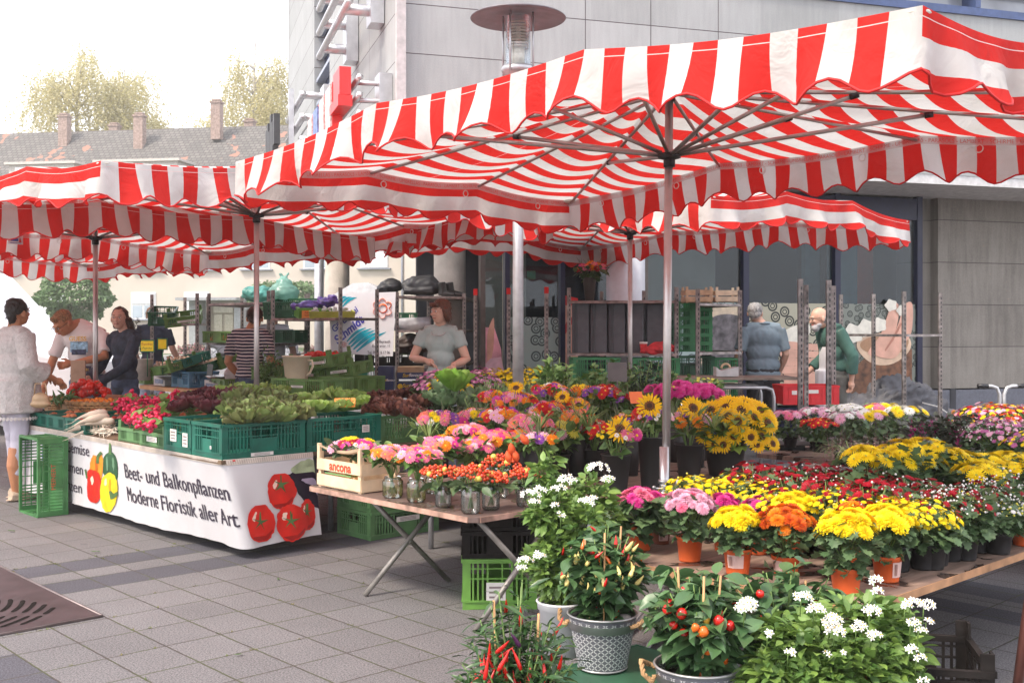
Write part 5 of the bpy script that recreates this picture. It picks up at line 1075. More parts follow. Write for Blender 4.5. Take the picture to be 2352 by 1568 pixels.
# ---------------- white advertising board ----------------
bo = empty('advertising_board', P(832, 745, 12.45), R(2), 'white advertising board with orange flower outline, teal strokes and blue name', 'sign'); q = MB(); kx = 12.45/FD
q.prism([(-75*kx, 70*kx), (77*kx, 76*kx), (70*kx, -72*kx), (-72*kx, -64*kx)], -.006, .006, M=Matrix.Rotation(PI/2, 4, 'X')); q.build('panel', mat('board_white', (.76, .76, .80), .35, var=.02), bo)
def bp_(u, v): return ((u-832)*kx, (745-v)*kx)
def bpoly(pts, m_, name, o_=.009):
    g = MB(); g.add([(bp_(*p)[0], -o_, bp_(*p)[1]) for p in pts], [tuple(range(len(pts)))]); return g.build(name, m_, bo)
ptl = mat('print_teal', (.0, .36, .48), .4); pbl = mat('print_royal', (.05, .05, .42), .4); pog = mat('print_flame', (.80, .13, .01), .4)
for (x0, y0, x1, y1, w_) in ((797, 783, 841, 751, 3), (801, 790, 853, 753, 3.6), (806, 795, 861, 757, 4), (812, 801, 872, 760, 4), (819, 806, 887, 761, 3.6), (775, 697, 797, 680, 2.5), (781, 700, 808, 681, 2.7), (787, 703, 820, 682, 2.9)):
    n = 8; P1 = []; P2 = []
    for k in range(n+1):
        t = k/n; x = x0+(x1-x0)*t; y = y0+(y1-y0)*t-5*math.sin(PI*t); ww = w_*math.sin(PI*min(.97, .12+t*.86)); P1.append((x-ww*.4, y-ww)); P2.append((x+ww*.4, y+ww))
    bpoly(P1+P2[::-1], ptl, 'teal_stroke')
def bloop(c, R0, lobes, amp, w_, m_, nme, o_):
    pts = [(R0*(1+amp*abs(math.sin(lobes*t/2))), t) for t in np.linspace(0, 2*PI, 73)[:-1]]; g = MB(); g.tube([((bp_(*c)[0]+r_*kx*math.cos(t)), -o_, bp_(*c)[1]+r_*kx*math.sin(t)) for r_, t in pts], (w_*kx, .002), 6, closed=True, smooth=False); return g.build(nme, m_, bo)
bloop((878, 707), 15.5, 6, .48, 2.4, pog, 'flower_outline', .010); bloop((879, 707), 10, 2, .0, 2.3, pog, 'flower_heart', .010)
bloop((790, 790), 4.3, 6, .45, .7, mat('print_coral'), 'small_flower_outline', .010); bloop((790, 790), 2.6, 2, 0, .7, mat('print_coral'), 'small_flower_heart', .010)
def btxt(t, u, v, size, m_, ang=0, bold=.0, shear=0, sx=1):
    me = text_mesh(t, size*kx, m_, offset=bold*kx, shear=shear); x, z = bp_(u, v); o = inst('lettering', me, bo, (x, -.011, z)); o.rotation_euler = (Matrix.Rotation(PI/2, 3, 'X') @ Matrix.Rotation(ang, 3, 'Z')).to_euler(); o.scale = (sx, 1, 1)
btxt('Schmidt', 776, 790, 27, pbl, R(41), .8, .25, .92); btxt('Gärtnerei', 768, 763, 20, pbl, R(42), .4, .2, .95)
btxt('Bayreuth', 871, 786, 9, ink, 0, .1, 0, .78); btxt('Ec', 855, 796, 9, ink, 0, .1, 0, .8); btxt('erstr. 11', 872, 796, 9, ink, 0, .1, 0, .78); btxt('Tel. 09', 844, 811, 9, ink, 0, .1, 0, .8); btxt('6 17 06', 874, 811, 9, ink, 0, .1, 0, .78)
q = MB(); q.add([(-.42, 0, 0), (.42, 0, 0), (.1, 0, .2), (-.42, .9, 0), (.42, .9, 0), (.1, .9, .2), (-.1, 0, .19), (-.1, .9, .19)], [(0, 1, 2, 6), (1, 4, 5, 2), (4, 3, 7, 5), (3, 0, 6, 7), (6, 2, 5, 7)]); tag(q.build('white_tent_roof', mat('tent_white', (.76, .76, .78), .6), None, P(828, 684, 13.6), (0, 0, 0)), 'peaked white tarpaulin roof above the advertising board', 'tarpaulin')
# trolley 4 goods: boots, bags, cartons
bkm = mat('black_cloth', (.022, .022, .026), .55, var=.35, vs=10); leath = mat('black_leather', (.016, .014, .014), .35, var=.3)
o = blob('black_holdall', bkm, [('t', [(-.22, 0, .12), (-.1, 0, .15), (.12, 0, .15), (.24, 0, .12)], [.07, .12, .12, .07]), ('t', [(-.2, -.08, .08), (.16, -.08, .10)], [.05, .05])], .015, 3); crumple(o, .014, 22); o.location = P(966, 683, 13.2); tag(o, 'black padded jacket rolled on the top shelf beside the boots', 'jacket')
q = MB(); o.data.materials.append(pipm)
o = blob('black_bag', bkm, [('b', (0, 0, .08), (.15, .11, .09)), ('b', (-.06, 0, .05), (.12, .1, .06))], .015, 3); crumple(o, .012, 30); o.location = P(897, 671, 13.3); tag(o, 'small black bag left of the rolled jacket', 'bag')
for k, (u, lb) in enumerate(((1016, 'left black lace-up boot on the top shelf'), (1034, 'right black lace-up boot at the shelf end'))):
    t = empty('boot', P(u, 683, 13.1+.12*k), R(-6), lb, 'boot', None); q = None
    o = blob('upper', leath, [('t', [(0, 0, .03), (0, 0, .10), (-.012, 0, .19)], [.055, .048, .052]), ('t', [(0, 0, .045), (.07, 0, .045), (.15, 0, .03)], [.052, .045, .035])], .009, 3, t); q = MB(); q.box((.05, 0, .01), (.24, .085, .022), bev=.03); q.build('sole', blk, t)
    q = MB()
    for j in range(5): q.tube([(.05-.006*j, -.045, .08+.022*j), (.062-.01*j, 0, .085+.022*j), (.05-.006*j, .045, .08+.022*j)], .003, 4)
    q.build('lace', mat('lace_grey', (.12, .12, .12), .7), t)
o = blob('grey_roll', mat('grey_plastic_film', (.42, .42, .45), .3, var=.15), [('t', [(-.25, 0, .07), (.25, 0, .08)], [.075, .075])], .015, 2); crumple(o, .008, 12); o.location = P(942, 757, 13.0); tag(o, 'grey rolled plastic sheet on the second shelf', 'roll')
crate(P(931, 732, 13.4), R(4), (.30, .3, .08), dgreen, 'small dark green crate above the grey roll', 'crates on the trolleys'); o = blob('brown_bag', mat('dark_brown_cloth', (.045, .025, .02), .6, var=.3), [('b', (0, 0, .12), (.12, .1, .12)), ('b', (.08, 0, .06), (.16, .1, .06)), ('b', (-.1, 0, .1), (.05, .08, .1))], .015, 3); crumple(o, .02, 18); o.location = P(942, 812, 12.9); tag(o, 'dark brown leather bag above the black crates', 'bag')
crate(P(935, 838, 12.8), R(4), (.38, .35, .16), black, 'black crate under the brown bag', 'black crates on the trolley'); crate(P(875, 838, 12.9), R(4), (.36, .35, .16), black, 'black crate under the advertising board, right one', 'black crates on the trolley'); crate(P(826, 836, 13.0), R(4), (.30, .35, .15), black, 'black crate under the advertising board, left one', 'black crates on the trolley')
navyc = mat('carton_navy', (.02, .03, .10), .45, var=.1); cardb = mat('cardboard'); yel = mat('carton_yellow', (.70, .50, .02), .5); whi = mat('carton_white', (.7, .7, .72), .5)
def carton(p, rz, w, d, h, lines, label, logo=True, top=False):
    t = empty('fruit_carton', p, rz, label, 'carton', 'navy printed fruit cartons'); q = MB(); q.box((0, 0, h/2), (w, d, h), bev=.004); q.build('box', navyc, t)
    if top: q = MB(); q.box((0, .01, h+.03), (w-.01, d, .06)); q.build('lid', cardb, t)
    for (tx, sx_, z, s_, m_) in lines: inst('lettering', text_mesh(tx, s_, m_, offset=.0008, shear=.25), t, (sx_, -d/2-.002, z), (PI/2, 0, 0))
    if logo: q = MB(); q.lathe([(.001, 0), (.03, 0)], 16, M=Matrix.Translation((-w/2+.035, -d/2-.002, h*.45)) @ Matrix.Rotation(PI/2, 4, 'X')); q.build('lemon_mark', yel, t)
carton(P(888, 893, 12.0), R(3), .17, .3, .26, [('Sun', -.05, .10, .045, yel), ('flavour', .005, .10, .035, whi)], 'upright navy fruit carton between the trolley posts'); carton(P(944, 868, 12.2), R(3), .30, .3, .075, [('Sun', -.09, .025, .055, yel), ('flavour', -.02, .03, .05, whi)], 'upper flat navy fruit carton right of the upright one', False, True)
carton(P(944, 892, 12.2), R(3), .30, .3, .085, [('Sun', -.09, .03, .055, yel), ('flavour', -.02, .03, .045, whi)], 'lower flat navy fruit carton right of the upright one', True); crate(P(830, 872, 12.2), R(3), (.40, .35, .14), mat('crate_turquoise', (.0, .25, .17), .45, var=.15), 'turquoise crate low behind the slanted crates', 'crates on the trolleys')
q = MB(); q.box((0, 0, .35), (1.2, .5, .03)); q.box((-.58, 0, .17), (.03, .4, .34)); q.box((.58, 0, .17), (.03, .4, .34)); tag(q.build('low_rack', cart, None, (P(880, 0, 12.3).x, 12.35, .36), (0, 0, R(3))), 'low steel rack under the navy cartons', 'rack')
# trolley 6: grey cases, red cup and cloth, crates below; vase on top
gcase = mat('grey_case', (.085, .085, .10), .45, var=.12)
def case(p, rz, w, d, h, label, wide=False):
    t = empty('storage_case', p, rz, label, 'case', 'grey storage cases on the trolley'); q = MB(); q.box((0, 0, h/2), (w, d, h), bev=.012)
    if not wide:
        for k in range(9): q.box((w*.18, 0, .03+k*(h-.06)/9+.01), (w*.5, d+.006, .006))
    q.build('shell', gcase, t); q = MB(); q.box((-w*.28, 0, h/2), (w*.22, d+.014, h+.012), bev=.01) if not wide else q.box((0, 0, h+.008), (w*.5, .03, .02)); q.build('rib' if not wide else 'handle', mat('case_dark', (.05, .05, .06), .45), t)
zc = 1.185
for k in range(4): p = P(1333+41*k, 0, 12.0); p.z = zc; case(p, R(-3), .185, .42, .54, 'upright grey storage case, %s of the row on the trolley' % ['first from the left', 'second from the left', 'third from the left', 'fourth, next to the wide one'][k])
p = P(1510, 0, 12.05); p.z = zc; case(p, R(-3), .27, .36, .53, 'wide flat grey storage case behind the red cup', True)
q = MB(); q.lathe([(.001, 0), (.03, 0), (.042, .11), (.001, .11)], 20, 0); q.lathe([(.044, .108), (.045, .125), (.04, .128), (.001, .128)], 20, 1); tag(q.build('paper_cup', [cred, paper], None, P(1478, 811, 11.65)), 'red paper cup with white lid on the trolley shelf', 'cup')
o = blob('red_cloth', mat('coral_cloth', (.60, .04, .05), .8, var=.15), [('b', (0, 0, .05), (.17, .12, .06)), ('b', (.08, 0, .06), (.1, .1, .06)), ('b', (-.08, 0, .03), (.12, .1, .04))], .012, 3); crumple(o, .02, 30); o.location = P(1514, 811, 11.6); tag(o, 'crumpled coral red cloth beside the red cup', 'cloth')
crate(P(1365, 893, 11.5), R(2), (.50, .4, .34), mgreen, 'green crate stack with red goods showing, below the grey cases', 'green crates under the trolley shelves'); crate(P(1500, 893, 11.6), R(2), (.50, .4, .34), mgreen, 'green crate below the red cloth', 'green crates under the trolley shelves')
for k in range(6): crate(P(1588, 806-19*k, 12.3), R(3), (.40, .35, .095), mgreen, ['lowest', 'second', 'third', 'fourth', 'fifth', 'topmost'][k]+' green crate of the stack behind the wooden posts', 'stacked green crates'); 
crate(P(1590, 868, 12.0), R(3), (.42, .35, .25), dgreen, 'deep dark green crate under the stacked green crates'); crate(P(1663, 875, 12.3), R(3), (.32, .35, .27), mgreen, 'tall green crate behind the grey toolbox', 'tall green crates by the older man'); crate(P(1663, 932, 12.3), R(3), (.32, .35, .26), mgreen, 'tall green crate under the one behind the toolbox', 'tall green crates by the older man')
wbx = mat('box_wood', (.50, .35, .22), .7, var=.2, vs=12)
def woodbox(p, rz, w, d, h, m_, label, txt=None, grp=None, handle=False):
    t = empty('wooden_box', p, rz, label, 'box', grp); q = MB(); n = 2 if h < .2 else 3; th = .006
    for k in range(2):
        z = h*(.24+.5*k); hh = h*.36
        for sy in (-1, 1): q.box((0, sy*d/2, z), (w, th, hh))
        for sx in (-1, 1): q.box((sx*w/2, 0, z-.003), (th, d-.008, hh))
    q.box((0, 0, .006), (w-.01, d-.01, .006)); q.build('slats', m_, t); q = MB()
    for sx in (-1, 1):
        for sy in (-1, 1): q.box((sx*(w/2-.018), sy*(d/2-.014), h/2+.01), (.024, .02, h+.03))
    q.build('corner_post', m_, t); return t
woodbox(P(1600, 694, 12.0), R(3), .30, .25, .15, wbx, 'brown wooden fruit box on the top shelf beside the steel posts', grp='wooden boxes on the top shelf'); woodbox(P(1665, 693, 12.0), R(3), .27, .25, .14, mat('pale_wood', (.62, .50, .36), .7, var=.15, vs=12), 'paler wooden fruit box at the right end of the top shelf', grp='wooden boxes on the top shelf')
# ---------------- work table on the right, toolbox, red crate, tarp, sack truck ----------------
wt = empty('work_table', P(1700, 0, 9.9).xy.to_3d(), R(2), 'narrow work table with rounded steel frame by the older man', 'table'); q = MB(); q.box((-.06, 0, 1.0), (1.1, .5, .022)); q.build('table_top', mat('shelf_board'), wt)
q = MB(); 
for y in (-.22, .22): q.tube([(-.6, y, .92), (.18, y, .92), (.235, y, .90), (.25, y, .84), (.25, y, 0)], .016, 8); q.tube([(-.58, y, .92), (-.58, y, 0)], .016, 8)
q.tube([(-.6, -.22, .70), (.25, -.22, .70)], .012, 6); q.build('frame', galv, wt)
tb = empty('toolbox', P(1667, 862, 9.85), 0, 'light grey open toolbox with a tape ring on the work table', 'toolbox'); q = MB(); q.prism([(-.1, 0), (.1, 0), (.1, .085), (-.06, .05), (-.1, .085)], -.08, .08, M=Matrix.Rotation(PI/2, 4, 'X')); q.build('body', mat('toolbox_grey', (.42, .42, .42), .5), tb); q = MB(); q.tube([(.04*math.cos(t), 0, .07+.04*math.sin(t)) for t in np.linspace(0, PI, 10)], .01, 6); q.build('tape_ring', mat('tape_tan', (.5, .36, .22), .5), tb)
rc = crate(P(1850, 925, 10.9)+Vector((0, 0, 0)), R(2), (.56, .38, .19), cred, 'bright red plastic crate carried between the two men', None, 'solid')
q = MB(); q.box((-.0, -.193, .13), (.14, .006, .035)); q.box((-.17, -.193, .12), (.05, .006, .04)); q.box((.17, -.193, .12), (.04, .006, .035)); q.build('hand_slot', paper, rc)
tp = blob('tarpaulin', mat('grey_tarpaulin', (.085, .085, .098), .6, var=.2, vs=5), [('b', (0, 0, .28), (.85, .55, .32)), ('b', (.15, 0, .50), (.55, .4, .25)), ('b', (.8, .1, .12), (.5, .4, .2)), ('b', (-.75, .1, .1), (.45, .4, .16))], .03, 5); crumple(tp, .07, 9); crumple(tp, .03, 21, 2); p = P(2040, 0, 13.4); tp.location = (p.x, p.y, 0.08); tp.scale = (.95, .8, .95); tag(tp, 'heap of crumpled grey tarpaulin at the foot of the shop window', 'tarpaulin')
q = MB(); q.tube([(-.35, -.5, .45), (-.34, -.52, .3), (-.36, -.5, .18)], .008, 5); q.tube([(.3, -.45, .5), (.5, -.48, .45), (.62, -.5, .36)], .008, 5); q.build('white_cord', paper, tp)
stt = empty('sack_truck', P(2300, 0, 11.5).xy.to_3d(), R(5), 'aluminium sack truck with black rubber grips by the granite wall', 'sack truck'); q = MB(); z = CH-(885-HZ)/FD*11.5
q.tube([(-.02, 0, 0), (-.02, 0, z-.09), (-.05, 0, z-.02), (-.11, 0, z), (-.17, 0, z)], .02, 10); q.tube([(.03, 0, 0), (.03, 0, z-.09), (.06, 0, z-.02), (.12, 0, z), (.2, 0, z)], .02, 10); q.build('frame', mat('truck_alu', (.55, .55, .56), .35, .7), stt); q = MB(); q.tube([(-.15, 0, z), (-.26, 0, z+.002)], .024, 10); q.tube([(.18, 0, z), (.28, 0, z+.002)], .024, 10); q.build('grip', blk, stt)
# ---------------- price signs on rods by the left trolley ----------------
def rodsign(u, v, Y_, w_, h_, txt, label):
    t = empty('price_sign', P(u, v, Y_), R(0), label, 'price sign'); q = MB(); q.box((0, 0, h_/2), (w_, .006, h_)); q.build('panel', mat('sign_yellow', (.80, .62, .02), .5), t)
    q = MB()
    for s in (-1, 1): q.box((s*w_/2, 0, h_/2), (.012, .012, h_+.012)); q.box((0, 0, h_/2+s*h_/2), (w_+.012, .0125, .012))
    q.tube([(0, .01, -.28), (0, .01, 0)], .006, 6); q.build('frame', mat('sign_green', (.01, .13, .06), .5), t)
    for k, ln in enumerate(txt): inst('handwriting', text_mesh(ln, h_*.28, mat('marker_red') if k == 0 else mat('marker_green', (.03, .12, .05), .6), align='CENTER', shear=.2), t, (0, -.006, h_*(.58-.36*k)), (PI/2, 0, 0))
rodsign(338, 806, 12.0, .155, .125, ['Eigenbau', 'Paprika'], 'yellow price sign with red handwriting on a rod'); rodsign(373, 801, 12.1, .105, .12, [], 'blank yellow price sign on a rod, right of the written one')
q = MB(); q.lathe([(.001, 0), (.07, 0), (.1, .24), (.104, .245), (.09, .24), (.001, .02)], 20); tag(q.build('bucket', mat('grey_bucket', (.46, .42, .37), .5), None, P(331, 872, 12.3)), 'beige bucket left of the rods with the yellow signs', 'bucket')
# white bag of greens by the jeans
o = blob('white_bag', mat('white_film', (.66, .64, .64), .3, var=.06, trans=.35), [('b', (0, 0, .08), (.09, .07, .09)), ('b', (.03, 0, .15), (.06, .05, .06))], .012, 3); crumple(o, .012, 40); o.location = P(533, 876, 11.5); tag(o, 'white carrier bag hanging beside the blue jeans', 'bag')
# parsley / carrot tops under her arm
Ms = [frame(P(631, 840, 10.75)+Vector((rng.gauss(0, .09), rng.gauss(0, .06), rng.gauss(-.09, .10))), (rng.gauss(0, 1), rng.gauss(0, 1), rng.gauss(-.5, .8)), rng.uniform(.02, .05), rng.uniform(0, 6)) for _ in range(1500)]
V, F = scat(leafT*[.8, 1, 1], leafF, Ms); tag(inst('carrot_greens', npmesh('carrot_greens', V, F, mat('fern_green', (.05, .11, .02), .7, isl=1, col2=(.11, .19, .05)))), 'bunch of feathery carrot greens held under her arm', 'carrots')
q = MB()
for k in range(4): q.tube([(0, .01*k, .01*k), (.06, .01*k, .005), (.14, 0, -.01+.01*k)], [.018, .014, .004], 8)
tag(q.build('carrot', mat('carrot_orange', (.72, .16, .01), .4), None, P(662, 852, 10.6)), 'orange carrots sticking out of the greens', 'carrots')
# ---------------- flower stall ----------------
def fan(outline, c=(0, .45, -.03)):
    V = [c]+list(outline); n = len(outline); return np.array(V, float), np.array([(0, i+1, (i+1) % n+1) for i in range(n)])
mumL = fan([(0, 0, 0), (.13, .12, .03), (.30, .22, .07), (.20, .36, .04), (.42, .52, .10), (.26, .62, .05), (.30, .84, .05), (.10, .86, .0), (0, 1, -.06), (-.10, .86, 0), (-.30, .84, .05), (-.26, .62, .05), (-.42, .52, .1), (-.2, .36, .04), (-.3, .22, .07), (-.13, .12, .03)])
ovL = fan([(0, 0, 0), (.12, .1, .03), (.24, .28, .06), (.27, .45, .07), (.22, .65, .04), (.10, .86, -.03), (0, 1, -.12), (-.10, .86, -.03), (-.22, .65, .04), (-.27, .45, .07), (-.24, .28, .06), (-.12, .1, .03)], (0, .45, 0))
nrL = fan([(0, 0, 0), (.07, .2, .02), (.10, .5, .02), (.06, .8, -.04), (0, 1, -.12), (-.06, .8, -.04), (-.10, .5, .02), (-.07, .2, .02)], (0, .5, 0))
ndL = (np.array([(-.03, 0, 0), (.03, 0, 0), (.025, .6, .0), (0, 1, 0)]), np.array([[0, 1, 2], [0, 2, 3]]))
def gl(name, a, b, tr=.15, ro=.5): return mat(name, a, ro, var=.2, vs=20, isl=1, col2=b, trans=tr)
Gm = gl('mum_leaf', (.06, .115, .045), (.12, .19, .08)); Gp = gl('pepper_leaf', (.045, .105, .04), (.10, .19, .07), .14, .36); Gj = gl('jasmine_leaf', (.09, .18, .045), (.22, .34, .07), .22); Gh = gl('herb_leaf', (.08, .17, .04), (.17, .28, .08)); Gr = gl('rosemary_leaf', (.11, .15, .07), (.18, .21, .11)); Gs = gl('stem_green', (.12, .22, .05), (.20, .30, .08)); Gd = gl('dark_leaf', (.03, .055, .03), (.06, .09, .05))
Gg = gl('grass_blade', (.12, .22, .05), (.24, .32, .10)); Gc = gl('chili_leaf', (.02, .06, .018), (.05, .11, .03), .12, .35)
BM = {}
def petals(L):   # layers: n, r0, r1, w, z0, z1, curl, tip
    V = []; F = []
    for li, (n, r0, r1, w, z0, z1, cu, tip) in enumerate(L):
        for k in range(n):
            a = 2*PI*(k+.5*(li % 2))/n+rng.gauss(0, .04); rr = r1*rng.uniform(.93, 1.05); ca, sa = math.cos(a), math.sin(a); zz = rng.gauss(0, .02)
            for (q, ww, z) in ((r0, w*.35, z0), (r0+(rr-r0)*.62, w, z0+(z1-z0)*.6+cu), (rr, w*tip, z1+zz)):
                for s in (-1, 1): V.append((q*ca-s*ww/2*sa, q*sa+s*ww/2*ca, z+(0 if q != r0+(rr-r0)*.62 else .0)))
            o = len(V)-6; F += [(o, o+1, o+3, o+2), (o+2, o+3, o+5, o+4)]
    return V, F
PC = {}
def pcol(name, c, c2=None): return mat('petal_'+name, c, .55, var=.12, vs=30, isl=1, col2=c2 or tuple(min(1, x*1.25+.01) for x in c), trans=.22, spec=.25)
COL = dict(yellow=((.86, .62, .008), (.90, .72, .015)), gold=((.87, .50, .004), (.90, .60, .008)), orange=((.75, .17, .01), (.80, .28, .01)), red=((.48, .008, .012), (.60, .02, .02)), crimson=((.28, .004, .014), (.42, .01, .026)), pink=((.72, .13, .26), (.80, .26, .36)), lightpink=((.74, .34, .48), (.80, .50, .60)), magenta=((.58, .02, .22), (.70, .08, .32)), purple=((.20, .03, .32), (.34, .12, .46)), white=((.78, .77, .72), (.82, .80, .78)), coral=((.78, .14, .10), (.82, .28, .18)), mauve=((.42, .08, .26), (.56, .20, .38)), lime=((.66, .62, .06), (.76, .70, .16)), rust=((.55, .06, .01), (.72, .16, .01)), plum=((.38, .01, .16), (.50, .03, .24)))
DC = dict(yel=mat('disc_yellow', (.75, .45, .02), .8, var=.3, vs=60), brn=mat('disc_brown', (.045, .018, .006), .9, var=.4, vs=80), ring=mat('disc_ring', (.14, .05, .008), .9, var=.4, vs=80), grn=mat('disc_green', (.30, .32, .04), .8))
SPEC = dict(
 sunflower=([(18, .36, 1.0, .17, 0, .06, .05, .15), (17, .34, .9, .17, .03, .14, .05, .15), (14, .32, .72, .14, .06, .16, .04, .2)], [(.40, .05, 'ring'), (.30, .085, 'brn')]),
 zinnia=([(15, .15, 1.0, .30, .0, .02, .05, .75), (13, .12, .80, .28, .05, .10, .05, .75), (10, .1, .58, .24, .10, .18, .04, .7), (7, .06, .36, .2, .15, .24, .02, .7)], [(.17, .23, 'yel')]),
 gerbera=([(18, .15, 1.0, .22, .0, .04, .04, .6), (15, .12, .82, .2, .04, .10, .04, .6)], [(.24, .1, 'yel')]),
 daisymum=([(22, .1, 1.0, .15, .0, .08, .06, .45), (19, .1, .86, .14, .06, .18, .06, .45), (14, .06, .62, .12, .12, .28, .04, .5), (9, .03, .36, .1, .18, .34, .02, .5)], [(.12, .26, 'grn')]),
 pompon=([(20, .1, 1.0, .24, -.1, .0, .08, .7), (19, .1, .98, .24, .0, .22, .10, .7), (17, .1, .86, .22, .1, .42, .08, .7), (14, .08, .66, .2, .2, .55, .06, .7), (10, .05, .44, .18, .3, .62, .02, .7), (6, .02, .22, .14, .4, .64, .0, .7)], []),
 smallmum=([(13, .1, 1.0, .32, .0, .06, .05, .7), (10, .08, .72, .28, .08, .2, .03, .7)], [(.26, .2, 'yel')]),
 button=([(10, .05, 1.0, .42, .0, .1, .1, .8), (7, .05, .62, .36, .15, .3, .05, .8)], []),
 star=([(5, .05, 1.0, .46, .0, .04, .02, .08), ], [(.14, .12, 'yel')]))
def bloom(kind, col):
    key = (kind, col)
    if key in BM: return BM[key]
    L, D = SPEC[kind]; V, F = petals(L); q = MB(); q.add(V, F, 0)
    mats = [pcol(col, *COL[col])]
    for (r_, z, dn) in D:
        mats.append(DC[dn]); i = len(mats)-1; q.lathe([(.001, z+r_*.22), (r_*.6, z+r_*.2), (r_, z), (r_*.9, z-.06)], 14, i)
    me = q.mesh(kind, mats); BM[key] = me; return me
def place_bloom(me, parent, p, n, s, name): 
    q = Vector(n).normalized().to_track_quat('Z', 'Y').to_euler(); o = inst(name, me, parent, p, q, s); return o
BT = {}
def bloom_arr(kind):
    if kind not in BT: V, F = petals(SPEC[kind][0]); BT[kind] = (np.array(V), np.array(F))
    return BT[kind]
def nmat(p, n, s, roll=0): 
    n = np.asarray(n, float); n /= np.linalg.norm(n); M_ = frame(p, np.cross(n, [math.cos(roll), math.sin(roll), .01]), s, 0, n); return M_
def foliage(name, tmpl, m, Ms, parent):
    V, F = scat(tmpl[0], tmpl[1], Ms); return inst(name, npmesh(name, V, F, m, smooth=False), parent)
soil = mat('soil', (.035, .022, .015), .95, var=.4, vs=60)
terra = mat('pot_terracotta', (.66, .11, .022), .5, var=.10, vs=10); potblk = mat('pot_black', (.018, .018, .02), .45, var=.2); potbr = mat('pot_brown', (.20, .06, .03), .5)
def pot(parent, r, h, m, sticker=None):
    q = MB(); q.lathe([(.001, .003), (r*.70, .003), (r*.74, 0), (r*.76, .006), (r*.90, h*.80), (r*.955, h*.805), (r, h*.97), (r, h), (r*.95, h), (r*.93, h*.86)], 32); q.lathe([(r*.94, h*.9), (.001, h*.92)], 32, 1)
    o = q.build('pot', [m, soil], parent)
    if sticker is not None:
        q = MB(); a0, a1, z0, z1 = sticker; V = []; n = 8
        for k in range(n+1):
            a = a0+(a1-a0)*k/n
            for z in (z0*h, z1*h): rr = r*(.76+.14*z/h/.8)+.0018; V.append((rr*math.cos(a), rr*math.sin(a), z))
        q.add(V, [(2*k, 2*k+2, 2*k+3, 2*k+1) for k in range(n)]); 
        for j in range(7):
            a = a0+(a1-a0)*(.12+.035*j); rr = r*.845+.003; q.add([(rr*math.cos(a), rr*math.sin(a), z0*h+h*.08), (rr*math.cos(a+.02), rr*math.sin(a+.02), z0*h+h*.08), ((rr+.003)*math.cos(a+.02), (rr+.003)*math.sin(a+.02), z1*h-h*.08), ((rr+.003)*math.cos(a), (rr+.003)*math.sin(a), z1*h-h*.08)], [(0, 1, 2, 3)], 1)
        q.build('barcode_label', [mat('label_pink', (.62, .42, .38), .5), mat('barcode_ink', (.2, .08, .06), .6)], o)
    return o
def dome(n, R_, seed=0, jit=.1):
    r = random.Random(seed); out = []
    for k in range(n):
        t = ((k+.5)/n)**.5; a = k*2.39996+seed; q = t*1.15; x, y = R_*math.sin(q)*math.cos(a)/math.sin(1.15)*(1+r.gauss(0, jit)), R_*math.sin(q)*math.sin(a)/math.sin(1.15)*(1+r.gauss(0, jit))
        out.append((x, y, math.cos(q)+r.gauss(0, jit*.5), (math.sin(q)*math.cos(a)*.9+r.gauss(0, .12), math.sin(q)*math.sin(a)*.9+r.gauss(0, .12), math.cos(q)+.15)))
    return out
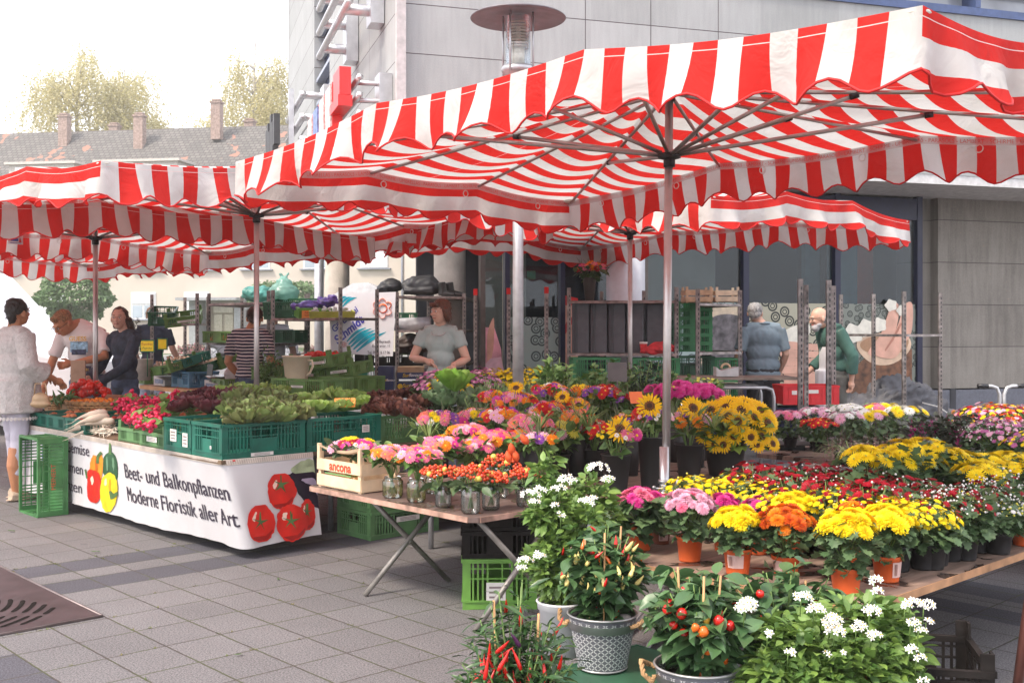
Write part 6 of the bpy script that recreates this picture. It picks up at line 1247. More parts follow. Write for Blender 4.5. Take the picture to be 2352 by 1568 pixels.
def mum(p, R_, H, kind, cols, n, bs, label, grp=None, potspec=None, indiv=True, name='potted_chrysanthemum', cat='potted flower', leaf=mumL, lm_=Gm, nl=140, ls=.05, low=.35, seed=None, buds=0, budcol='lime', flat_=1.0):
    """p: base on the table; R_: crown radius; H: crown top above base"""
    seed = seed if seed is not None else rng.randint(0, 999); r = random.Random(seed)
    t = empty(name, p, r.uniform(0, 6) if potspec is None or len(potspec) < 4 else 0, label, cat, grp); ph = 0
    if potspec: pot(t, potspec[0], potspec[1], potspec[2], potspec[3] if len(potspec) > 3 else None); ph = potspec[1]*.9
    zc = ph+(H-ph)*low; hh = (H-zc)   # dome centre / height
    Ms = []
    for k in range(nl):
        a = r.uniform(0, 2*PI); q = r.uniform(.25, 1)**.6; z = r.uniform(ph, zc+hh*.75); w_ = min(1, .45+.75*(z-ph)/(zc-ph+.001)) if z < zc else math.sqrt(max(.05, 1-((z-zc)/hh)**2)); rr = R_*q*w_
        Ms.append(frame((rr*math.cos(a), rr*math.sin(a), z), (math.cos(a+r.gauss(0, .5)), math.sin(a+r.gauss(0, .5)), r.uniform(-.9, .5)), ls*r.uniform(.6, 1.25), r.gauss(0, .5)))
    foliage('foliage', leaf, lm_, Ms, t)
    q = MB()
    ds = dome(n, R_, seed)
    for (x, y, z, nn) in ds[::2]: q.tube([(0, 0, ph), (x*.6, y*.6, zc+z*hh*.3), (x, y, zc+z*hh*flat_-.01)], .0022, 4)
    q.build('stems', Gs, t)
    if indiv:
        for k, (x, y, z, nn) in enumerate(ds):
            me = bloom(kind, cols[k % len(cols)] if len(cols) < 3 else r.choice(cols)); place_bloom(me, t, (x, y, zc+z*hh*flat_), nn, bs*r.uniform(.8, 1.15), 'blossom')
    else:
        for ci, c in enumerate(cols):
            L = [d for k, d in enumerate(ds) if k % len(cols) == ci]; tv, tf = bloom_arr(kind)
            M2 = [nmat((x, y, zc+z*hh*flat_), nn, bs*r.uniform(.7, 1.2), r.uniform(0, 6)) for (x, y, z, nn) in L]
            V, F = scat(tv, tf, M2); inst('blossoms', npmesh('blossoms', V, F, pcol(c, *COL[c])), t)
    if buds:
        q = MB(); q.ball((0, 0, 0), 1, 6, 4); M2 = []
        for (x, y, z, nn) in dome(buds, R_*1.04, seed+5, .12): M_ = np.eye(4); M_[:3, :3] *= .0045*r.uniform(.7, 1.3); M_[:3, 3] = (x, y, zc+z*hh*flat_+r.uniform(-.02, .008)); M2.append(M_)
        V, F = scat(np.array([tuple(v) for v in q.v]), np.array(q.f), M2); inst('buds', npmesh('buds', V, F, pcol(budcol, *COL[budcol]), smooth=True), t)
    return t
def pm(u, vb, rp, hp, vt, Rp, kind, cols, n, bp, label, z=.5, m=None, sticker=None, **k):
    p = G(u, vb, z); s = p.y/FD; m = m or terra
    ps = (rp*s, hp*s, m, sticker) if sticker else (rp*s, hp*s, m)
    return mum(p, Rp*.86*s, CH-(vt-HZ)*s-z, kind, cols, int(n*1.5), bp*1.12*s, label, potspec=ps, low=.48, **k)
# tables
def board(b0, b1, a0, a1, z, th, label, legs=True, m=None, xlegs=None, name='table'):
    c = T((b0+b1)/2, (a0+a1)/2); t = empty(name+'_stand' if False else 'flower_table', c, TH, label, 'table'); q = MB(); q.box((0, 0, z-th/2), (b1-b0, a1-a0, th), bev=.04); q.build('table_top', m or bw, t)
    if legs:
        for x in (-1, 1):
            for y in (-1, 1): q = MB(); q.tube([(x*(b1-b0)*.40, y*(a1-a0)*.42, 0), (x*(b1-b0)*.40, y*(a1-a0)*.42, z-th)], .018, 8); q.build('leg', galv, t)
    return t
def plank_mat(name, c1, c2, wet=.3, sc_=(1, 9, 1), rough=.45):
    m, nt, b = newmat(name); tc = nm(nt, 'ShaderNodeTexCoord').outputs['Object']; mp = nm(nt, 'ShaderNodeMapping', ins={'Vector': tc, 'Scale': sc_}).outputs[0]
    n1 = nm(nt, 'ShaderNodeTexNoise', ins={'Vector': mp, 'Scale': 3.5, 'Detail': 8.0, 'Distortion': .6}).outputs['Fac']; n2 = nm(nt, 'ShaderNodeTexNoise', ins={'Vector': tc, 'Scale': 4.5, 'Detail': 4.0, 'Distortion': .8}).outputs['Fac']
    c = mixc(nt, nm(nt, 'ShaderNodeMapRange', ins={0: n1, 1: .35, 2: .65, 3: 0.0, 4: 1.0}).outputs[0], c1, c2)
    w_ = nm(nt, 'ShaderNodeMapRange', ins={0: n2, 1: .56, 2: .60, 3: 0.0, 4: 1.0}).outputs[0]; c = mixc(nt, mth(nt, 'MULTIPLY', w_, wet), c, (.02, .012, .01))
    nt.links.new(c, b.inputs['Base Color']); nt.links.new(mth(nt, 'SUBTRACT', rough+.15, mth(nt, 'MULTIPLY', w_, .45)), b.inputs['Roughness'])
    nt.links.new(nm(nt, 'ShaderNodeBump', ins={'Strength': .25, 'Distance': .003, 'Height': n1}).outputs[0], b.inputs['Normal']); return m
bw = plank_mat('worn_plywood', (.16, .105, .08), (.30, .20, .155), .85); ba_ = plank_mat('brown_laminate', (.115, .075, .065), (.17, .12, .105), .25, (1, 6, 1), .3)
edge_m = mat('raw_wood_edge', (.42, .22, .11), .7, var=.25, vs=10)
tB = board(3.36, 6.15, 1.88, 3.30, .50, .028, 'large worn wooden table crowded with potted chrysanthemums'); q = MB(); q.box((-1.3965, 0, .484), (.006, 1.34, .030)); q.box((0, -.711, .484), (2.7, .006, .030)); q.build('edge', edge_m, tB)
tD = board(4.25, 6.35, 4.02, 5.7, .50, .025, 'wooden table under the black flower vases behind the mast'); tC = board(6.6, 7.9, .8, 4.52, .55, .03, 'wooden board table at the back with trays of pink and white mums'); tE = board(5.1, 7.0, 5.55, 7.6, .55, .025, 'table of herbs and kitchen plants in front of the glass front')
# X-leg table
tA = empty('folding_table', T(3.74, 4.6), TH, 'brown folding table on crossed tube legs holding jars and a wooden crate', 'table'); q = MB(); q.box((0, 0, .537), (.76, 1.46, .024), bev=.03); q.build('table_top', ba_, tA)
q = MB(); q.box((-.382, 0, .537), (.006, 1.38, .026)); q.box((0, -.732, .537), (.68, .006, .026)); q.build('edge', mat('pink_wood_edge', (.42, .25, .19), .6, var=.3, vs=14), tA)
legm = mat('tube_leg', (.26, .24, .22), .45, .5, var=.3, vs=9)
# crossed legs: world points measured from the foot marks
def tl(pts, r=.0145):
    q = MB(); iv = (Matrix.Translation(tA.location) @ Matrix.Rotation(TH, 4, 'Z')).inverted(); q.tube([iv @ Vector(p) for p in pts], r, 10); q.build('leg', legm, tA)
f1, f2 = G(838, 1368), G(1038, 1336); f3, f4 = G(1090, 1452), G(1292, 1400)
up = Vector((0, 0, .527))
tl([f1+up*.012, f2.xy.to_3d()+up-BD*.03]); tl([f2+up*.012+AD*.03, f1.xy.to_3d()+up+AD*.03+BD*.05]); tl([f3+up*.012, f4.xy.to_3d()+up-BD*.03-AD*.0]); tl([f4+up*.012+AD*.03, f3.xy.to_3d()+up+AD*.03+BD*.05])
q = MB(); iv = (Matrix.Translation(tA.location) @ Matrix.Rotation(TH, 4, 'Z')).inverted()
for a_, b_ in ((f1, f2), (f3, f4)): c = (a_+b_)/2; c.z = .265; q.ball(iv @ c, .02, 8, 6)
q.build('pivot_bolt', legm, tA)
# ---- front row pots (left to right)
ST = (R(-150), R(-75), .30, .82); S2 = (R(-110), R(-50), .22, .82)
pm(1400, 1236, 24, 38, 1160, 44, 'pompon', ['mauve'], 5, 12, 'orange pot with dark foliage and few mauve buds, leftmost at the table edge', lm_=Gd, nl=150, ls=.06)
pm(1470, 1260, 31, 56, 1126, 60, 'pompon', ['magenta', 'pink'], 13, 16, 'orange pot of magenta pompon mums with big leaves, second from the left', nl=120, ls=.085)
pm(1518, 1246, 25, 42, 1140, 46, 'pompon', ['pink'], 9, 14, 'brownish pot half hidden between the magenta and the light pink mums', m=potbr, sticker=S2)
pm(1584, 1286, 32, 58, 1130, 62, 'pompon', ['lightpink', 'lightpink', 'pink'], 20, 14, 'orange pot of light pink pompon mums at the table front')
pm(1660, 1262, 24, 44, 1140, 44, 'pompon', ['magenta'], 10, 14, 'orange pot with magenta mums behind the light pink pot')
pm(1694, 1316, 34, 60, 1170, 58, 'pompon', ['yellow'], 19, 17, 'orange pot of yellow pompon mums next to the light pink pot', sticker=ST)
pm(1740, 1270, 26, 44, 1146, 40, 'pompon', ['magenta', 'mauve'], 8, 14, 'magenta mums showing behind the yellow pompon pot', nl=90)
pm(1805, 1320, 34, 48, 1168, 62, 'pompon', ['orange', 'rust'], 17, 17, 'orange pot of orange red mums with red buds', sticker=(R(-175), R(-120), .3, .82), buds=14, budcol='red')
pm(1822, 1275, 28, 48, 1138, 66, 'pompon', ['yellow'], 16, 16, 'tall yellow pompon mums rising behind the orange red ones')
pm(1943, 1358, 38, 60, 1176, 68, 'pompon', ['yellow', 'yellow', 'gold'], 15, 19, 'front orange pot, nearest the table corner, with yellow mums', nl=210)
pm(1970, 1295, 26, 46, 1160, 54, 'pompon', ['orange', 'rust'], 13, 17, 'orange mums just behind the front corner pot')
pm(2037, 1332, 35, 60, 1166, 62, 'pompon', ['yellow'], 19, 18, 'orange pot with a white sticker and yellow mums, right of the corner pot', sticker=(R(-85), R(-25), .22, .82))
pm(2050, 1290, 26, 46, 1150, 46, 'pompon', ['yellow'], 12, 16, 'yellow mums behind the pot with the white sticker')
pm(2138, 1303, 37, 55, 1172, 78, 'smallmum', ['yellow'], 42, 8, 'black pot of small flowered yellow mums right of the stickered pot', m=potblk, indiv=False, buds=60)
pm(2215, 1282, 34, 52, 1135, 72, 'smallmum', ['crimson'], 22, 8, 'black pot with crimson blossoms and many white buds', m=potblk, indiv=False, buds=90)
pm(2292, 1268, 34, 52, 1150, 70, 'button', ['white'], 20, 5, 'black pot of white button buds at the right', m=potblk, indiv=False, buds=85)
pm(2352, 1250, 30, 42, 1130, 60, 'smallmum', ['white'], 16, 6, 'orange pot at the right picture edge with white buds', indiv=False, buds=80)
def tabY(u, Y, am=2.02):      # keep a pot on the big table
    return max(Y, am/((u-CX)/FD*AD.x+AD.y))
# ---- middle rows of small flowered mums
def row(lst, ztop, Rm, kind, cols, n, bs, label, grp, m=potblk, **k):
    for (u, v) in lst:
        Y = tabY(u, (CH-ztop)*FD/(v-HZ)); p = Vector(((u-CX)/FD*Y, Y, .5)); mum(p, Rm*rng.uniform(.92, 1.08), ztop-.5, kind, cols, n, bs, label, grp, potspec=(.06, .10, m), indiv=False, **k)
row([(1588, 1092), (1640, 1100), (1700, 1088), (1752, 1104), (1800, 1122), (1868, 1116), (1925, 1132), (1990, 1140), (2060, 1150), (2120, 1168), (1960, 1108)], .77, .145, 'smallmum', ['yellow'], 55, .0155, 'small flowered yellow mum in the low middle rows', 'small yellow mums', buds=30)
row([(1728, 1062), (1790, 1062), (1850, 1060), (1905, 1066), (1965, 1072), (2020, 1082), (2075, 1092), (1830, 1085), (1900, 1092), (2000, 1104)], .82, .145, 'smallmum', ['crimson'], 44, .019, 'crimson mum in the middle rows behind the small yellow ones', 'crimson mums', buds=26, budcol='white')
row([(2130, 1100), (2180, 1118), (2240, 1125), (2150, 1130), (2205, 1145), (2270, 1150), (2320, 1140)], .80, .14, 'smallmum', ['crimson'], 16, .016, 'greenish mum with crimson blossoms and white buds at the right', 'budding crimson mums', buds=50, budcol='white')
for (u, v) in ((1990, 1025), (2045, 1030), (2070, 1012), (2125, 1008), (2170, 1030), (2110, 1040), (2215, 1040), (2260, 1046), (2310, 1040), (2350, 1046), (2250, 1066), (2320, 1064)):
    Y = tabY(u, .50*FD/(min(v, 1056)-HZ), 2.45 if v < 1060 else 2.2); p = Vector(((u-CX)/FD*Y, Y, .5)); mum(p, .12, CH-(v-HZ)*Y/FD-.5, 'daisymum', ['yellow'], 13, .042, 'tall large flowered yellow chrysanthemum above the crimson rows', 'large yellow chrysanthemums', potspec=(.06, .10, potblk), nl=150, ls=.07, low=.68)
# striped grass
def grassy(p, n, L, label, m=Gg, name='striped_grass', w_=.004, cat='plant'):
    q = MB()
    for k in range(n):
        a = rng.uniform(0, 2*PI); l = L*rng.uniform(.6, 1.1); d = Vector((math.cos(a), math.sin(a), 0)); s = Vector((-d.y, d.x, 0))*w_; pts = [Vector((0, 0, 0))+d*l*t*.8+Vector((0, 0, l*(1.3*t-1.15*t*t))) for t in (0, .25, .5, .75, 1)]
        V = []
        for i, e in enumerate(pts): V += [e-s*(1-.2*i), e+s*(1-.2*i)]
        q.add(V, [(2*i, 2*i+1, 2*i+3, 2*i+2) for i in range(4)])
    return tag(q.build(name, m, None, p), label, cat)
grassy(P(1955, 1062, 5.6), 46, .26, 'pale striped grass arching left of the large yellow chrysanthemums', mat('pale_grass', (.40, .45, .22), .6, isl=1, col2=(.22, .32, .10), trans=.2))
# ---- back table
def bk_(u, vt, z, Y, R_, kind, cols, n, bs, label, **k): p = Vector(((u-CX)/FD*Y, Y, z)); return mum(p, R_, CH-(vt-HZ)*Y/FD-z, kind, cols, n, bs, label, **k)
sq = (.055, .075, potblk)
bk_(1815, 946, .60, 7.75, .12, 'daisymum', ['lightpink', 'pink'], 13, .045, 'pink mum in a square black pot, left end of the back tray', potspec=sq, low=.75); bk_(1882, 960, .60, 7.45, .12, 'smallmum', ['red'], 36, .027, 'red daisy mum with yellow eyes beside the pink one on the tray', potspec=sq, low=.6)
bk_(1875, 938, .56, 8.0, .13, 'daisymum', ['white', 'lightpink'], 13, .045, 'white mum behind the red daisy mum', potspec=sq, low=.75); bk_(1945, 930, .56, 8.0, .15, 'daisymum', ['white'], 16, .045, 'white mum at the middle of the back row', potspec=sq, low=.75); bk_(1940, 948, .56, 7.5, .13, 'daisymum', ['white', 'lightpink'], 12, .042, 'white and pink mum in front of the white back row', potspec=sq, low=.75)
bk_(2000, 945, .56, 7.6, .14, 'daisymum', ['lightpink', 'mauve', 'yellow', 'white'], 14, .045, 'mixed pink and yellow mum above the heather', potspec=sq, low=.75); bk_(2025, 928, .56, 8.2, .15, 'daisymum', ['white', 'pink', 'yellow'], 15, .045, 'white mum with pink and yellow ones at the back', potspec=sq, low=.75); bk_(2080, 934, .56, 7.9, .14, 'daisymum', ['white', 'yellow'], 14, .042, 'white and yellow mum next to the celosias', potspec=sq, low=.75)
q = MB(); q.box((0, 0, .02), (.52, .3, .006)); 
for x in (-.13, .13):
    q.box((x, 0, .0), (.2, .22, .04))
tag(q.build('plant_tray', potblk, None, G(1850, 1032, .55)+Vector((.03, .06, .022)), (0, 0, R(-8))), 'black plastic tray under the pink and red mums at the back', 'tray')
def spikes(p, R_, H, n, L, w_, m_, label, name, fol, nl=220, ls=.03, tm=nrL):
    t = empty(name, p, 0, label, 'potted flower'); pot(t, .06, .09, potblk); Ms = []; Mf = []; r = rng
    for k in range(n):
        a = r.uniform(0, 6.28); rr = R_*r.uniform(0, 1)**.5; x, y = rr*math.cos(a), rr*math.sin(a); z = H*(1-.35*(rr/R_)**2)*r.uniform(.75, 1); d = (x*.8+r.gauss(0, .1)*R_, y*.8, R_*3)
        for j in range(26): f = j/26; c = Vector((x, y, z-L))+Vector(d).normalized()*L*f; aa = r.uniform(0, 6.28); Ms.append(frame(c, (math.cos(aa), math.sin(aa), 1.1), w_*(1.15-f)*r.uniform(.7, 1.2), r.uniform(0, 6)))
    foliage('flower_spikes', nrL, m_, [M_ for M_ in Ms], t)
    for k in range(nl): a = r.uniform(0, 6.28); q_ = r.uniform(0, 1)**.5*R_; Mf.append(frame((q_*math.cos(a), q_*math.sin(a), r.uniform(.07, H-L*.7)), (math.cos(a), math.sin(a), r.uniform(-.3, .8)), ls*r.uniform(.6, 1.2), r.gauss(0, .5)))
    foliage('foliage', tm, fol, Mf, t); return t
heath = mat('heather_pink', (.42, .10, .18), .7, isl=1, col2=(.58, .28, .34), trans=.1)
for (u, v, Y) in ((1935, 975, 7.1), (1975, 985, 6.9), (2020, 980, 7.0), (2060, 988, 6.9)): spikes(Vector(((u-CX)/FD*Y, Y, .55)), .12, CH-(v-HZ)*Y/FD-.55, 50, .13, .012, heath, 'pink heather %s' % {1935: 'nearest the red daisy mum', 1975: 'in the middle, front clump', 2020: 'in the middle, rear clump', 2060: 'nearest the celosias'}[u], 'heather', Gr)
cel = mat('celosia_plume', (.50, .01, .20), .7, isl=1, col2=(.62, .03, .30), trans=.1)
for (u, v, Y) in ((2120, 935, 7.4), (2158, 925, 7.3), (2205, 930, 7.2), (2245, 925, 7.1)): spikes(Vector(((u-CX)/FD*Y, Y, .55)), .13, CH-(v-HZ)*Y/FD-.55, 6, .12, .04, cel, 'magenta celosia with upright plumes, %s' % {2120: 'first from the left', 2158: 'second from the left', 2205: 'third from the left', 2245: 'beside the big mum dome'}[u], 'celosia', gl('celosia_leaf', (.05, .07, .04), (.10, .10, .07)), 200, .06, ovL)
bk_(2290, 930, .52, 7.6, .33, 'smallmum', ['rust', 'yellow', 'crimson'], 260, .021, 'large domed mum mixing rust, yellow and pink in the back right', potspec=(.12, .12, terra), indiv=False, low=.3, nl=600, ls=.05, cols_=None) if False else mum(Vector(((2295-CX)/FD*7.9, 7.9, .52)), .34, .37, 'smallmum', ['rust', 'yellow', 'lightpink', 'crimson'], 300, .021, 'large domed mum of rust and yellow blossoms, rear one at the right', potspec=(.12, .12, terra), indiv=False, low=.3, nl=600, ls=.05)
mum(Vector(((2300-CX)/FD*6.9, 6.9, .52)), .24, .35, 'smallmum', ['lightpink', 'mauve'], 150, .019, 'domed mauve pink mum on an orange pot before the rust coloured dome', potspec=(.10, .10, terra), indiv=False, low=.3, nl=500, ls=.045, buds=160, budcol='white'); mum(Vector(((2372-CX)/FD*6.7, 6.7, .52)), .2, .30, 'smallmum', ['yellow', 'mauve'], 120, .019, 'yellow domed mum cut by the right picture edge', potspec=(.10, .10, terra), indiv=False, low=.3, nl=300, ls=.045)
for k, (u, v) in enumerate(((1735, 1030), (1765, 1045), (1800, 1052), (1725, 1060))): mum(P(u, v+40, 6.6-.1*k).xy.to_3d()+Vector((0, 0, .30)), .14, .26, 'smallmum', ['mauve'], 10, .02, 'budding purple mum in the gap under the back board', 'budding purple mums', indiv=False, buds=110, budcol='white', nl=200)
q = MB(); q.box((0, 0, .285), (.8, .7, .03)); q.box((0, 0, .13), (.6, .5, .26)); tag(q.build('low_stand', tim, None, (P(1760, 0, 6.5).x, 6.5, 0), (0, 0, TH)), 'low stand for the budding purple mums behind the sunflowers', 'stand')
# ---- vases and bouquets
vblk = mat('vase_black', (.03, .028, .028), .55, var=.15, vs=5)
def vase(u, vb, vt, wp, label, z=.5, m=None, grp='black flower vases'):
    p = G(u, vb, z); s = p.y/FD; r = wp*s/2; h = (vb-vt)*s; q = MB(); q.lathe([(.001, 0), (r*.70, 0), (r*.72, .006), (r*.98, h*.97), (r*1.03, h*.975), (r*1.03, h), (r*.95, h), (r*.72, .02), (.001, .02)], 32); o = q.build('flower_vase', m or vblk, None, p); tag(o, label, 'vase', grp); return p, r, h
def bouquet(c, R_, fl, label, stem_to=None, fol=ovL, lm_=Gh, nl=60, ls=.068, grp=None, name='flower_bouquet', squash=.7, nm_stem=14, greens=0, dens=1.65):
    """c: crown centre (world); fl: list of (kind, colour, count, size)"""
    t = empty(name, c, 0, label, 'bouquet', grp); L = []
    for (kd, cl, n, s) in fl: L += [(kd, cl, s*1.06)]*max(n, int(n*dens+.5))
    rng.shuffle(L); ds = dome(len(L), R_, rng.randint(0, 99), .09)
    big = sorted(range(len(L)), key=lambda i: -L[i][2])
    for i, (kd, cl, s) in enumerate(L):
        x, y, z, nn = ds[i]; e = Vector((x, y, (z-.35)*R_*squash)); place_bloom(bloom(kd, cl), t, e, (nn[0], nn[1]-.5, nn[2]), s*rng.uniform(.85, 1.12), kd if kd in ('sunflower', 'zinnia') else 'blossom')
    Ms = []
    for k in range(nl): 
        a = rng.uniform(0, 6.28); q_ = rng.uniform(.2, 1.05)**.6; z = rng.uniform(-.9, .35); rr = R_*q_*(1 if z > -.3 else .8+z*.5)
        Ms.append(frame((rr*math.cos(a), rr*math.sin(a), z*R_*squash), (math.cos(a)+rng.gauss(0, .4), math.sin(a)+rng.gauss(0, .4), rng.uniform(-.6, .9)), ls*rng.uniform(.5, 1.2), rng.gauss(0, .6)))
    foliage('foliage', fol, lm_, Ms, t)
    if greens:
        Mg = []
        for k in range(greens): a = rng.uniform(0, 6.28); rr = R_*rng.uniform(.2, 1.1); Mg.append(frame((rr*math.cos(a), rr*math.sin(a), rng.uniform(-.2, .7)*R_*squash), (math.cos(a)*.6+rng.gauss(0, .3), math.sin(a)*.6+rng.gauss(0, .3), 1), rng.uniform(.05, .12), rng.uniform(0, 6)))
        foliage('filler_green', ndL, Gr, Mg, t)
    if stem_to is not None:
        q = MB(); d = Vector(stem_to)-Vector(c)
        for k in range(nm_stem): a = rng.uniform(0, 6.28); rr = R_*.45; w_ = .022; q.tube([(rr*math.cos(a), rr*math.sin(a), -R_*.1), (d.x*.5+.012*math.cos(a), d.y*.5+.012*math.sin(a), d.z*.5), (d.x+w_*math.cos(a+2.6), d.y+w_*math.sin(a+2.6), d.z)], .0032, 5)
        q.build('stems', Gs, t)
    return t
SF = ('sunflower', 'gold')
vs_ = {}
for (key, u, vb, vt, wp, lb) in (('v1', 1281, 1092, 1040, 62, 'black vase holding the lime and pale pink bouquet, left end'), ('v2', 1368, 1090, 1030, 58, 'black vase half hidden behind the sunflower vase'), ('v3', 1415, 1128, 1041, 70, 'black vase in front, under the big single sunflower'), ('v4', 1495, 1120, 1000, 62, 'tallest black vase directly left of the mast'), ('v5', 1583, 1097, 1018, 66, 'black vase right of the mast'), ('v6', 1665, 1090, 1008, 100, 'wide black bucket full of sunflowers')):
    vs_[key] = vase(u, vb, vt, wp, lb)
def bq(key, u, v, Rp, fl, label, **k):
    p, r, h = vs_[key]; c = P(u, v, p.y); return bouquet(c, Rp*p.y/FD, fl, label, stem_to=(p.x, p.y, p.z+.03), **k)
bq('v1', 1285, 995, 52, [('daisymum', 'lime', 1, .05), ('zinnia', 'lightpink', 2, .04), ('zinnia', 'red', 2, .032), ('smallmum', 'purple', 4, .018), ('zinnia', 'orange', 1, .04)], 'loose bouquet with one big lime flower and pale pink blossoms', nl=120, ls=.12, greens=60)
bq('v2', 1362, 985, 42, [('zinnia', 'red', 4, .035), ('zinnia', 'lightpink', 3, .03), ('zinnia', 'coral', 2, .03), ('smallmum', 'white', 6, .014)], 'bouquet of red and pale flowers behind the big single sunflower', greens=40)
bq('v3', 1415, 1000, 58, [('zinnia', 'red', 2, .045), ('zinnia', 'pink', 3, .038), ('smallmum', 'yellow', 12, .014), ('smallmum', 'white', 8, .014), ('gerbera', 'magenta', 2, .032)], 'front bouquet topped by one big sunflower', greens=60); p = vs_['v3'][0]; o = bpy.data.objects.new('sunflower', bloom(*SF)); link(o, bpy.data.objects[[x.name for x in bpy.data.objects if x.get('label') == 'front bouquet topped by one big sunflower'][0]]); o.location = (.01, -.10, .05); o.rotation_euler = (R(72), 0, 0); o.scale = (.082,)*3
t = bq('v4', 1500, 960, 48, [('zinnia', 'purple', 3, .028), ('smallmum', 'white', 8, .014), ('zinnia', 'red', 1, .05), ('zinnia', 'coral', 2, .03), ('smallmum', 'lightpink', 5, .016)], 'bouquet with a sunflower high up directly left of the mast', greens=50); o = inst('sunflower', bloom(*SF), t, (-.03, -.07, .08), (R(68), 0, R(-8)), .082)
t = bq('v5', 1580, 970, 48, [('zinnia', 'orange', 2, .042), ('smallmum', 'yellow', 6, .014), ('zinnia', 'lightpink', 2, .04), ('smallmum', 'purple', 3, .018)], 'bouquet with a sunflower and grasses right of the mast', greens=80, fol=nrL, ls=.16); o = inst('sunflower', bloom(*SF), t, (.02, -.07, .10), (R(62), 0, R(15)), .085)
p, r_, h = vs_['v6']; c = P(1690, 968, p.y); t = empty('flower_bouquet', c, 0, 'huge bunch of sunflowers in the wide black bucket', 'bouquet'); Ms = []
for k, (x, y, z, nn) in enumerate(dome(24, .215, 3, .06)): place_bloom(bloom('sunflower', 'gold'), t, Vector((x*1.08, y*.8, (z-.42)*.23)), (nn[0]*1.2, nn[1]-.75, nn[2]*.9), rng.uniform(.068, .088), 'sunflower')
for k in range(9): a = (k-4)/4; inst('sunflower', bloom('sunflower', 'gold'), t, (.21*a+rng.gauss(0, .01), -.17+.08*a*a, rng.choice((-.10, -.05, .0))-.03), (R(rng.uniform(60, 88)), 0, R(30*a)), rng.uniform(.055, .07))
for k in range(220): a = rng.uniform(0, 6.28); q_ = rng.uniform(.3, 1); Ms.append(frame((.19*q_*math.cos(a), .16*q_*math.sin(a), rng.uniform(-.16, .08)), (math.cos(a), math.sin(a)-.3, rng.uniform(-.8, .6)), rng.uniform(.05, .12), rng.gauss(0, .6)))
foliage('foliage', ovL, gl('sunflower_leaf', (.12, .22, .03), (.22, .33, .06)), Ms, t)
q = MB()
for k in range(16): a = k*.4; q.tube([(.08*math.cos(a), .08*math.sin(a), -.05), (p.x-c.x+.04*math.cos(a), .04*math.sin(a), p.z+.03-c.z)], .005, 5)
q.build('stems', Gs, t)
# background bouquets (dahlias and mixed flowers) standing on the vase table
def bgb(u, v, Y, Rp, fl, label, **k):
    c = P(u, v, Y); z0 = .5 if Y < 8.2 else .55
    pv = Vector((c.x, c.y, z0)); q = MB(); h = max(.12, min(.26, c.z-z0-.05)); q.lathe([(.001, 0), (.05, 0), (.068, h), (.062, h), (.045, .01)], 20); tag(q.build('flower_vase', vblk, None, pv), 'vase holding the '+label.replace(',', ''), 'vase')
    return bouquet(c, Rp*Y/FD, fl, label, stem_to=(c.x, c.y, z0+.03), **k)
bgb(1555, 905, 7.7, 48, [('pompon', 'magenta', 9, .045), ('button', 'lime', 3, .014)], 'magenta dahlias, left bunch behind the mast', lm_=Gh); bgb(1610, 908, 7.8, 44, [('pompon', 'magenta', 9, .048)], 'magenta dahlias, right bunch above the sunflowers'); bgb(1515, 900, 7.9, 30, [('pompon', 'magenta', 4, .038), ('zinnia', 'lightpink', 2, .03)], 'small magenta bunch, left of the mast'); bgb(1620, 885, 8.1, 40, [('button', 'lime', 9, .014)], 'yellow green dahlia buds, standing above the magenta ones', nl=160, ls=.06)
MIX = lambda a=1: [('zinnia', 'pink', 3, .036), ('zinnia', 'magenta', 2, .034), ('zinnia', 'orange', 4, .034), ('gerbera', 'yellow', 2, .03), ('zinnia', 'red', 4, .034), ('zinnia', 'purple', 3, .028), ('smallmum', 'white', 2, .024), ('zinnia', 'lightpink', 2, .034)]
t = bgb(1185, 925, 7.5, 52, MIX(), 'mixed zinnia bouquet, with a sunflower before the lamp post', greens=40); inst('sunflower', bloom(*SF), t, (0, -.06, .11), (R(45), 0, R(-10)), .062)
bgb(1255, 945, 7.4, 45, MIX(), 'mixed zinnia bouquet, right of the sunflower before the lamp post', greens=40); t = bgb(1310, 935, 7.6, 46, [('zinnia', 'orange', 3, .036), ('zinnia', 'pink', 3, .03), ('gerbera', 'red', 2, .03)], 'yellow and orange bouquet, with drooping sunflowers in the middle', greens=60)
for (x, z, ry) in ((-.06, .08, -25), (.05, .03, 10), (.0, -.03, -30)): inst('sunflower', bloom(*SF), t, (x, -.1, z), (R(50), R(ry), 0), .06)
bgb(1385, 905, 7.9, 42, [('zinnia', 'red', 7, .034), ('zinnia', 'purple', 5, .032), ('smallmum', 'lightpink', 4, .02), ('zinnia', 'crimson', 3, .034)], 'red and violet asters, in the middle behind the sunflower vase', greens=40); bgb(1450, 920, 7.8, 34, [('zinnia', 'crimson', 5, .03), ('zinnia', 'coral', 3, .03), ('zinnia', 'purple', 3, .026)], 'dark red bouquet, left of the high sunflower', greens=30)
bgb(1010, 970, 6.9, 56, [('zinnia', 'coral', 2, .05), ('zinnia', 'purple', 4, .032), ('zinnia', 'magenta', 3, .036), ('smallmum', 'white', 3, .026), ('zinnia', 'pink', 4, .036), ('daisymum', 'yellow', 1, .03)], 'asters and zinnias, left end above the wooden crate', greens=50); bgb(1090, 960, 7.2, 44, [('zinnia', 'pink', 4, .036), ('daisymum', 'yellow', 2, .04), ('zinnia', 'orange', 3, .034), ('zinnia', 'lightpink', 3, .034)], 'pink and orange bouquet, behind the zinnia mass', greens=60)
bgb(1150, 960, 6.8, 50, MIX(), 'colourful zinnias, upper middle of the stall', greens=30); bgb(1215, 975, 6.5, 48, [('zinnia', 'pink', 7, .036), ('zinnia', 'coral', 4, .034), ('zinnia', 'lightpink', 3, .034)], 'pink zinnias, right upper part of the mass')
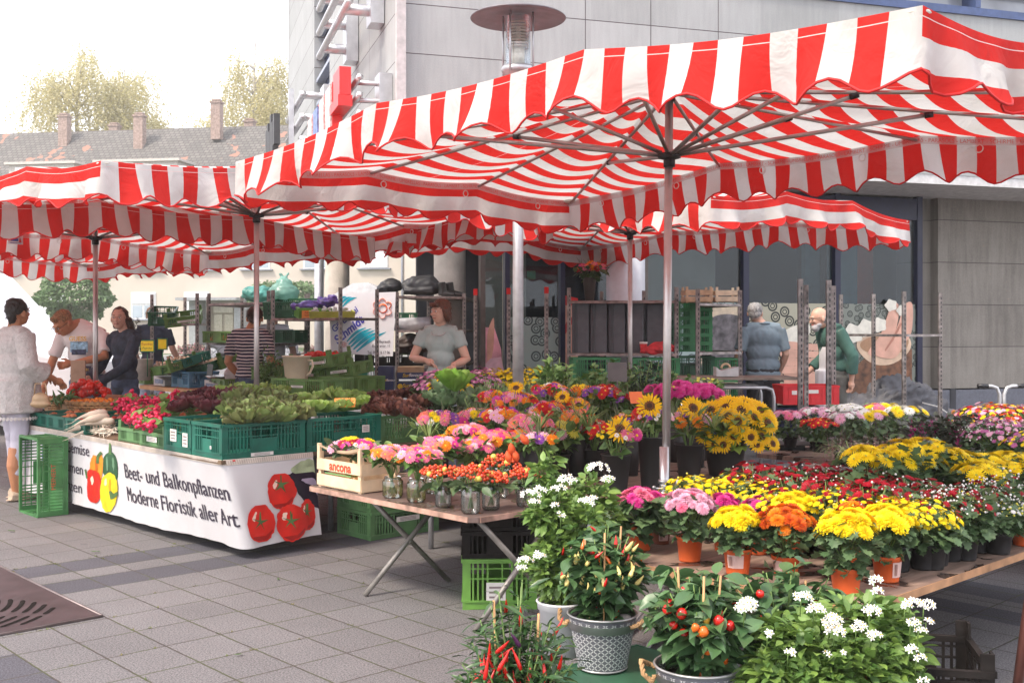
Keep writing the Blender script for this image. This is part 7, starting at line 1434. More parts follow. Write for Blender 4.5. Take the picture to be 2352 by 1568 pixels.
bgb(1325, 960, 7.0, 40, [('zinnia', 'coral', 3, .034), ('zinnia', 'orange', 3, .036), ('zinnia', 'pink', 2, .03)], 'orange and coral bouquet, above the lime flower', greens=60)
bgb(1265, 900, 7.9, 40, MIX(), 'mixed zinnias with white asters, before the tall leafy herbs', greens=30); t = bgb(1340, 905, 8.0, 40, [('gerbera', 'yellow', 4, .036), ('zinnia', 'orange', 3, .034), ('zinnia', 'pink', 3, .03)], 'yellow daisies and pink zinnias, left of the violet asters', greens=30); bgb(1448, 965, 7.0, 34, MIX(), 'mixed zinnias, between the two front sunflowers', greens=30); bgb(1130, 915, 7.7, 36, MIX(), 'mixed zinnias, left of the lamp post foot', greens=30); bgb(1600, 945, 7.4, 34, [('gerbera', 'gold', 6, .05)], 'golden daisies, low behind the mast', greens=20)
# glass jars with bouquets on the folding table
def glassm():
    m, nt, b = newmat('jar_glass'); g = nm(nt, 'ShaderNodeBsdfGlossy', ins={'Roughness': .03, 'Color': (1, 1, 1, 1)}); tp = nm(nt, 'ShaderNodeBsdfTransparent', ins={'Color': (.95, .97, .95, 1)}); fr_ = nm(nt, 'ShaderNodeFresnel', ins={'IOR': 1.6}); mx = nm(nt, 'ShaderNodeMixShader', ins={0: mth(nt, 'ADD', fr_.outputs[0], .06), 1: tp.outputs[0], 2: g.outputs[0]}); nt.links.new(mx.outputs[0], nt.nodes['Material Output'].inputs[0]); return m
jgl = glassm(); wat = mat('jar_water', (.62, .58, .12), .05, alpha=.22, var=.1, spec=.8); wat2 = mat('jar_water_clear', (.85, .85, .78), .05, alpha=.1, var=.05, spec=.8)
def jar(u, vb, vt, wp, label, clear=False, z=.551):
    p = G(u, vb, z); s = p.y/FD; r = wp*s/2; h = (vb-vt)*s; t = empty('glass_jar', p, 0, label, 'jar', None); q = MB(); q.lathe([(.001, .004), (r*.9, .004), (r, .014), (r, h*.76), (r*.93, h*.83), (r*.80, h*.87), (r*.80, h*.98), (r*.84, h)], 28); q.lathe([(.001, .0), (r*.85, .0), (r*.94, .01)], 28); q.lathe([(r*.80, h*.93), (r*.85, h*.945), (r*.80, h*.96)], 28); q.build('glass', jgl, t)
    q = MB(); q.lathe([(.001, .008), (r*.93, .012), (r*.95, h*.55), (.001, h*.55)], 28); q.build('water', wat2 if clear else wat, t); return p, r, h
def jb(u, vb, vt, wp, cu, cv, Rp, fl, jl, bl, clear=False, **k):
    p, r, h = jar(u, vb, vt, wp, jl, clear); bouquet(P(cu, cv, p.y), Rp*p.y/FD, fl, bl, stem_to=(p.x, p.y, p.z+.02), **k)
Z1 = [('zinnia', 'pink', 8, .026), ('zinnia', 'lightpink', 4, .026), ('zinnia', 'coral', 4, .026), ('zinnia', 'magenta', 3, .026), ('zinnia', 'orange', 2, .03)]
jb(902, 1140, 1092, 48, 895, 1042, 48, Z1, 'glass jar with greenish water nearest the wooden crate', 'pink zinnia bunch in the jar nearest the wooden crate', nl=60, ls=.07, squash=.6); jb(956, 1150, 1096, 44, 962, 1048, 50, Z1, 'glass jar with yellow stems, second from the wooden crate', 'pink and white zinnia bunch in the second jar', nl=60, ls=.07, squash=.6)
jb(993, 1130, 1090, 34, 1010, 1022, 50, Z1+[('zinnia', 'magenta', 4, .026)], 'jar of yellow stems behind the second and third jars', 'magenta zinnia bunch behind the berries', squash=.6); jb(1058, 1122, 1080, 36, 1085, 1030, 52, Z1+[('smallmum', 'white', 2, .025)], 'jar behind the berry bunches, left', 'zinnia bunch above the middle berries', squash=.6)
jb(1130, 1112, 1075, 36, 1135, 1010, 56, [('zinnia', 'pink', 9, .03), ('zinnia', 'magenta', 6, .03), ('zinnia', 'orange', 5, .03), ('zinnia', 'coral', 4, .03)], 'jar behind the berry bunches, middle', 'broad pink and orange zinnia bunch in the centre', squash=.55); jb(1160, 1100, 1065, 34, 1195, 1005, 50, [('zinnia', 'pink', 6, .03), ('zinnia', 'magenta', 6, .03), ('zinnia', 'red', 4, .03), ('zinnia', 'orange', 5, .03)], 'jar behind the berry bunches, right', 'magenta and red zinnia bunch right of the centre', squash=.55)
bouquet(P(1075, 990, 6.3), .11, Z1, 'pink zinnias at the left upper edge of the mass', squash=.5, stem_to=P(1075, 1060, 6.3)); bouquet(P(1240, 1010, 5.9), .09, [('zinnia', 'lightpink', 3, .03), ('zinnia', 'orange', 3, .03), ('zinnia', 'purple', 2, .026)], 'pale bunch right of the zinnia mass beside the jasmine', squash=.6, greens=50, stem_to=P(1240, 1075, 5.9))
ball_ = MB(); ball_.ball((0, 0, 0), 1, 8, 6); bV = np.array([tuple(v) for v in ball_.v]); bF = np.array(ball_.f)
bry = mat('berry_orange', (.68, .10, .015), .25, isl=1, col2=(.60, .03, .012), spec=.6); apl = mat('berry_yellow', (.62, .52, .10), .35)
def berries(c, R_, label, stem, n=60, yel_=3):
    t = empty('berry_bunch', c, 0, label, 'bouquet'); 
    for grp_, cnt_, s, m_ in (('berries', n, .0085, bry), ('crab_apples', yel_, .016, apl)):
        M2 = []
        for (x, y, z, nn) in dome(cnt_, R_, rng.randint(0, 99), .14): M_ = np.eye(4); M_[:3, :3] *= s*rng.uniform(.8, 1.2); M_[:3, 3] = (x, y, (z-.3)*R_*.7+rng.gauss(0, .008)); M2.append(M_)
        V, F = scat(bV, bF, M2); inst(grp_, npmesh(grp_, V, F, m_, smooth=True), t)
    Ms = [frame((rng.gauss(0, R_*.4), rng.gauss(0, R_*.4), -R_*.45), (rng.gauss(0, 1), rng.gauss(-.3, 1), rng.uniform(-.5, .1)), rng.uniform(.06, .10), rng.gauss(0, .4)) for _ in range(18)]; foliage('collar_leaf', ovL, Gm, Ms, t)
    q = MB(); d = Vector(stem)-Vector(c)
    for k in range(7): a = k*.9; q.tube([(.02*math.cos(a), .02*math.sin(a), 0), (d.x+.014*math.cos(a+3), d.y+.014*math.sin(a+3), d.z)], .0028, 5)
    for k in range(14): a = rng.uniform(0, 6.28); q.tube([(0, 0, -.02), (R_*.8*math.cos(a), R_*.8*math.sin(a), R_*.35)], .0015, 4)
    q.build('stems', Gs, t)
for (u, vb, vt, wp, cu, cv, Rp, jl, bl) in ((1018, 1162, 1112, 38, 1008, 1090, 40, 'clear glass jar under the leftmost berry bunch', 'leftmost bunch of orange berries'), (1081, 1176, 1112, 45, 1080, 1092, 44, 'tallest clear jar at the table front', 'berry bunch above the tallest clear jar'), (1127, 1168, 1112, 42, 1132, 1100, 32, 'clear jar right of the tallest one', 'small berry bunch right of the tallest jar'), (1206, 1160, 1108, 42, 1205, 1092, 34, 'clear jar at the right beside the jasmine', 'rightmost bunch of orange berries'), (1150, 1140, 1100, 34, 1150, 1068, 46, 'clear jar behind the two front jars', 'large berry bunch with yellow crab apples')):
    p, r, h = jar(u, vb, vt, wp, jl, True); berries(P(cu, cv, p.y), Rp*p.y/FD, bl, (p.x, p.y, p.z+.02), 80)
q = MB(); q.lathe([(.001, -.03), (.014, -.02), (.02, 0), (.012, .022), (.001, .034)], 6); 
for k, (u, v) in enumerate(((1175, 1030), (1184, 1045), (1168, 1048), (1205, 1008))): tag(q.build('physalis', mat('physalis_orange', (.75, .12, .03), .6, trans=.3), None, P(u, v, 5.35), (rng.gauss(0, .5), rng.gauss(0, .5), 0)), 'orange lantern fruit above the large berry bunch', 'physalis', 'physalis lanterns')
# wooden crate ancona
wc = woodbox(G(788, 1122, .55)+BD*.10, TH+PI/2, .43, .26, .175, mat('pale_poplar', (.74, .55, .36), .65, var=.12, vs=9), 'pale wooden crate with red ancona lettering at the left of the folding table'); 
q = MB()
for sx in (-1, 1): q.box((sx*.2, .125, .2), (.026, .016, .09)); q.box((sx*.2, -.125, .2), (.026, .016, .09))
q.tube([(-.2, .127, .235), (-.1, .127, .215), (0, .127, .21), (.1, .127, .215), (.2, .127, .235)], (.016, .006), 4, smooth=False); q.build('handle', mat('pale_poplar'), wc)
me = text_mesh('ancona', .075, mat('ancona_red', (.66, .06, .02), .6), align='CENTER', offset=.0022); inst('lettering', me, wc, (-.02, .1345, .105), (PI/2, 0, PI))
q = MB(); q.box((0, .1345, .085), (.26, .001, .006)); q.build('green_line', mat('ancona_green', (.15, .35, .12), .6), wc)
bouquet(wc.location+Vector((-.02, .02, .22)), .13, [('zinnia', 'lightpink', 4, .036), ('zinnia', 'magenta', 5, .03), ('zinnia', 'crimson', 2, .03), ('daisymum', 'yellow', 2, .045), ('smallmum', 'white', 3, .02)], 'flowers lying in the wooden crate with one yellow daisy', nl=130, ls=.07, lm_=Gm, squash=.5)
o = inst('lettuce', HM['green_lettuce'][1], None, wc.location+Vector((-.02, .02, .05)), (0, 0, 1), .5); tag(o, 'pale lettuce inside the wooden crate, seen between the slats', 'lettuce')
price(P(1008, 1020, 6.2), R(4), .11, .05, ['2.-', ''], 'orange price card among the zinnia bunches', tilt=-.6)
grassy(P(985, 1010, 6.6), 22, .34, 'bent grass blades before the curly red lettuces', Gg, 'grass_bunch', .005); grassy(P(1350, 985, 6.6), 40, .36, 'arching grass in the bouquets left of the big sunflower', Gg, 'grass_bunch', .004); grassy(P(1640, 985, 6.7), 34, .34, 'arching grass at the left side of the sunflower bunch', Gg, 'grass_bunch', .004); grassy(P(1240, 985, 6.2), 40, .30, 'arching grass between zinnias and vases', Gg, 'grass_bunch', .004)
# ---- herbs and domes behind
def herb(u, vt, Y, R_, m_, tmpl, n, ls, label, grp, z=.55, up=.6):
    p = Vector(((u-CX)/FD*Y, Y, z)); H = CH-(vt-HZ)*Y/FD-z; t = empty('potted_herb', p, 0, label, 'herb', grp); pot(t, .055, .09, potblk); Ms = []; q = MB()
    for k in range(16):
        a = rng.uniform(0, 6.28); rr = R_*rng.uniform(.1, 1); e = Vector((rr*math.cos(a), rr*math.sin(a), H*rng.uniform(.7, 1))); q.tube([(0, 0, .08), e*.6+Vector((0, 0, H*.1)), e], .003, 4)
        for j in range(n//16): f = rng.uniform(.2, 1); c = Vector((0, 0, .08)).lerp(e, f); aa = rng.uniform(0, 6.28); Ms.append(frame(c, (math.cos(aa), math.sin(aa), up+rng.gauss(0, .3)), ls*rng.uniform(.6, 1.2), rng.gauss(0, .6)))
    q.build('stems', Gs, t); foliage('foliage', tmpl, m_, Ms, t)
for k, (u, v, Y) in enumerate(((1270, 815, 8.6), (1250, 835, 8.4), (1300, 830, 8.5), (1330, 850, 8.3))): herb(u, v, Y, .13, Gh, ovL, 260, .07, 'tall leafy herb behind the mixed bouquets left of the cases', 'tall leafy herbs')
for k, (u, v, Y) in enumerate(((1390, 822, 8.3), (1412, 845, 8.1), (1365, 860, 8.2), (1440, 840, 8.4))): herb(u, v, Y, .13, Gh, ovL, 260, .06, 'leafy mint like herb around the small grey slate', 'leafy herbs at the slate')
for k, (u, v, Y) in enumerate(((1455, 830, 8.3), (1490, 822, 8.5), (1475, 850, 8.2))): herb(u, v, Y, .14, Gd, ovL, 300, .055, 'dark leaved herb left of the mast', 'dark herbs')
for k, (u, v, Y) in enumerate(((1120, 870, 8.4), (1150, 880, 8.2), (1090, 885, 8.2), (1225, 872, 8.4), (1205, 885, 8.2), (1180, 892, 8.0), (1290, 880, 8.0), (1340, 885, 7.9), (1110, 905, 7.8), (1240, 900, 7.8), (1285, 900, 7.7))): herb(u, v, Y, .15, Gr, ndL, 900, .055, 'grey green rosemary bush in front of the lamp post', 'rosemary bushes', up=1.2)
for k, (u, v, Y) in enumerate(((1540, 850, 8.6), (1580, 860, 8.5))): herb(u, v, Y, .12, Gh, ovL, 260, .06, 'leafy plant with buds right of the mast', 'leafy plants right of the mast')
for (u, v, Y, c, lb) in ((1105, 846, 9.3, ['mauve', 'lightpink'], 'domed mauve mum left of the lamp post'), (1133, 846, 9.6, ['yellow'], 'yellow domed mum just left of the lamp post, behind the mauve one'), (1230, 842, 9.6, ['yellow'], 'yellow domed mum right of the lamp post'), (1172, 850, 9.5, ['yellow'], 'yellow domed mum directly behind the lamp post'), (1000, 850, 9.0, ['mauve', 'lightpink'], 'mauve domed mum behind the big cabbage'), (1030, 855, 8.9, ['yellow'], 'yellow domed mum behind the big cabbage')):
    p = Vector(((u-CX)/FD*Y, Y, .68)); mum(p, .19, CH-(v-HZ)*Y/FD-.68, 'smallmum', c, 130, .02, lb, indiv=False, low=.2, nl=300, ls=.05, potspec=(.1, .12, potblk))
for (u, Y, wd) in ((1105, 9.4, 1.3), (1015, 9.0, .6)):
    q = MB(); q.box((0, 0, .665), (wd, .7, .03)); 
    for x in (-1, 1):
        for y in (-1, 1): q.tube([(x*wd*.42, y*.28, 0), (x*wd*.42, y*.28, .65)], .018, 6)
    tag(q.build('plant_stand', galv, None, (P(u, 0, Y).x+(.1 if wd > 1 else 0), Y+.1, 0)), 'metal stand under the domed mums %s' % ('by the lamp post' if wd > 1 else 'behind the big cabbage'), 'stand')
q = MB(); q.box((0, 0, .08), (.14, .006, .14)); q.tube([(.0, 0, -.2), (0, 0, .02)], .006, 6); tag(q.build('slate', mat('slate_grey', (.12, .11, .11), .6), None, P(1418, 878, 7.9)), 'small grey slate on a stick among the herbs', 'slate')
price(P(1463, 925, 7.6), R(20), .10, .085, ['', ''], 'orange card tilted among the dark herbs', (.80, .16, .03), tilt=-.3)
# vase with bouquet on the grey case trolley
p = P(1354, 691, 11.9); q = MB(); q.lathe([(.001, 0), (.048, 0), (.075, .26), (.08, .262), (.07, .26), (.045, .01)], 24); tag(q.build('flower_vase', mat('vase_grey', (.09, .085, .08), .4), None, p), 'dark vase standing alone on the upper trolley shelf', 'vase')
bouquet(p+Vector((.02, 0, .34)), .15, [('zinnia', 'pink', 5, .04), ('zinnia', 'magenta', 4, .036), ('zinnia', 'orange', 3, .042), ('zinnia', 'crimson', 6, .036), ('smallmum', 'plum', 6, .02)], 'red and pink bouquet in the lone vase on the trolley', stem_to=p+Vector((0, 0, .05)), nl=150, ls=.08, lm_=Gm, greens=60, squash=.85)
# ---- crates under the folding table
crate(G(1145, 1365, 0), R(2), (.385, .60, .26), mat('crate_grass', (.13, .30, .05), .5, var=.12, vs=8), 'grass green crate on the ground under the folding table, with a paper label', lab=[('y-', -.02, .09, .10, .10)])
crate(G(1145, 1365, 0)+Vector((0, 0, .262)), R(2), (.39, .60, .14), black, 'black crate on the grass green one under the folding table', 'black crates under the folding table'); crate(G(1145, 1365, 0)+Vector((0, 0, .404)), R(2), (.39, .60, .11), black, 'upper black crate right under the folding table top', 'black crates under the folding table')
# ---- foreground plants
zinc = None
def zinc_mat():
    m, nt, b = newmat('embossed_zinc'); uv = nm(nt, 'ShaderNodeUVMap').outputs[0]; s = nm(nt, 'ShaderNodeSeparateXYZ', ins={0: uv}); u, v = s.outputs[0], s.outputs[1]
    p1 = mth(nt, 'FRACT', mth(nt, 'ADD', u, v)); p2 = mth(nt, 'FRACT', mth(nt, 'SUBTRACT', u, v))
    d1 = mth(nt, 'ABSOLUTE', mth(nt, 'SUBTRACT', p1, .5)); d2 = mth(nt, 'ABSOLUTE', mth(nt, 'SUBTRACT', p2, .5)); l1 = mth(nt, 'MULTIPLY', mth(nt, 'LESS_THAN', d1, .10), mth(nt, 'GREATER_THAN', d2, .12)); l2 = mth(nt, 'MULTIPLY', mth(nt, 'LESS_THAN', d2, .10), mth(nt, 'GREATER_THAN', d1, .12))
    l = mth(nt, 'MULTIPLY', mth(nt, 'MAXIMUM', l1, l2), mth(nt, 'MULTIPLY', mth(nt, 'GREATER_THAN', v, .5), mth(nt, 'LESS_THAN', v, 8.7)))
    tc = nm(nt, 'ShaderNodeTexCoord').outputs['Object']; n = nm(nt, 'ShaderNodeTexNoise', ins={'Vector': tc, 'Scale': 9.0, 'Detail': 4.0}).outputs['Fac']
    c = mixc(nt, mth(nt, 'MULTIPLY', l, mth(nt, 'ADD', .35, n)), mixc(nt, n, (.10, .10, .12), (.22, .22, .25)), (.80, .80, .80)); nt.links.new(c, b.inputs['Base Color']); b.inputs['Metallic'].default_value = .35; b.inputs['Roughness'].default_value = .42
    nt.links.new(nm(nt, 'ShaderNodeBump', ins={'Strength': .8, 'Distance': .003, 'Height': l}).outputs[0], b.inputs['Normal']); return m
zm = zinc_mat(); rope = mat('jute_rope', (.42, .25, .12), .9, var=.3, vs=40)
def zbucket(p, r, h, label, ha=R(10)):
    t = empty('zinc_bucket', p, 0, label, 'bucket'); n = 48; V = []; UV = []; F = []
    for j in range(9):
        f = j/8
        for k in range(n+1): a = 2*PI*k/n; rr = r*(.70+.30*f); V.append((rr*math.cos(a), rr*math.sin(a), h*f))
    for j in range(8):
        for k in range(n): a = j*(n+1)+k; F.append((a, a+1, a+n+2, a+n+1)); UV += [(k/n*24, j*9.4/8), ((k+1)/n*24, j*9.4/8), ((k+1)/n*24, (j+1)*9.4/8), (k/n*24, (j+1)*9.4/8)]
    inst('body', npmesh('body', V, F, zm, smooth=True, uv=np.array(UV)), t); q = MB(); q.lathe([(r, h-.004), (r+.005, h), (r, h+.005), (r-.005, h), (r-.004, h-.05), (.001, h-.055)], 48); q.tube([(r*.70*math.cos(a), r*.70*math.sin(a), .004) for a in np.linspace(0, 2*PI, 40)[:-1]], .004, 5, closed=True); q.build('rim', mat('zinc_rim', (.45, .44, .44), .35, .7), t)
    q = MB(); q.lathe([(r*.93, h-.045), (.001, h-.04)], 32); q.build('soil', soil, t)
    for s in (0, PI):
        q = MB(); a = ha+s; c = Vector((r*.97*math.cos(a), r*.97*math.sin(a), h-.03)); d = Vector((math.cos(a), math.sin(a), 0)); e = Vector((-d.y, d.x, 0))
        base = [c-e*.035, c-e*.035+d*.022+Vector((0, 0, .01)), c+d*.045+Vector((0, 0, .03)), c+e*.03+d*.035+Vector((0, 0, .0)), c+e*.035+d*.01-Vector((0, 0, .02)), c+e*.035]
        pts = []
        for i in range(len(base)-1):
            for q_ in range(6): pts.append(base[i].lerp(base[i+1], q_/6))
        for ph in (0, 2.09, 4.19): q.tube([pt+Vector((math.cos(i*.9+ph), 0, math.sin(i*.9+ph)))*.0045 for i, pt in enumerate(pts)], .0045, 6)
        q.build('rope_handle', rope, t)
def stemplant(p, H, R_, label, m_, tmpl, ls, nst=16, lps=22, name='pepper_plant', cat='plant', fruits=None, sticks=0, droop=.2, bot=.15, lean=(0, 0), parent_z=0, up=.1):
    """stems from p, leaves along them; fruits: (mesh list, n, where)"""
    t = empty(name, p, 0, label, cat); q = MB(); Ms = []; nodes = []
    for k in range(nst):
        a = k*2.4+rng.gauss(0, .2); rr = R_*(((k+.5)/nst)**.5)*rng.uniform(.85, 1.1); e = Vector((rr*math.cos(a)+lean[0], rr*math.sin(a)+lean[1], H*(1-.45*(rr/R_)**2)*rng.uniform(.82, 1.05))); m1 = e*.45+Vector((0, 0, H*.12))
        q.tube([(0, 0, 0), m1*.5, m1, e], [.006, .0045, .0035, .002], 5)
        for j in range(lps):
            f = bot+(1-bot)*((j+.5)/lps)**.8; c = (Vector((0, 0, 0)).lerp(m1, f/.5) if f < .5 else m1.lerp(e, (f-.5)/.5))+Vector((rng.gauss(0, .012), rng.gauss(0, .012), rng.gauss(0, .01))); aa = rng.uniform(0, 6.28); o_ = Vector((math.cos(aa)+c.x/R_*.5, math.sin(aa)+c.y/R_*.5, rng.uniform(-.9, .5)+up)); Ms.append(frame(c, o_, ls*rng.uniform(.55, 1.2)*(1.15-.4*f), rng.gauss(0, .5))); nodes.append(c+Vector((math.cos(aa), math.sin(aa), 0))*ls*.25)
    q.build('stems', Gs, t); foliage('foliage', tmpl, m_, Ms, t)
    if fruits:
        for (me, n, nmx, dirf) in fruits:
            for k in range(n):
                c = rng.choice(nodes) if dirf == 'any' else max(rng.sample(nodes, 3), key=lambda v: v.xy.length-v.y*1.0); c = c+Vector((0, -ls*.15, 0)); inst(nmx, me, t, c, (rng.gauss(0, .5), rng.gauss(0, .5), 0) if dirf != 'up' else (rng.gauss(0, .45), rng.gauss(0, .45), 0), rng.uniform(.8, 1.2))
    for k in range(sticks): 
        a = k*2.1+.5; q = MB(); q.tube([(.05*math.cos(a), .05*math.sin(a)-.02, -.02), (.075*math.cos(a), .06*math.sin(a)-.05, H*rng.uniform(.85, 1.0))], .0035, 6); q.build('stick', mat('bamboo', (.50, .28, .12), .6, var=.2), t)
    return t
def chili(cols, L, r, flip=1):
    q = MB(); n = 6; pts = [(r*.25*math.sin(i*.5), 0, flip*L*i/n) for i in range(n+1)]; q.tube(pts, [r*.75, r, r*.95, r*.8, r*.6, r*.35, r*.05], 8); q.tube([(0, 0, -flip*.012), (0, 0, 0)], [.0015, r*.7], 6, 1); return q.mesh('chili', [cols, mat('calyx_green')])
cy = mat('chili_cream', (.78, .62, .22), .25, spec=.6); cr = mat('chili_red', (.55, .012, .008), .22, spec=.6); co_ = mat('chili_orange', (.72, .13, .01), .22, spec=.6); cp = mat('chili_violet', (.10, .02, .09), .3); cg = mat('pepper_yellow', (.70, .40, .05), .25)
c1, c2_, c3 = chili(cy, .045, .0075), chili(cr, .04, .0065), chili(co_, .042, .007); c4 = chili(cr, .065, .006); c5 = chili(cp, .05, .006)
q = MB(); q.lathe([(.001, -.017), (.007, -.0165), (.014, -.009), (.0155, .0), (.0115, .010), (.004, .013), (.001, .012)], 14, 0); q.tube([(0, 0, .012), (0, .003, .03)], .0015, 5, 1); rp = q.mesh('round_pepper', [cr, mat('calyx_green')]); q2 = MB(); q2.lathe([(.001, -.020), (.006, -.016), (.012, -.006), (.013, .004), (.010, .011), (.001, .012)], 14, 0); rp2 = q2.mesh('round_pepper', [co_, mat('calyx_green')]); rp3 = q2.mesh('round_pepper', [cg, mat('calyx_green')])
# base crate (upside down) for the white pot and the first zinc bucket
o = crate(G(1440, 1545, .22), TH, (.60, .42, .21), mat('crate_forest', (.025, .085, .045), .5, var=.15, vs=9), 'dark green crate upside down under the front zinc bucket'); o.rotation_euler = (PI, 0, TH); o.location.z = .222
p1_ = G(1388, 1545, .224); p1_.y += .08; zbucket(p1_, .125, .195, 'zinc bucket with rope handles under the yellow chili plant', R(-25))
stemplant(p1_+Vector((0, 0, .15)), .37, .17, 'chili plant with cream yellow and red fruits in the zinc bucket', Gp, ovL, .09, 34, 26, fruits=[(c1, 48, 'chili', 'out'), (c2_, 18, 'chili', 'out'), (c3, 10, 'chili', 'out')], sticks=4, bot=.05)
q = MB(); q.ball((0, 0, .0), (.035, .03, .03), 12, 8); tag(q.build('stone', mat('pebble_grey', (.25, .22, .20), .8, var=.2), None, p1_+Vector((.075, -.03, .17))), 'smooth grey stone in the rim of the front zinc bucket', 'stone')
pw = G(1292, 1508, .224); pw.y += .05; t = empty('white_pot', pw, 0, 'white plastic pot under the climbing jasmine', 'pot'); q = MB(); q.lathe([(.001, 0), (.075, 0), (.085, .17), (.092, .172), (.094, .195), (.099, .2), (.094, .205), (.088, .2), (.086, .18), (.001, .178)], 32); q.build('body', mat('white_plastic', (.66, .66, .68), .4, var=.05), t); q = MB(); q.lathe([(.086, .176), (.001, .185)], 24); q.build('soil', soil, t)
def jasmine(p, pts, label, clusters, nleaf=1500, ls=.052, wob=.05, stick=None):
    """leaf mass along a list of (centre, radius) blobs in world space, with white star clusters at given points"""
    t = empty('jasmine_plant', p, 0, label, 'plant'); Ms = []; p = Vector(p); q = MB()
    for (c, r_) in pts:
        c = Vector(c)-p; q.tube([(0, 0, .1), (c.x*.5, c.y*.5, c.z*.55), tuple(c)], .003, 5); n = int(nleaf*r_**2/sum(x[1]**2 for x in pts))
        for k in range(n):
            d = Vector((rng.gauss(0, 1), rng.gauss(0, 1), rng.gauss(0, 1))).normalized(); rad = r_*rng.uniform(.25, 1)**.55*(1+.18*math.sin(d.x*6+r_*40)+.15*math.cos(d.z*7)); Ms.append(frame(c+d*rad, (d.x+rng.gauss(0, .6), d.y+rng.gauss(0, .6), d.z*.5+rng.uniform(-.5, .4)), ls*rng.uniform(.5, 1.25), rng.gauss(0, .6)))
        for k in range(5): d = Vector((rng.gauss(0, 1), rng.gauss(0, 1), rng.gauss(.3, 1))).normalized()*r_*1.15; q.tube([tuple(c), tuple(c+d)], .0018, 4)
    foliage('foliage', ovL, Gj, Ms, t); q.build('stems', Gs, t)
    for (c, n, r_) in clusters:
        c = Vector(c)-p; M2 = []; tv, tf = bloom_arr('star')
        for (x, y, z, nn) in dome(n, r_, rng.randint(0, 99), .2): M2.append(nmat(c+Vector((x, y*.8-.015, z*r_)), (nn[0], nn[1]-.9, nn[2]), rng.uniform(.009, .0125), rng.uniform(0, 6)))
        V, F = scat(tv, tf, M2); o = inst('flower_cluster', npmesh('flower_cluster', V, F, mat('jasmine_white', (.80, .80, .78), .5, var=.03, trans=.15)), t)
        q = MB(); 
        for M_ in M2: q.ball(tuple(M_[:3, 3]+M_[:3, 2]*.25), .0022, 6, 4)
        q.build('stamens', DC['yel'], o)
        q = MB(); q.tube([tuple(c+Vector((0, .01, 0))), tuple(c+Vector((0, .02, -.05)))], .0018, 4); q.build('stalk', Gs, o)
    for s_ in (stick or []): q = MB(); q.tube([Vector(s_[0])-p, Vector(s_[1])-p], .004, 6); q.build('stick', mat('bamboo'), t)
    return t
Yj = 4.1
jasmine(pw, [(P(1290, 1155, Yj+.1), .085), (P(1355, 1140, Yj+.15), .075), (P(1265, 1175, Yj), .075), (P(1330, 1205, Yj), .09), (P(1260, 1130, Yj+.1), .05), (P(1285, 1260, Yj), .10), (P(1290, 1340, Yj), .08), (P(1265, 1310, Yj-.05), .07), (P(1395, 1185, Yj+.2), .045), (P(1238, 1180, Yj), .05), (P(1225, 1290, Yj), .04), (P(1290, 1400, Yj), .05), (P(1245, 1085, Yj+.15), .045), (P(1265, 1060, Yj+.15), .03)], 'tall climbing jasmine with white stars between the folding table and the pot table', [(P(u, v, Yj-.12), n, r_) for (u, v, n, r_) in ((1372, 1083, 12, .035), (1395, 1105, 7, .025), (1300, 1112, 12, .035), (1285, 1128, 8, .03), (1215, 1142, 10, .032), (1240, 1128, 5, .02), (1228, 1155, 5, .02), (1345, 1156, 10, .026), (1362, 1147, 4, .018), (1206, 1290, 9, .026), (1238, 1280, 8, .024), (1275, 1162, 3, .015), (1288, 1185, 3, .015), (1201, 1305, 4, .015))], 2400, .046)
p2_ = G(1603, 1640, .17); p2_ = Vector(((1603-CX)/FD*3.3, 3.3, .225)); zbucket(p2_, .132, .20, 'zinc bucket at the bottom edge under the red round pepper plant', R(-12))
stemplant(p2_+Vector((0, 0, .15)), .36, .16, 'pepper plant with round red fruits in the nearer zinc bucket', Gp, ovL, .098, 30, 24, fruits=[(rp, 18, 'round_pepper', 'out'), (rp2, 8, 'round_pepper', 'out'), (rp3, 4, 'round_pepper', 'any')], sticks=3, bot=.05)
o = crate((p2_.x+.08, p2_.y, .222), TH, (.60, .42, .21), mat('crate_forest'), 'dark green crate under the nearer zinc bucket'); o.rotation_euler = (PI, 0, TH)
p3_ = Vector(((1800-CX)/FD*3.5, 3.5, .30)); t = stemplant(p3_, .38, .30, 'dark leaved pepper plant with red and yellow fruits before the table corner', Gp, ovL, .105, 30, 18, fruits=[(rp, 14, 'round_pepper', 'out'), (rp3, 3, 'round_pepper', 'any')], sticks=1, bot=.3); pot(t, .09, .14, potblk).location = (0, 0, -.13)
crate((p3_.x, 3.5, 0), TH+.2, (.5, .4, .16), black, 'black crate on the ground below the dark leaved pepper plant')
Yc = 3.15; p4_ = Vector(((1185-CX)/FD*Yc, Yc, .14)); t = stemplant(p4_, .56, .18, 'bushy chili plant with slender red fruits at the bottom left of the stall', Gc, nrL, .078, 44, 36, name='chili_plant', fruits=[(c4, 46, 'chili', 'up'), (c5, 6, 'chili', 'up')], sticks=2, bot=.1, up=.2); pot(t, .08, .13, potblk).location = (0, 0, -.13)
Yw = 3.25; p5_ = Vector(((1950-CX)/FD*Yw, Yw, .1))
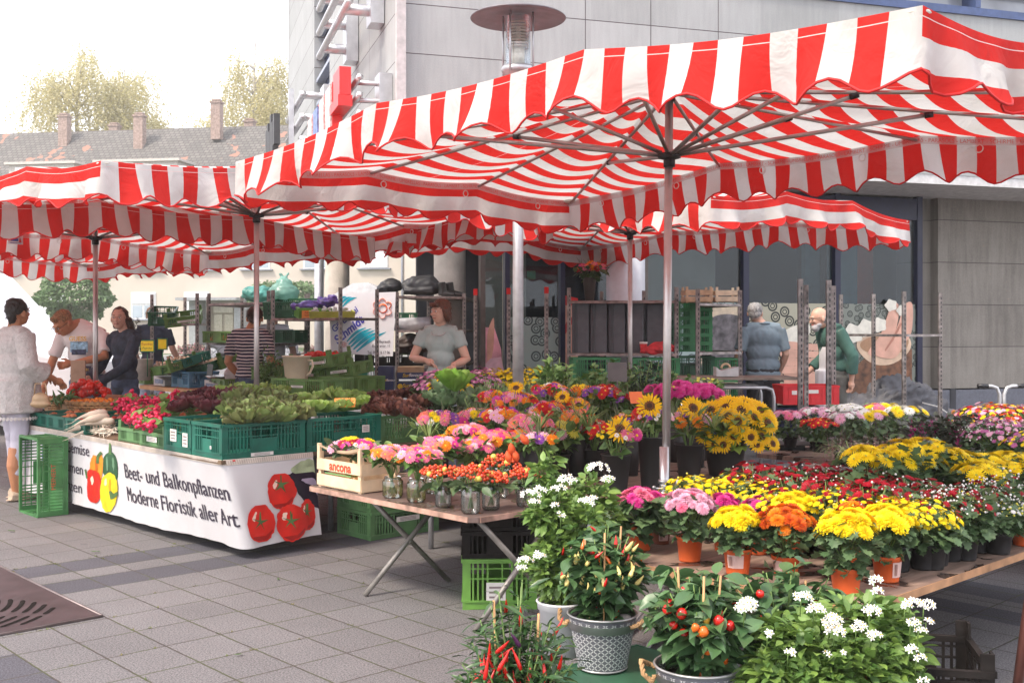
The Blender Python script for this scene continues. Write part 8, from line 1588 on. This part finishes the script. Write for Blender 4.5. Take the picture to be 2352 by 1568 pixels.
jasmine(p5_, [(P(1960, 1470, Yw), .12), (P(1850, 1480, Yw-.05), .09), (P(1800, 1520, Yw-.05), .08), (P(1890, 1540, Yw-.1), .10), (P(2030, 1470, Yw), .10), (P(2010, 1430, Yw+.05), .07), (P(1960, 1560, Yw-.1), .12), (P(2060, 1540, Yw-.05), .07), (P(1790, 1460, Yw), .06), (P(2050, 1420, Yw+.05), .04), (P(1760, 1550, Yw-.05), .07)], 'broad jasmine with many white star clusters at the bottom right', [(P(u+rng.gauss(0, 9), v+rng.gauss(0, 9), Yw-.16), max(2, int(n*.8)), r_*.9) for (u, v, n, r_) in ((1716, 1408, 22, .032), (1705, 1395, 14, .025), (1848, 1385, 14, .028), (1880, 1400, 16, .028), (1893, 1425, 16, .028), (1925, 1450, 18, .03), (1905, 1440, 12, .025), (1965, 1445, 14, .026), (1990, 1458, 12, .024), (2000, 1418, 14, .026), (2108, 1395, 12, .026), (2130, 1400, 12, .026), (2092, 1405, 8, .022), (2095, 1440, 9, .022), (2120, 1424, 4, .016), (2118, 1450, 4, .015), (2100, 1490, 8, .02), (2110, 1510, 6, .02), (2000, 1350, 8, .022), (2018, 1355, 5, .018), (1775, 1455, 4, .014), (1785, 1485, 5, .016), (1930, 1500, 3, .014), (1895, 1498, 3, .012), (2120, 1560, 3, .012))], 3900, .046, stick=[(P(1960, 1568, Yw), P(1975, 1432, Yw)), (P(1990, 1568, Yw-.05), P(1982, 1440, Yw-.05))])
q = MB(); q.lathe([(.001, 0), (.09, 0), (.12, .2), (.11, .2), (.001, .18)], 24); tag(q.build('plant_pot', potblk, None, (p5_.x, p5_.y, .0)), 'black pot of the broad jasmine at the bottom right', 'pot')
crate(Vector(((2155-CX)/FD*3.5, 3.55, .0)), R(-12), (.30, .40, .20), black, 'lower black crate on the ground at the bottom right', 'black crates at the bottom right'); crate(Vector(((2155-CX)/FD*3.5, 3.55, .202)), R(-12), (.30, .40, .19), black, 'upper black crate behind the broad jasmine', 'black crates at the bottom right', 'ears')
q = MB(); q.tube([(0, 0, 0), (.12, .05, .7)], .02, 6); tag(q.build('wooden_leg', mat('red_brown_wood', (.12, .04, .03), .6), None, G(2335, 1590, 0)), 'red brown wooden leg cut by the right picture edge', 'leg')  # one leaning wooden leg, modelled on its own
# silver frame lying on the ground between the buckets
q = MB(); a_, b_ = G(1490, 1480, .02), G(1640, 1310, .02); q.tube([a_, b_], (.02, .012), 4, smooth=False); q.tube([a_+Vector((-.12, .1, 0)), b_+Vector((-.12, .1, .1))], (.02, .012), 4, smooth=False); q.tube([a_.lerp(b_, .5), a_.lerp(b_, .5)+Vector((-.12, .1, .05))], .012, 4, smooth=False); tag(q.build('folded_stand', alu), 'bright aluminium folded stand lying on the paving behind the zinc buckets', 'stand')
# ---------------- people ----------------
skin = mat('skin_light', (.58, .34, .25), .5, var=.06, vs=8); skin2 = mat('skin_tanned', (.46, .20, .10), .5, var=.06, vs=8); lipm = mat('lips', (.42, .10, .09), .5); eyew = mat('eye_white', (.7, .68, .66), .3); eyed = mat('eye_dark', (.03, .02, .015), .2)
denim = mat('denim_jacket', (.030, .040, .065), .8, var=.35, vs=18, bump=.3, bs=200); jeans = mat('blue_jeans', (.07, .10, .17), .85, var=.5, vs=7, bump=.2, bs=200); dtrs = mat('dark_trousers', (.02, .02, .025), .8)
def hand(items, w, d, nrm, curl=.5, s=1.0, spread=.16):
    w = Vector(w); d = Vector(d).normalized(); n = Vector(nrm); n = (n-d*n.dot(d)).normalized(); x = d.cross(n)
    items.append(('t', [w-d*.02*s, w+d*.02*s, w+d*.045*s, w+d*.08*s], [.024*s, .024*s, (.036*s), .030*s]))
    for k, (o, L) in enumerate(((-.030, .062), (-.010, .074), (.010, .078), (.030, .068))):
        a = w+d*.075*s+x*o*s*1.05; c = curl*(1+.12*k); d1 = (d*math.cos(c*.6)+n*math.sin(c*.6)+x*o*spread*8).normalized(); b = a+d1*L*.45*s; d2 = d*math.cos(c*1.4)+n*math.sin(c*1.4); e = b+d2*L*.34*s; d3 = d*math.cos(c*2)+n*math.sin(c*2)
        items.append(('t', [a, b, e, e+d3*L*.28*s], [.0095*s, .009*s, .008*s, .006*s]))
    a = w+d*.02*s+x*.026*s; items.append(('t', [a, a+(x*.7+d*.7+n*.3)*.035*s, a+(x*.75+d*1.5+n*.6)*.045*s], [.013*s, .011*s, .008*s]))
def person(p, rz, label, H=1.7, sk=skin, head=(0, -.02, 1.585), yaw=0, pitch=0, tilt=0, sh=((-.185, 0, 1.40), (.185, 0, 1.40)), arms=None, top=None, sleeve=.3, bot=None, hair=None, hairm=None, wid=1.0, lean=(0, 0), legs=((-.09, 0), (.09, 0)), calf=False, loose=0, hem=.92, extra=None, hands=(0, 0), shoes=None, glass=False, beard=None, scol=None):
    k = H/1.7; t = empty('person', p, rz, label, 'person'); t.scale = (k, k, k); hd = Vector(head); RH = Euler((pitch, tilt, yaw)).to_matrix()
    def h(x, y, z): return hd+RH @ Vector((x, y, z))
    R4 = RH.to_4x4()
    it = [('b', tuple(h(0, .012, .02)), (.074, .093, .092), R4), ('b', tuple(h(0, -.02, -.035)), (.058, .068, .075), R4), ('b', tuple(h(0, -.045, -.078)), (.034, .034, .026), R4), ('t', [h(0, -.085, .012), h(0, -.108, -.022), h(0, -.09, -.03)], [.008, .013, .010]), ('b', tuple(h(-.027, -.078, -.018)), (.022, .014, .018)), ('b', tuple(h(.027, -.078, -.018)), (.022, .014, .018)), ('t', [h(-.035, -.082, .026), h(.035, -.082, .026)], .010), ('b', tuple(h(0, -.086, -.052)), (.02, .010, .008))]
    for s in (-1, 1): it.append(('b', tuple(h(s*.076, .012, -.012)), (.010, .019, .031)))
    nb = Vector((lean[0], lean[1]+.01, 1.43)); it.append(('t', [nb, hd+Vector((0, .02, -.05))], [.055, .052])); 
    arms = arms or (((-.24, .02, 1.14), (-.25, -.05, .90)), ((.24, .02, 1.14), (.25, -.05, .90)))
    for i in (0, 1):
        s0, (e, w_) = Vector(sh[i]), [Vector(a) for a in arms[i]]; it.append(('t', [s0, s0.lerp(e, .5), e, e.lerp(w_, .35), w_], [.05, .045, .040, .040, .026])); dv = (w_-e).normalized()
        hd_ = hands[i] or (tuple(dv), (0, -1, .2) if abs(dv.y) < .8 else (0, 0, -1)); hand(it, w_+dv*.01, hd_[0], hd_[1], hd_[2] if len(hd_) > 2 else .5)
    it.append(('b', (lean[0]*.9, lean[1], 1.38), (.13*wid, .07, .06)))
    if calf:
        for (x, y) in legs: it += [('t', [(x, y+.01, .45), (x, y+.02, .30), (x, y, .10), (x, y-.02, .05)], [.05, .056, .036, .036]), ('t', [(x, y, .05), (x, y-.14, .03)], [.04, .03])]
    bd = blob('body', sk, it, .0068, 2, t)
    for s in (-1, 1):
        q = MB(); q.ball(tuple(h(s*.030, -.086, .008)), (.0115, .006, .0065), 8, 6, R_=R4); q.build('eye', eyew, t); q = MB(); q.ball(tuple(h(s*.030, -.0915, .008)), .0048, 8, 6); q.tube([h(s*.018, -.088, .0155), h(s*.031, -.093, .0185), h(s*.044, -.086, .014)], .0012, 4); q.build('iris', eyed, t)
        q = MB(); q.tube([h(s*.016, -.094, .032), h(s*.032, -.095, .036), h(s*.05, -.085, .030)], .0024, 5); q.build('eyebrow', hairm or eyed, t)
    q = MB(); q.tube([h(-.023, -.086, -.054), h(-.008, -.096, -.051), h(.008, -.096, -.051), h(.023, -.086, -.054)], .0042, 6); q.build('mouth', lipm, t)
    if glass:
        q = MB()
        for s in (-1, 1): q.tube([h(s*.032+.022*math.cos(a), -.100, .006+.015*math.sin(a)) for a in np.linspace(0, 6.28, 13)[:-1]], .0018, 5, closed=True); q.tube([h(s*.054, -.098, .01), h(s*.080, .0, .012)], .0018, 5)
        q.build('glasses', mat('glasses_dark', (.05, .03, .03), .3), t)
    L = lean; tor = [('b', (L[0]*.85, L[1]*.85, 1.30), (.175*wid, .115+loose*.3, .15)), ('b', (L[0]*.5, L[1]*.5, 1.14), ((.150+loose)*wid, .11+loose*.6, .15)), ('b', (0, 0, 1.0), ((.150+loose*1.2)*wid, .115+loose*.8, .12)), ('t', [sh[0], (L[0]*.95, L[1]+.01, 1.41), sh[1]], [.062, .075, .062])]
    if hem < 1.0: tor.append(('t', [(0, 0, 1.02), (0, 0, hem+.02)], [(.150+loose*1.2)*wid, (.16+loose*1.4)*wid]) if loose > .03 else ('b', (0, 0, hem+.06), ((.158+loose)*wid, .12+loose, .09)))
    sr = .062+loose*.35
    for i in (0, 1):
        s0, (e, w_) = Vector(sh[i]), [Vector(a) for a in arms[i]]
        if sleeve <= 1: tor.append(('t', [s0, s0.lerp(e, sleeve*1.0)], [sr, sr*.98]))
        else: tor.append(('t', [s0, e, e.lerp(w_, sleeve-1)], [sr, sr*.92+loose*.3, sr*.75+loose*.9]))
    so = blob('shirt', top, tor, .011, 3, t); crumple(so, .0035, 22, H*9)
    if scol: q = MB(); q.tube([(L[0]+.07*math.cos(a), L[1]+.01+.065*math.sin(a), 1.445+.012*math.sin(a)) for a in np.linspace(0, 6.28, 17)[:-1]], .012, 6, closed=True); q.build('collar', scol, t)
    if bot:
        b = [('b', (0, 0, .93), (.158*wid, .125, .11))]; zl = .22 if calf else .08
        for (x, y) in legs: b.append(('t', [(x*.9, 0, .88), (x, y*.5-.01, .5), (x, y+.01, zl)], [.098*wid, .068, .052 if calf else .058]))
        bo_ = blob('trousers', bot, b, .012, 3, t); crumple(bo_, .005, 22, 1)
    if shoes:
        for (x, y) in legs: o = blob('shoe', shoes, [('t', [(x, y+.05, .045), (x, y-.03, .045), (x, y-.16, .032)], [.045, .044, .036]), ('b', (x, y-.05, .015), (.05, .14, .015))], .008, 2, t)
    if hair:
        hi = []
        for it_ in hair:
            if it_[0] == 'b': hi.append(('b', tuple(h(*it_[1])), it_[2], R4))
            else: hi.append(('t', [h(*c) for c in it_[1]], it_[2]))
        ho = blob('hair', hairm, hi, .008, 2, t); crumple(ho, .005, 70, 2); vs = ho.data.vertices; Mh = []
        for i_ in rng.sample(range(len(vs)), min(420, len(vs)//2)):
            c_, n_ = vs[i_].co, vs[i_].normal; dn = Vector((0, .5, -1)); dn = dn-n_*dn.dot(n_)*.9+n_*.12; Mh.append(frame(c_, dn+Vector((rng.gauss(0, .25), rng.gauss(0, .25), 0)), rng.uniform(.02, .04), 0, n_))
        Vh, Fh = scat(np.array([(-.07, 0, 0), (.07, 0, 0), (.02, 1, .1), (-.02, 1, .1)]), np.array([[0, 1, 2, 3]]), Mh); inst('strands', npmesh('strands', Vh, Fh, hairm), ho)
    if beard: ho = blob('beard', beard, [('b', tuple(h(0, -.06, -.085)), (.05, .045, .05), R4), ('b', tuple(h(0, -.03, -.06)), (.062, .05, .04), R4)], .008, 2, t)
    return t
cap_ = ('b', (0, .022, .034), (.082, .098, .088))
hb = mat('hair_dark', (.018, .011, .009), .5, var=.4, vs=60); ha = mat('hair_auburn', (.105, .035, .016), .45, var=.4, vs=60); hs = mat('hair_sandy', (.28, .15, .07), .6, var=.35, vs=60); hgr = mat('hair_grey', (.34, .33, .33), .7, var=.3, vs=60); hbr = mat('hair_brown', (.05, .022, .014), .5, var=.4, vs=60)
lace = mat('lace_white', (.56, .52, .50), .9, var=.08, vs=40, bump=.8, bs=70)
# woman in white lace at the left edge, seen from behind
p = G(34, 1146, 0)
t = person(p, R(140), 'woman seen from behind in a white lace tunic at the left picture edge', 1.70, skin2, head=(0, -.03, 1.585), yaw=R(18), pitch=R(-4), top=lace, sleeve=1.55, bot=mat('white_leggings', (.50, .47, .55), .8, var=.04), calf=True, loose=.045, hem=.72, shoes=mat('beige_shoe', (.50, .38, .28), .8, bump=.5, bs=150), arms=(((-.28, .02, 1.14), (-.20, -.24, 1.02)), ((.29, -.02, 1.13), (.16, -.26, 1.05))), hair=[cap_, ('b', (0, .075, .02), (.055, .04, .065)), ('b', (0, .03, .09), (.07, .07, .035)), ('t', [(0, .07, -.02), (0, .06, -.09)], [.045, .03])], hairm=hb, legs=((-.085, .03), (.085, -.05)))
bg = empty('handbag', P(93, 935, 8.95), R(10), 'small gold leather handbag hanging from her forearm', 'handbag'); o = blob('bag_body', mat('gold_leather', (.45, .30, .17), .35, .2), [('b', (0, 0, .07), (.07, .035, .06)), ('b', (0, 0, .03), (.085, .04, .035))], .008, 3, bg); q = MB(); q.tube([(-.05, 0, .10), (-.04, 0, .2), (.04, 0, .2), (.05, 0, .10)], .006, 6); q.build('strap', mat('gold_leather'), bg)
Ms = [frame(Vector((.235*math.cos(a), .20*math.sin(a), .715+.0*rng.random())), (math.cos(a)*.3, math.sin(a)*.3, -1), .035, 0) for a in np.linspace(0, 6.28, 46)]
V, F = scat(ovL[0]*[1.6, 1, 1], ovL[1], Ms); inst('lace_hem', npmesh('lace_hem', V, F, lace), t)
# man in white t-shirt leaning over the tomatoes
p = P(202, 0, 10.95).xy.to_3d()
tee = mat('tee_white', (.72, .66, .64), .85, var=.05, vs=4)
t = person(p, R(-4), 'man with glasses in a printed white t-shirt leaning over the tomatoes', 1.78, skin2, head=(-.135, -.23, 1.43), yaw=R(-28), pitch=R(38), sh=((-.20, -.10, 1.33), (.185, -.06, 1.32)), lean=(-.02, -.10), arms=(((-.27, -.16, 1.08), (-.27, -.32, .86)), ((.27, -.22, 1.12), (.03, -.36, 1.06))), top=tee, sleeve=.85, bot=jeans, hair=[('b', (0, .03, .05), (.080, .09, .072)), ('b', (0, -.045, .09), (.055, .035, .028))], hairm=hs, glass=True, wid=1.08, hem=.9)
q = MB(); q.box((.03, -.246, 1.21), (.17, .004, .10), 0); q.box((.03, -.250, 1.16), (.14, .004, .05), 1); q.box((.06, -.236, 1.00), (.17, .004, .06), 2); pr = q.build('shirt_print', [mat('print_sky', (.25, .42, .55), .7, var=.5, vs=30), mat('print_palm', (.04, .05, .10), .7, var=.5, vs=40), mat('print_navy', (.04, .03, .07), .7)], t); 
inst('lettering', text_mesh('GUESS', .060, mat('print_gold', (.72, .42, .06), .6), align='CENTER', offset=.0012), pr, (.02, -.252, 1.268), (PI/2, 0, 0)); inst('lettering', text_mesh('EST.1981', .034, mat('print_gold'), align='CENTER', offset=.0008), pr, (.06, -.241, .985), (PI/2, 0, 0))
q = MB(); q.prism([(-.065, -.04), (.065, -.04), (.055, .04), (-.055, .04)], 0, .22); tag(q.build('paper_bag', mat('kraft_paper', (.42, .29, .20), .85, var=.1, bump=.3, bs=20), None, P(181, 879, 10.35), (0, 0, .15)), 'brown paper bag held in his hand above the tomatoes', 'paper bag')
# woman in denim
p = P(287, 0, 10.7).xy.to_3d()
t = person(p, R(-35), 'young woman with curly dark hair in a denim jacket looking at the camera', 1.66, skin, head=(-.01, -.06, 1.585), yaw=R(38), top=denim, sleeve=1.82, bot=jeans, arms=(((-.23, -.12, 1.10), (-.10, -.38, .97)), ((.22, -.16, 1.10), (.06, -.38, .93))), hair=[('b', (0, .03, .035), (.082, .095, .088)), ('t', [(.05, .06, 0), (.07, .09, -.08), (.085, .10, -.18), (.08, .09, -.27)], [.05, .055, .05, .02]), ('t', [(-.05, .06, 0), (-.05, .08, -.1)], [.04, .03]), ('t', [(.075, .0, .0), (.095, .03, -.1), (.10, .05, -.2)], [.02, .025, .015])], hairm=hbr, scol=denim, wid=1.0, hem=.80)
Ms = [frame(Vector((.01+rng.gauss(.02, .055), .03+rng.gauss(0, .03), 1.585-rng.uniform(-.02, .30))), (rng.gauss(0, 1), rng.gauss(0, 1), rng.gauss(-1, .6)), rng.uniform(.02, .05), rng.uniform(0, 6)) for _ in range(260)]
V, F = scat(np.array([(-.04, 0, 0), (.04, 0, 0), (.14, .5, .1), (0, 1, 0)]), np.array([[0, 1, 2, 3]]), Ms); o = inst('curls', npmesh('curls', V, F, hbr), t, (-.0, .04, 0))
# dark shirted person behind the trolley
p = P(350, 0, 14.6).xy.to_3d(); person(p, R(190), 'person in a dark t-shirt standing behind the tilted crates with the arm hanging', 1.74, skin, top=mat('tee_navy', (.022, .028, .05), .85, var=.2), sleeve=.8, bot=mat('light_jeans', (.30, .36, .45), .8, var=.2), hair=[cap_], hairm=hs, arms=(((-.26, .0, 1.14), (-.36, -.1, .92)), ((.24, .02, 1.14), (.2, -.15, 1.0))))
# woman in the striped t-shirt
def str_mat():
    m, nt, b = newmat('striped_jersey'); tc = nm(nt, 'ShaderNodeTexCoord').outputs['Object']; z = nm(nt, 'ShaderNodeSeparateXYZ', ins={0: tc}).outputs[2]; n = nm(nt, 'ShaderNodeTexNoise', ins={'Vector': tc, 'Scale': 5.0}).outputs['Fac']
    f = mth(nt, 'LESS_THAN', mth(nt, 'FRACT', mth(nt, 'MULTIPLY', mth(nt, 'ADD', z, mth(nt, 'MULTIPLY', n, .03)), 30.0)), .3); nt.links.new(mixc(nt, f, (.028, .022, .045), (.62, .52, .50)), b.inputs['Base Color']); b.inputs['Roughness'].default_value = .85; return m
p = P(574, 0, 10.95).xy.to_3d(); t = person(p, R(165), 'woman with a dark bun in a striped t-shirt and jeans seen from behind', 1.68, skin2, head=(-.03, -.05, 1.57), yaw=R(22), pitch=R(16), top=str_mat(), sleeve=.75, bot=jeans, arms=(((-.25, .02, 1.12), (-.24, -.26, 1.08)), ((.24, .02, 1.12), (.19, -.10, .98))), hair=[cap_, ('b', (.03, .115, .02), (.045, .04, .045)), ('b', (.0, .06, -.03), (.06, .04, .04))], hairm=hbr)
p = P(628, 0, 13.6).xy.to_3d(); person(p, R(185), 'grey haired person in a white shirt half hidden behind the trolley posts', 1.74, skin, top=mat('shirt_pale', (.62, .66, .74), .8, var=.04), sleeve=.8, bot=dtrs, hair=[cap_], hairm=hgr)
# woman in the mint grey t-shirt
p = P(1012, 0, 10.35).xy.to_3d(); t = person(p, R(-12), 'auburn haired woman in a mint grey t-shirt with her hands held out', 1.72, skin, head=(.005, -.03, 1.59), yaw=R(-30), pitch=R(4), top=mat('tee_mint', (.36, .44, .42), .85, var=.10, vs=5), sleeve=.55, bot=mat('light_jeans'), arms=(((-.26, -.05, 1.15), (-.06, -.30, 1.14)), ((.26, -.02, 1.14), (.20, -.26, 1.10))), hands=(((.9, -.3, -.35), (0, -.3, -1), .25), ((.1, -.8, -.55), (-.2, -.4, .9), .35)), wid=.86, sh=((-.155, 0, 1.40), (.155, 0, 1.40)), loose=.008, hem=.88,
    hair=[('b', (0, .025, .04), (.085, .098, .086)), ('t', [(-.07, .0, .03), (-.085, .01, -.05)], [.03, .02]), ('t', [(.07, .0, .03), (.082, .02, -.06), (.07, .03, -.09)], [.035, .035, .02]), ('b', (0, .06, -.03), (.07, .05, .07)), ('t', [(-.05, -.07, .075), (0, -.085, .07), (.05, -.07, .075)], .022)], hairm=ha)
q = MB(); q.tube([(.068*math.cos(a), -.03+.05*math.sin(a)-.055, 1.40-.035*abs(math.sin(a))) for a in np.linspace(PI, 2*PI, 12)], .004, 5); q.build('necklace', mat('silver', (.6, .6, .6), .3, .9), t)
# older man in blue shirt, seen from behind
p = P(1752, 0, 12.2).xy.to_3d(); t = person(p, R(185), 'white haired older man in a blue grey shirt seen from behind', 1.76, skin, head=(.07, -.05, 1.57), yaw=R(-22), pitch=R(10), top=mat('shirt_blue_grey', (.16, .21, .25), .85, var=.12, vs=4), sleeve=.85, bot=dtrs, arms=(((-.26, .0, 1.12), (-.24, -.16, .92)), ((.28, .02, 1.12), (.27, -.10, .92))), hair=[('b', (0, .03, .028), (.084, .095, .082)), ('b', (0, .06, -.02), (.07, .05, .05))], hairm=hgr, wid=1.18, loose=.012, hem=.84, scol=mat('shirt_blue_grey'))
# bearded man with apron
p = P(1920, 0, 12.0).xy.to_3d(); t = person(p, R(-78), 'bald bearded man in a green sweater and white apron bending to the left', 1.77, skin, head=(.0, -.20, 1.50), yaw=0, pitch=R(14), lean=(0, -.08), sh=((-.18, -.08, 1.37), (.18, -.06, 1.37)), top=mat('sweater_green', (.045, .115, .095), .85, var=.2, vs=5), sleeve=1.75, bot=mat('trousers_grey', (.11, .11, .10), .8, var=.2), arms=(((-.24, -.0, 1.10), (-.20, -.22, .92)), ((.26, .05, 1.10), (.22, .06, .86))), glass=True, beard=mat('beard_grey', (.42, .41, .42), .8, var=.2), hairm=hgr, hair=[('b', (0, .055, -.02), (.079, .06, .05))], wid=1.12, loose=.012)
apm_ = mat('apron_white', (.70, .70, .73), .8, var=.05); o = blob('apron', apm_, [('b', (0, -.10, 1.05), (.15, .06, .32)), ('t', [(0, -.09, .95), (0, -.10, .55)], [.14, .13])], .012, 2, t); q = MB(); q.tube([(-.17, -.02, 1.02), (-.12, .13, 1.03), (.12, .13, 1.03), (.17, -.02, 1.02)], (.012, .006), 6); q.tube([(-.03, .135, 1.03), (-.05, .15, .85), (-.06, .14, .62)], (.022, .006), 6); q.tube([(-.08, -.02, 1.44), (-.06, .10, 1.38), (.02, .125, 1.25)], .006, 5); q.build('apron_strap', apm_, t)
# ---------------- vehicles in the background ----------------
tyre = mat('tyre_rubber', (.02, .02, .022), .85); rimm = mat('wheel_rim', (.50, .50, .52), .3, .8); lamp = mat('headlamp_glass', (.60, .62, .66), .1, spec=1); cgl = mat('car_glass', (.08, .11, .14), .05, spec=1, coat=.5)
def car(p, rz, prof, cabin, L, W, m, label, wr=.33, wx=(.8, -.85), name='parked_car', cat='car'):
    t = empty(name, p, rz, label, cat); q = MB(); S = Matrix.Rotation(PI/2, 4, 'X'); q.prism(prof, -W/2, W/2, M=S); b = q.build('body', m, t); bv = b.modifiers.new('b', 'BEVEL'); bv.width = .07; bv.segments = 3; bv.limit_method = 'ANGLE'
    q = MB(); q.prism(cabin, -W/2-.006, W/2+.006, M=S); q.build('side_window', cgl, t)
    for x in wx:
        for s in (-1, 1):
            q = MB(); q.tube([(L/2*x, s*(W/2-.2), wr), (L/2*x, s*(W/2+.012), wr)], wr, 28, smooth=False); w_ = q.build('wheel', tyre, t); q = MB(); q.tube([(L/2*x, s*(W/2+.01), wr), (L/2*x, s*(W/2+.018), wr)], wr*.68, 20, smooth=False)
            for k in range(7): a = k*.9; q.tube([(L/2*x, s*(W/2+.02), wr), (L/2*x+wr*.66*math.cos(a), s*(W/2+.022), wr+wr*.66*math.sin(a))], .022, 4)
            q.build('rim', rimm, w_)
    for s in (-1, 1): q = MB(); q.ball((-L/2+.16, s*(W/2-.22), .68), (.16, .2, .09), 12, 8); q.build('headlight', lamp, t)
    return t
sed = [(-2.1, .28), (2.1, .28), (2.15, .62), (1.98, .95), (1.3, 1.02), (.75, 1.42), (-.35, 1.44), (-1.0, 1.0), (-1.85, .86), (-2.14, .66)]; sw = [(1.15, 1.02), (.68, 1.36), (-.32, 1.38), (-.85, 1.02)]
grm = mat('car_paint_grey', (.13, .12, .14), .25, .5, coat=1, var=.02); whc = mat('car_paint_white', (.72, .72, .75), .2, coat=1, var=.02)
car(Vector((P(508, 0, 50.6).x+1.6, 50.6, 0)), R(2), sed, sw, 4.2, 1.75, grm, 'dark grey car parked on the street left of the striped shirt')
car(Vector((P(1100, 0, 47).x+1.2, 47, 0)), R(0), sed, sw, 4.2, 1.75, whc, 'white car seen on the street behind the mint grey t-shirt')
vp = [(-2.5, .35), (2.6, .35), (2.6, 2.3), (-.2, 2.35), (-.75, 2.28), (-1.75, 1.22), (-2.45, 1.02), (-2.62, .75)]; vw = [(.1, 1.35), (.1, 2.05), (-.70, 2.12), (-1.38, 1.38)]
car(Vector((P(170, 0, 14.5).x-2.55, 15.6, 0)), R(180), vp, vw, 5.2, 1.9, whc, 'white delivery van parked behind the lady in lace', .34, (.66, -.62), 'delivery_van', 'van')
# two bicycles far behind
def bike(p, rz, label):
    t = empty('bicycle', p, rz, label, 'bicycle'); fm = mat('bike_frame', (.06, .07, .09), .4, .3)
    for x in (-.52, .52): q = MB(); q.tube([(x+.34*math.cos(a), 0, .34+.34*math.sin(a)) for a in np.linspace(0, 6.28, 29)[:-1]], .014, 5, closed=True); q.build('wheel', tyre, t)
    q = MB(); 
    for a, b in (((-.52, 0, .34), (-.15, 0, .30)), ((-.15, 0, .30), (-.28, 0, .80)), ((-.26, 0, .72), (.38, 0, .78)), ((-.15, 0, .3), (.40, 0, .70)), ((-.52, 0, .34), (-.26, 0, .72)), ((.52, 0, .34), (.36, 0, .92))): q.tube([a, b], .014, 6)
    q.build('frame', fm, t); q = MB(); q.tube([(.30, -.25, .98), (.36, -.05, 1.0), (.36, .05, 1.0), (.30, .25, .98)], .012, 6); q.build('handlebar', blk, t); q = MB(); q.ball((-.3, 0, .86), (.13, .07, .03), 10, 6); q.build('saddle', blk, t)
bike(Vector((P(1105, 0, 16).x, 16, 0)), R(10), 'bicycle standing behind the red tipped posts'); bike(Vector((P(490, 0, 46).x, 46, 0)), R(0), 'bicycle by the house left of the porch')
# utility mast with small camera, left of the round column
q = MB(); q.tube([(0, 0, 0), (0, 0, 3.4)], .075, 16); tag(q.build('round_mast', galv, None, P(733, 0, 17).xy.to_3d()), 'plain grey metal mast left of the round concrete column', 'pole')
# ---------------- haze ----------------
m = bpy.data.materials.new('haze'); m.use_nodes = True; nt = m.node_tree; nt.nodes.clear()
v = nt.nodes.new('ShaderNodeVolumePrincipled'); v.inputs['Color'].default_value = (1, .97, .92, 1); v.inputs['Density'].default_value = .0019; v.inputs['Anisotropy'].default_value = .3
o_ = nt.nodes.new('ShaderNodeOutputMaterial'); nt.links.new(v.outputs[0], o_.inputs['Volume'])
q = MB(); q.add([(x, y, z) for z in (-1, 32) for (x, y) in ((-401, -51), (401, -51), (401, 901), (-401, 901))], [(0, 3, 2, 1), (4, 5, 6, 7), (0, 1, 5, 4), (1, 2, 6, 5), (2, 3, 7, 6), (3, 0, 4, 7)])
tag(q.build('haze', m), kind='stuff')
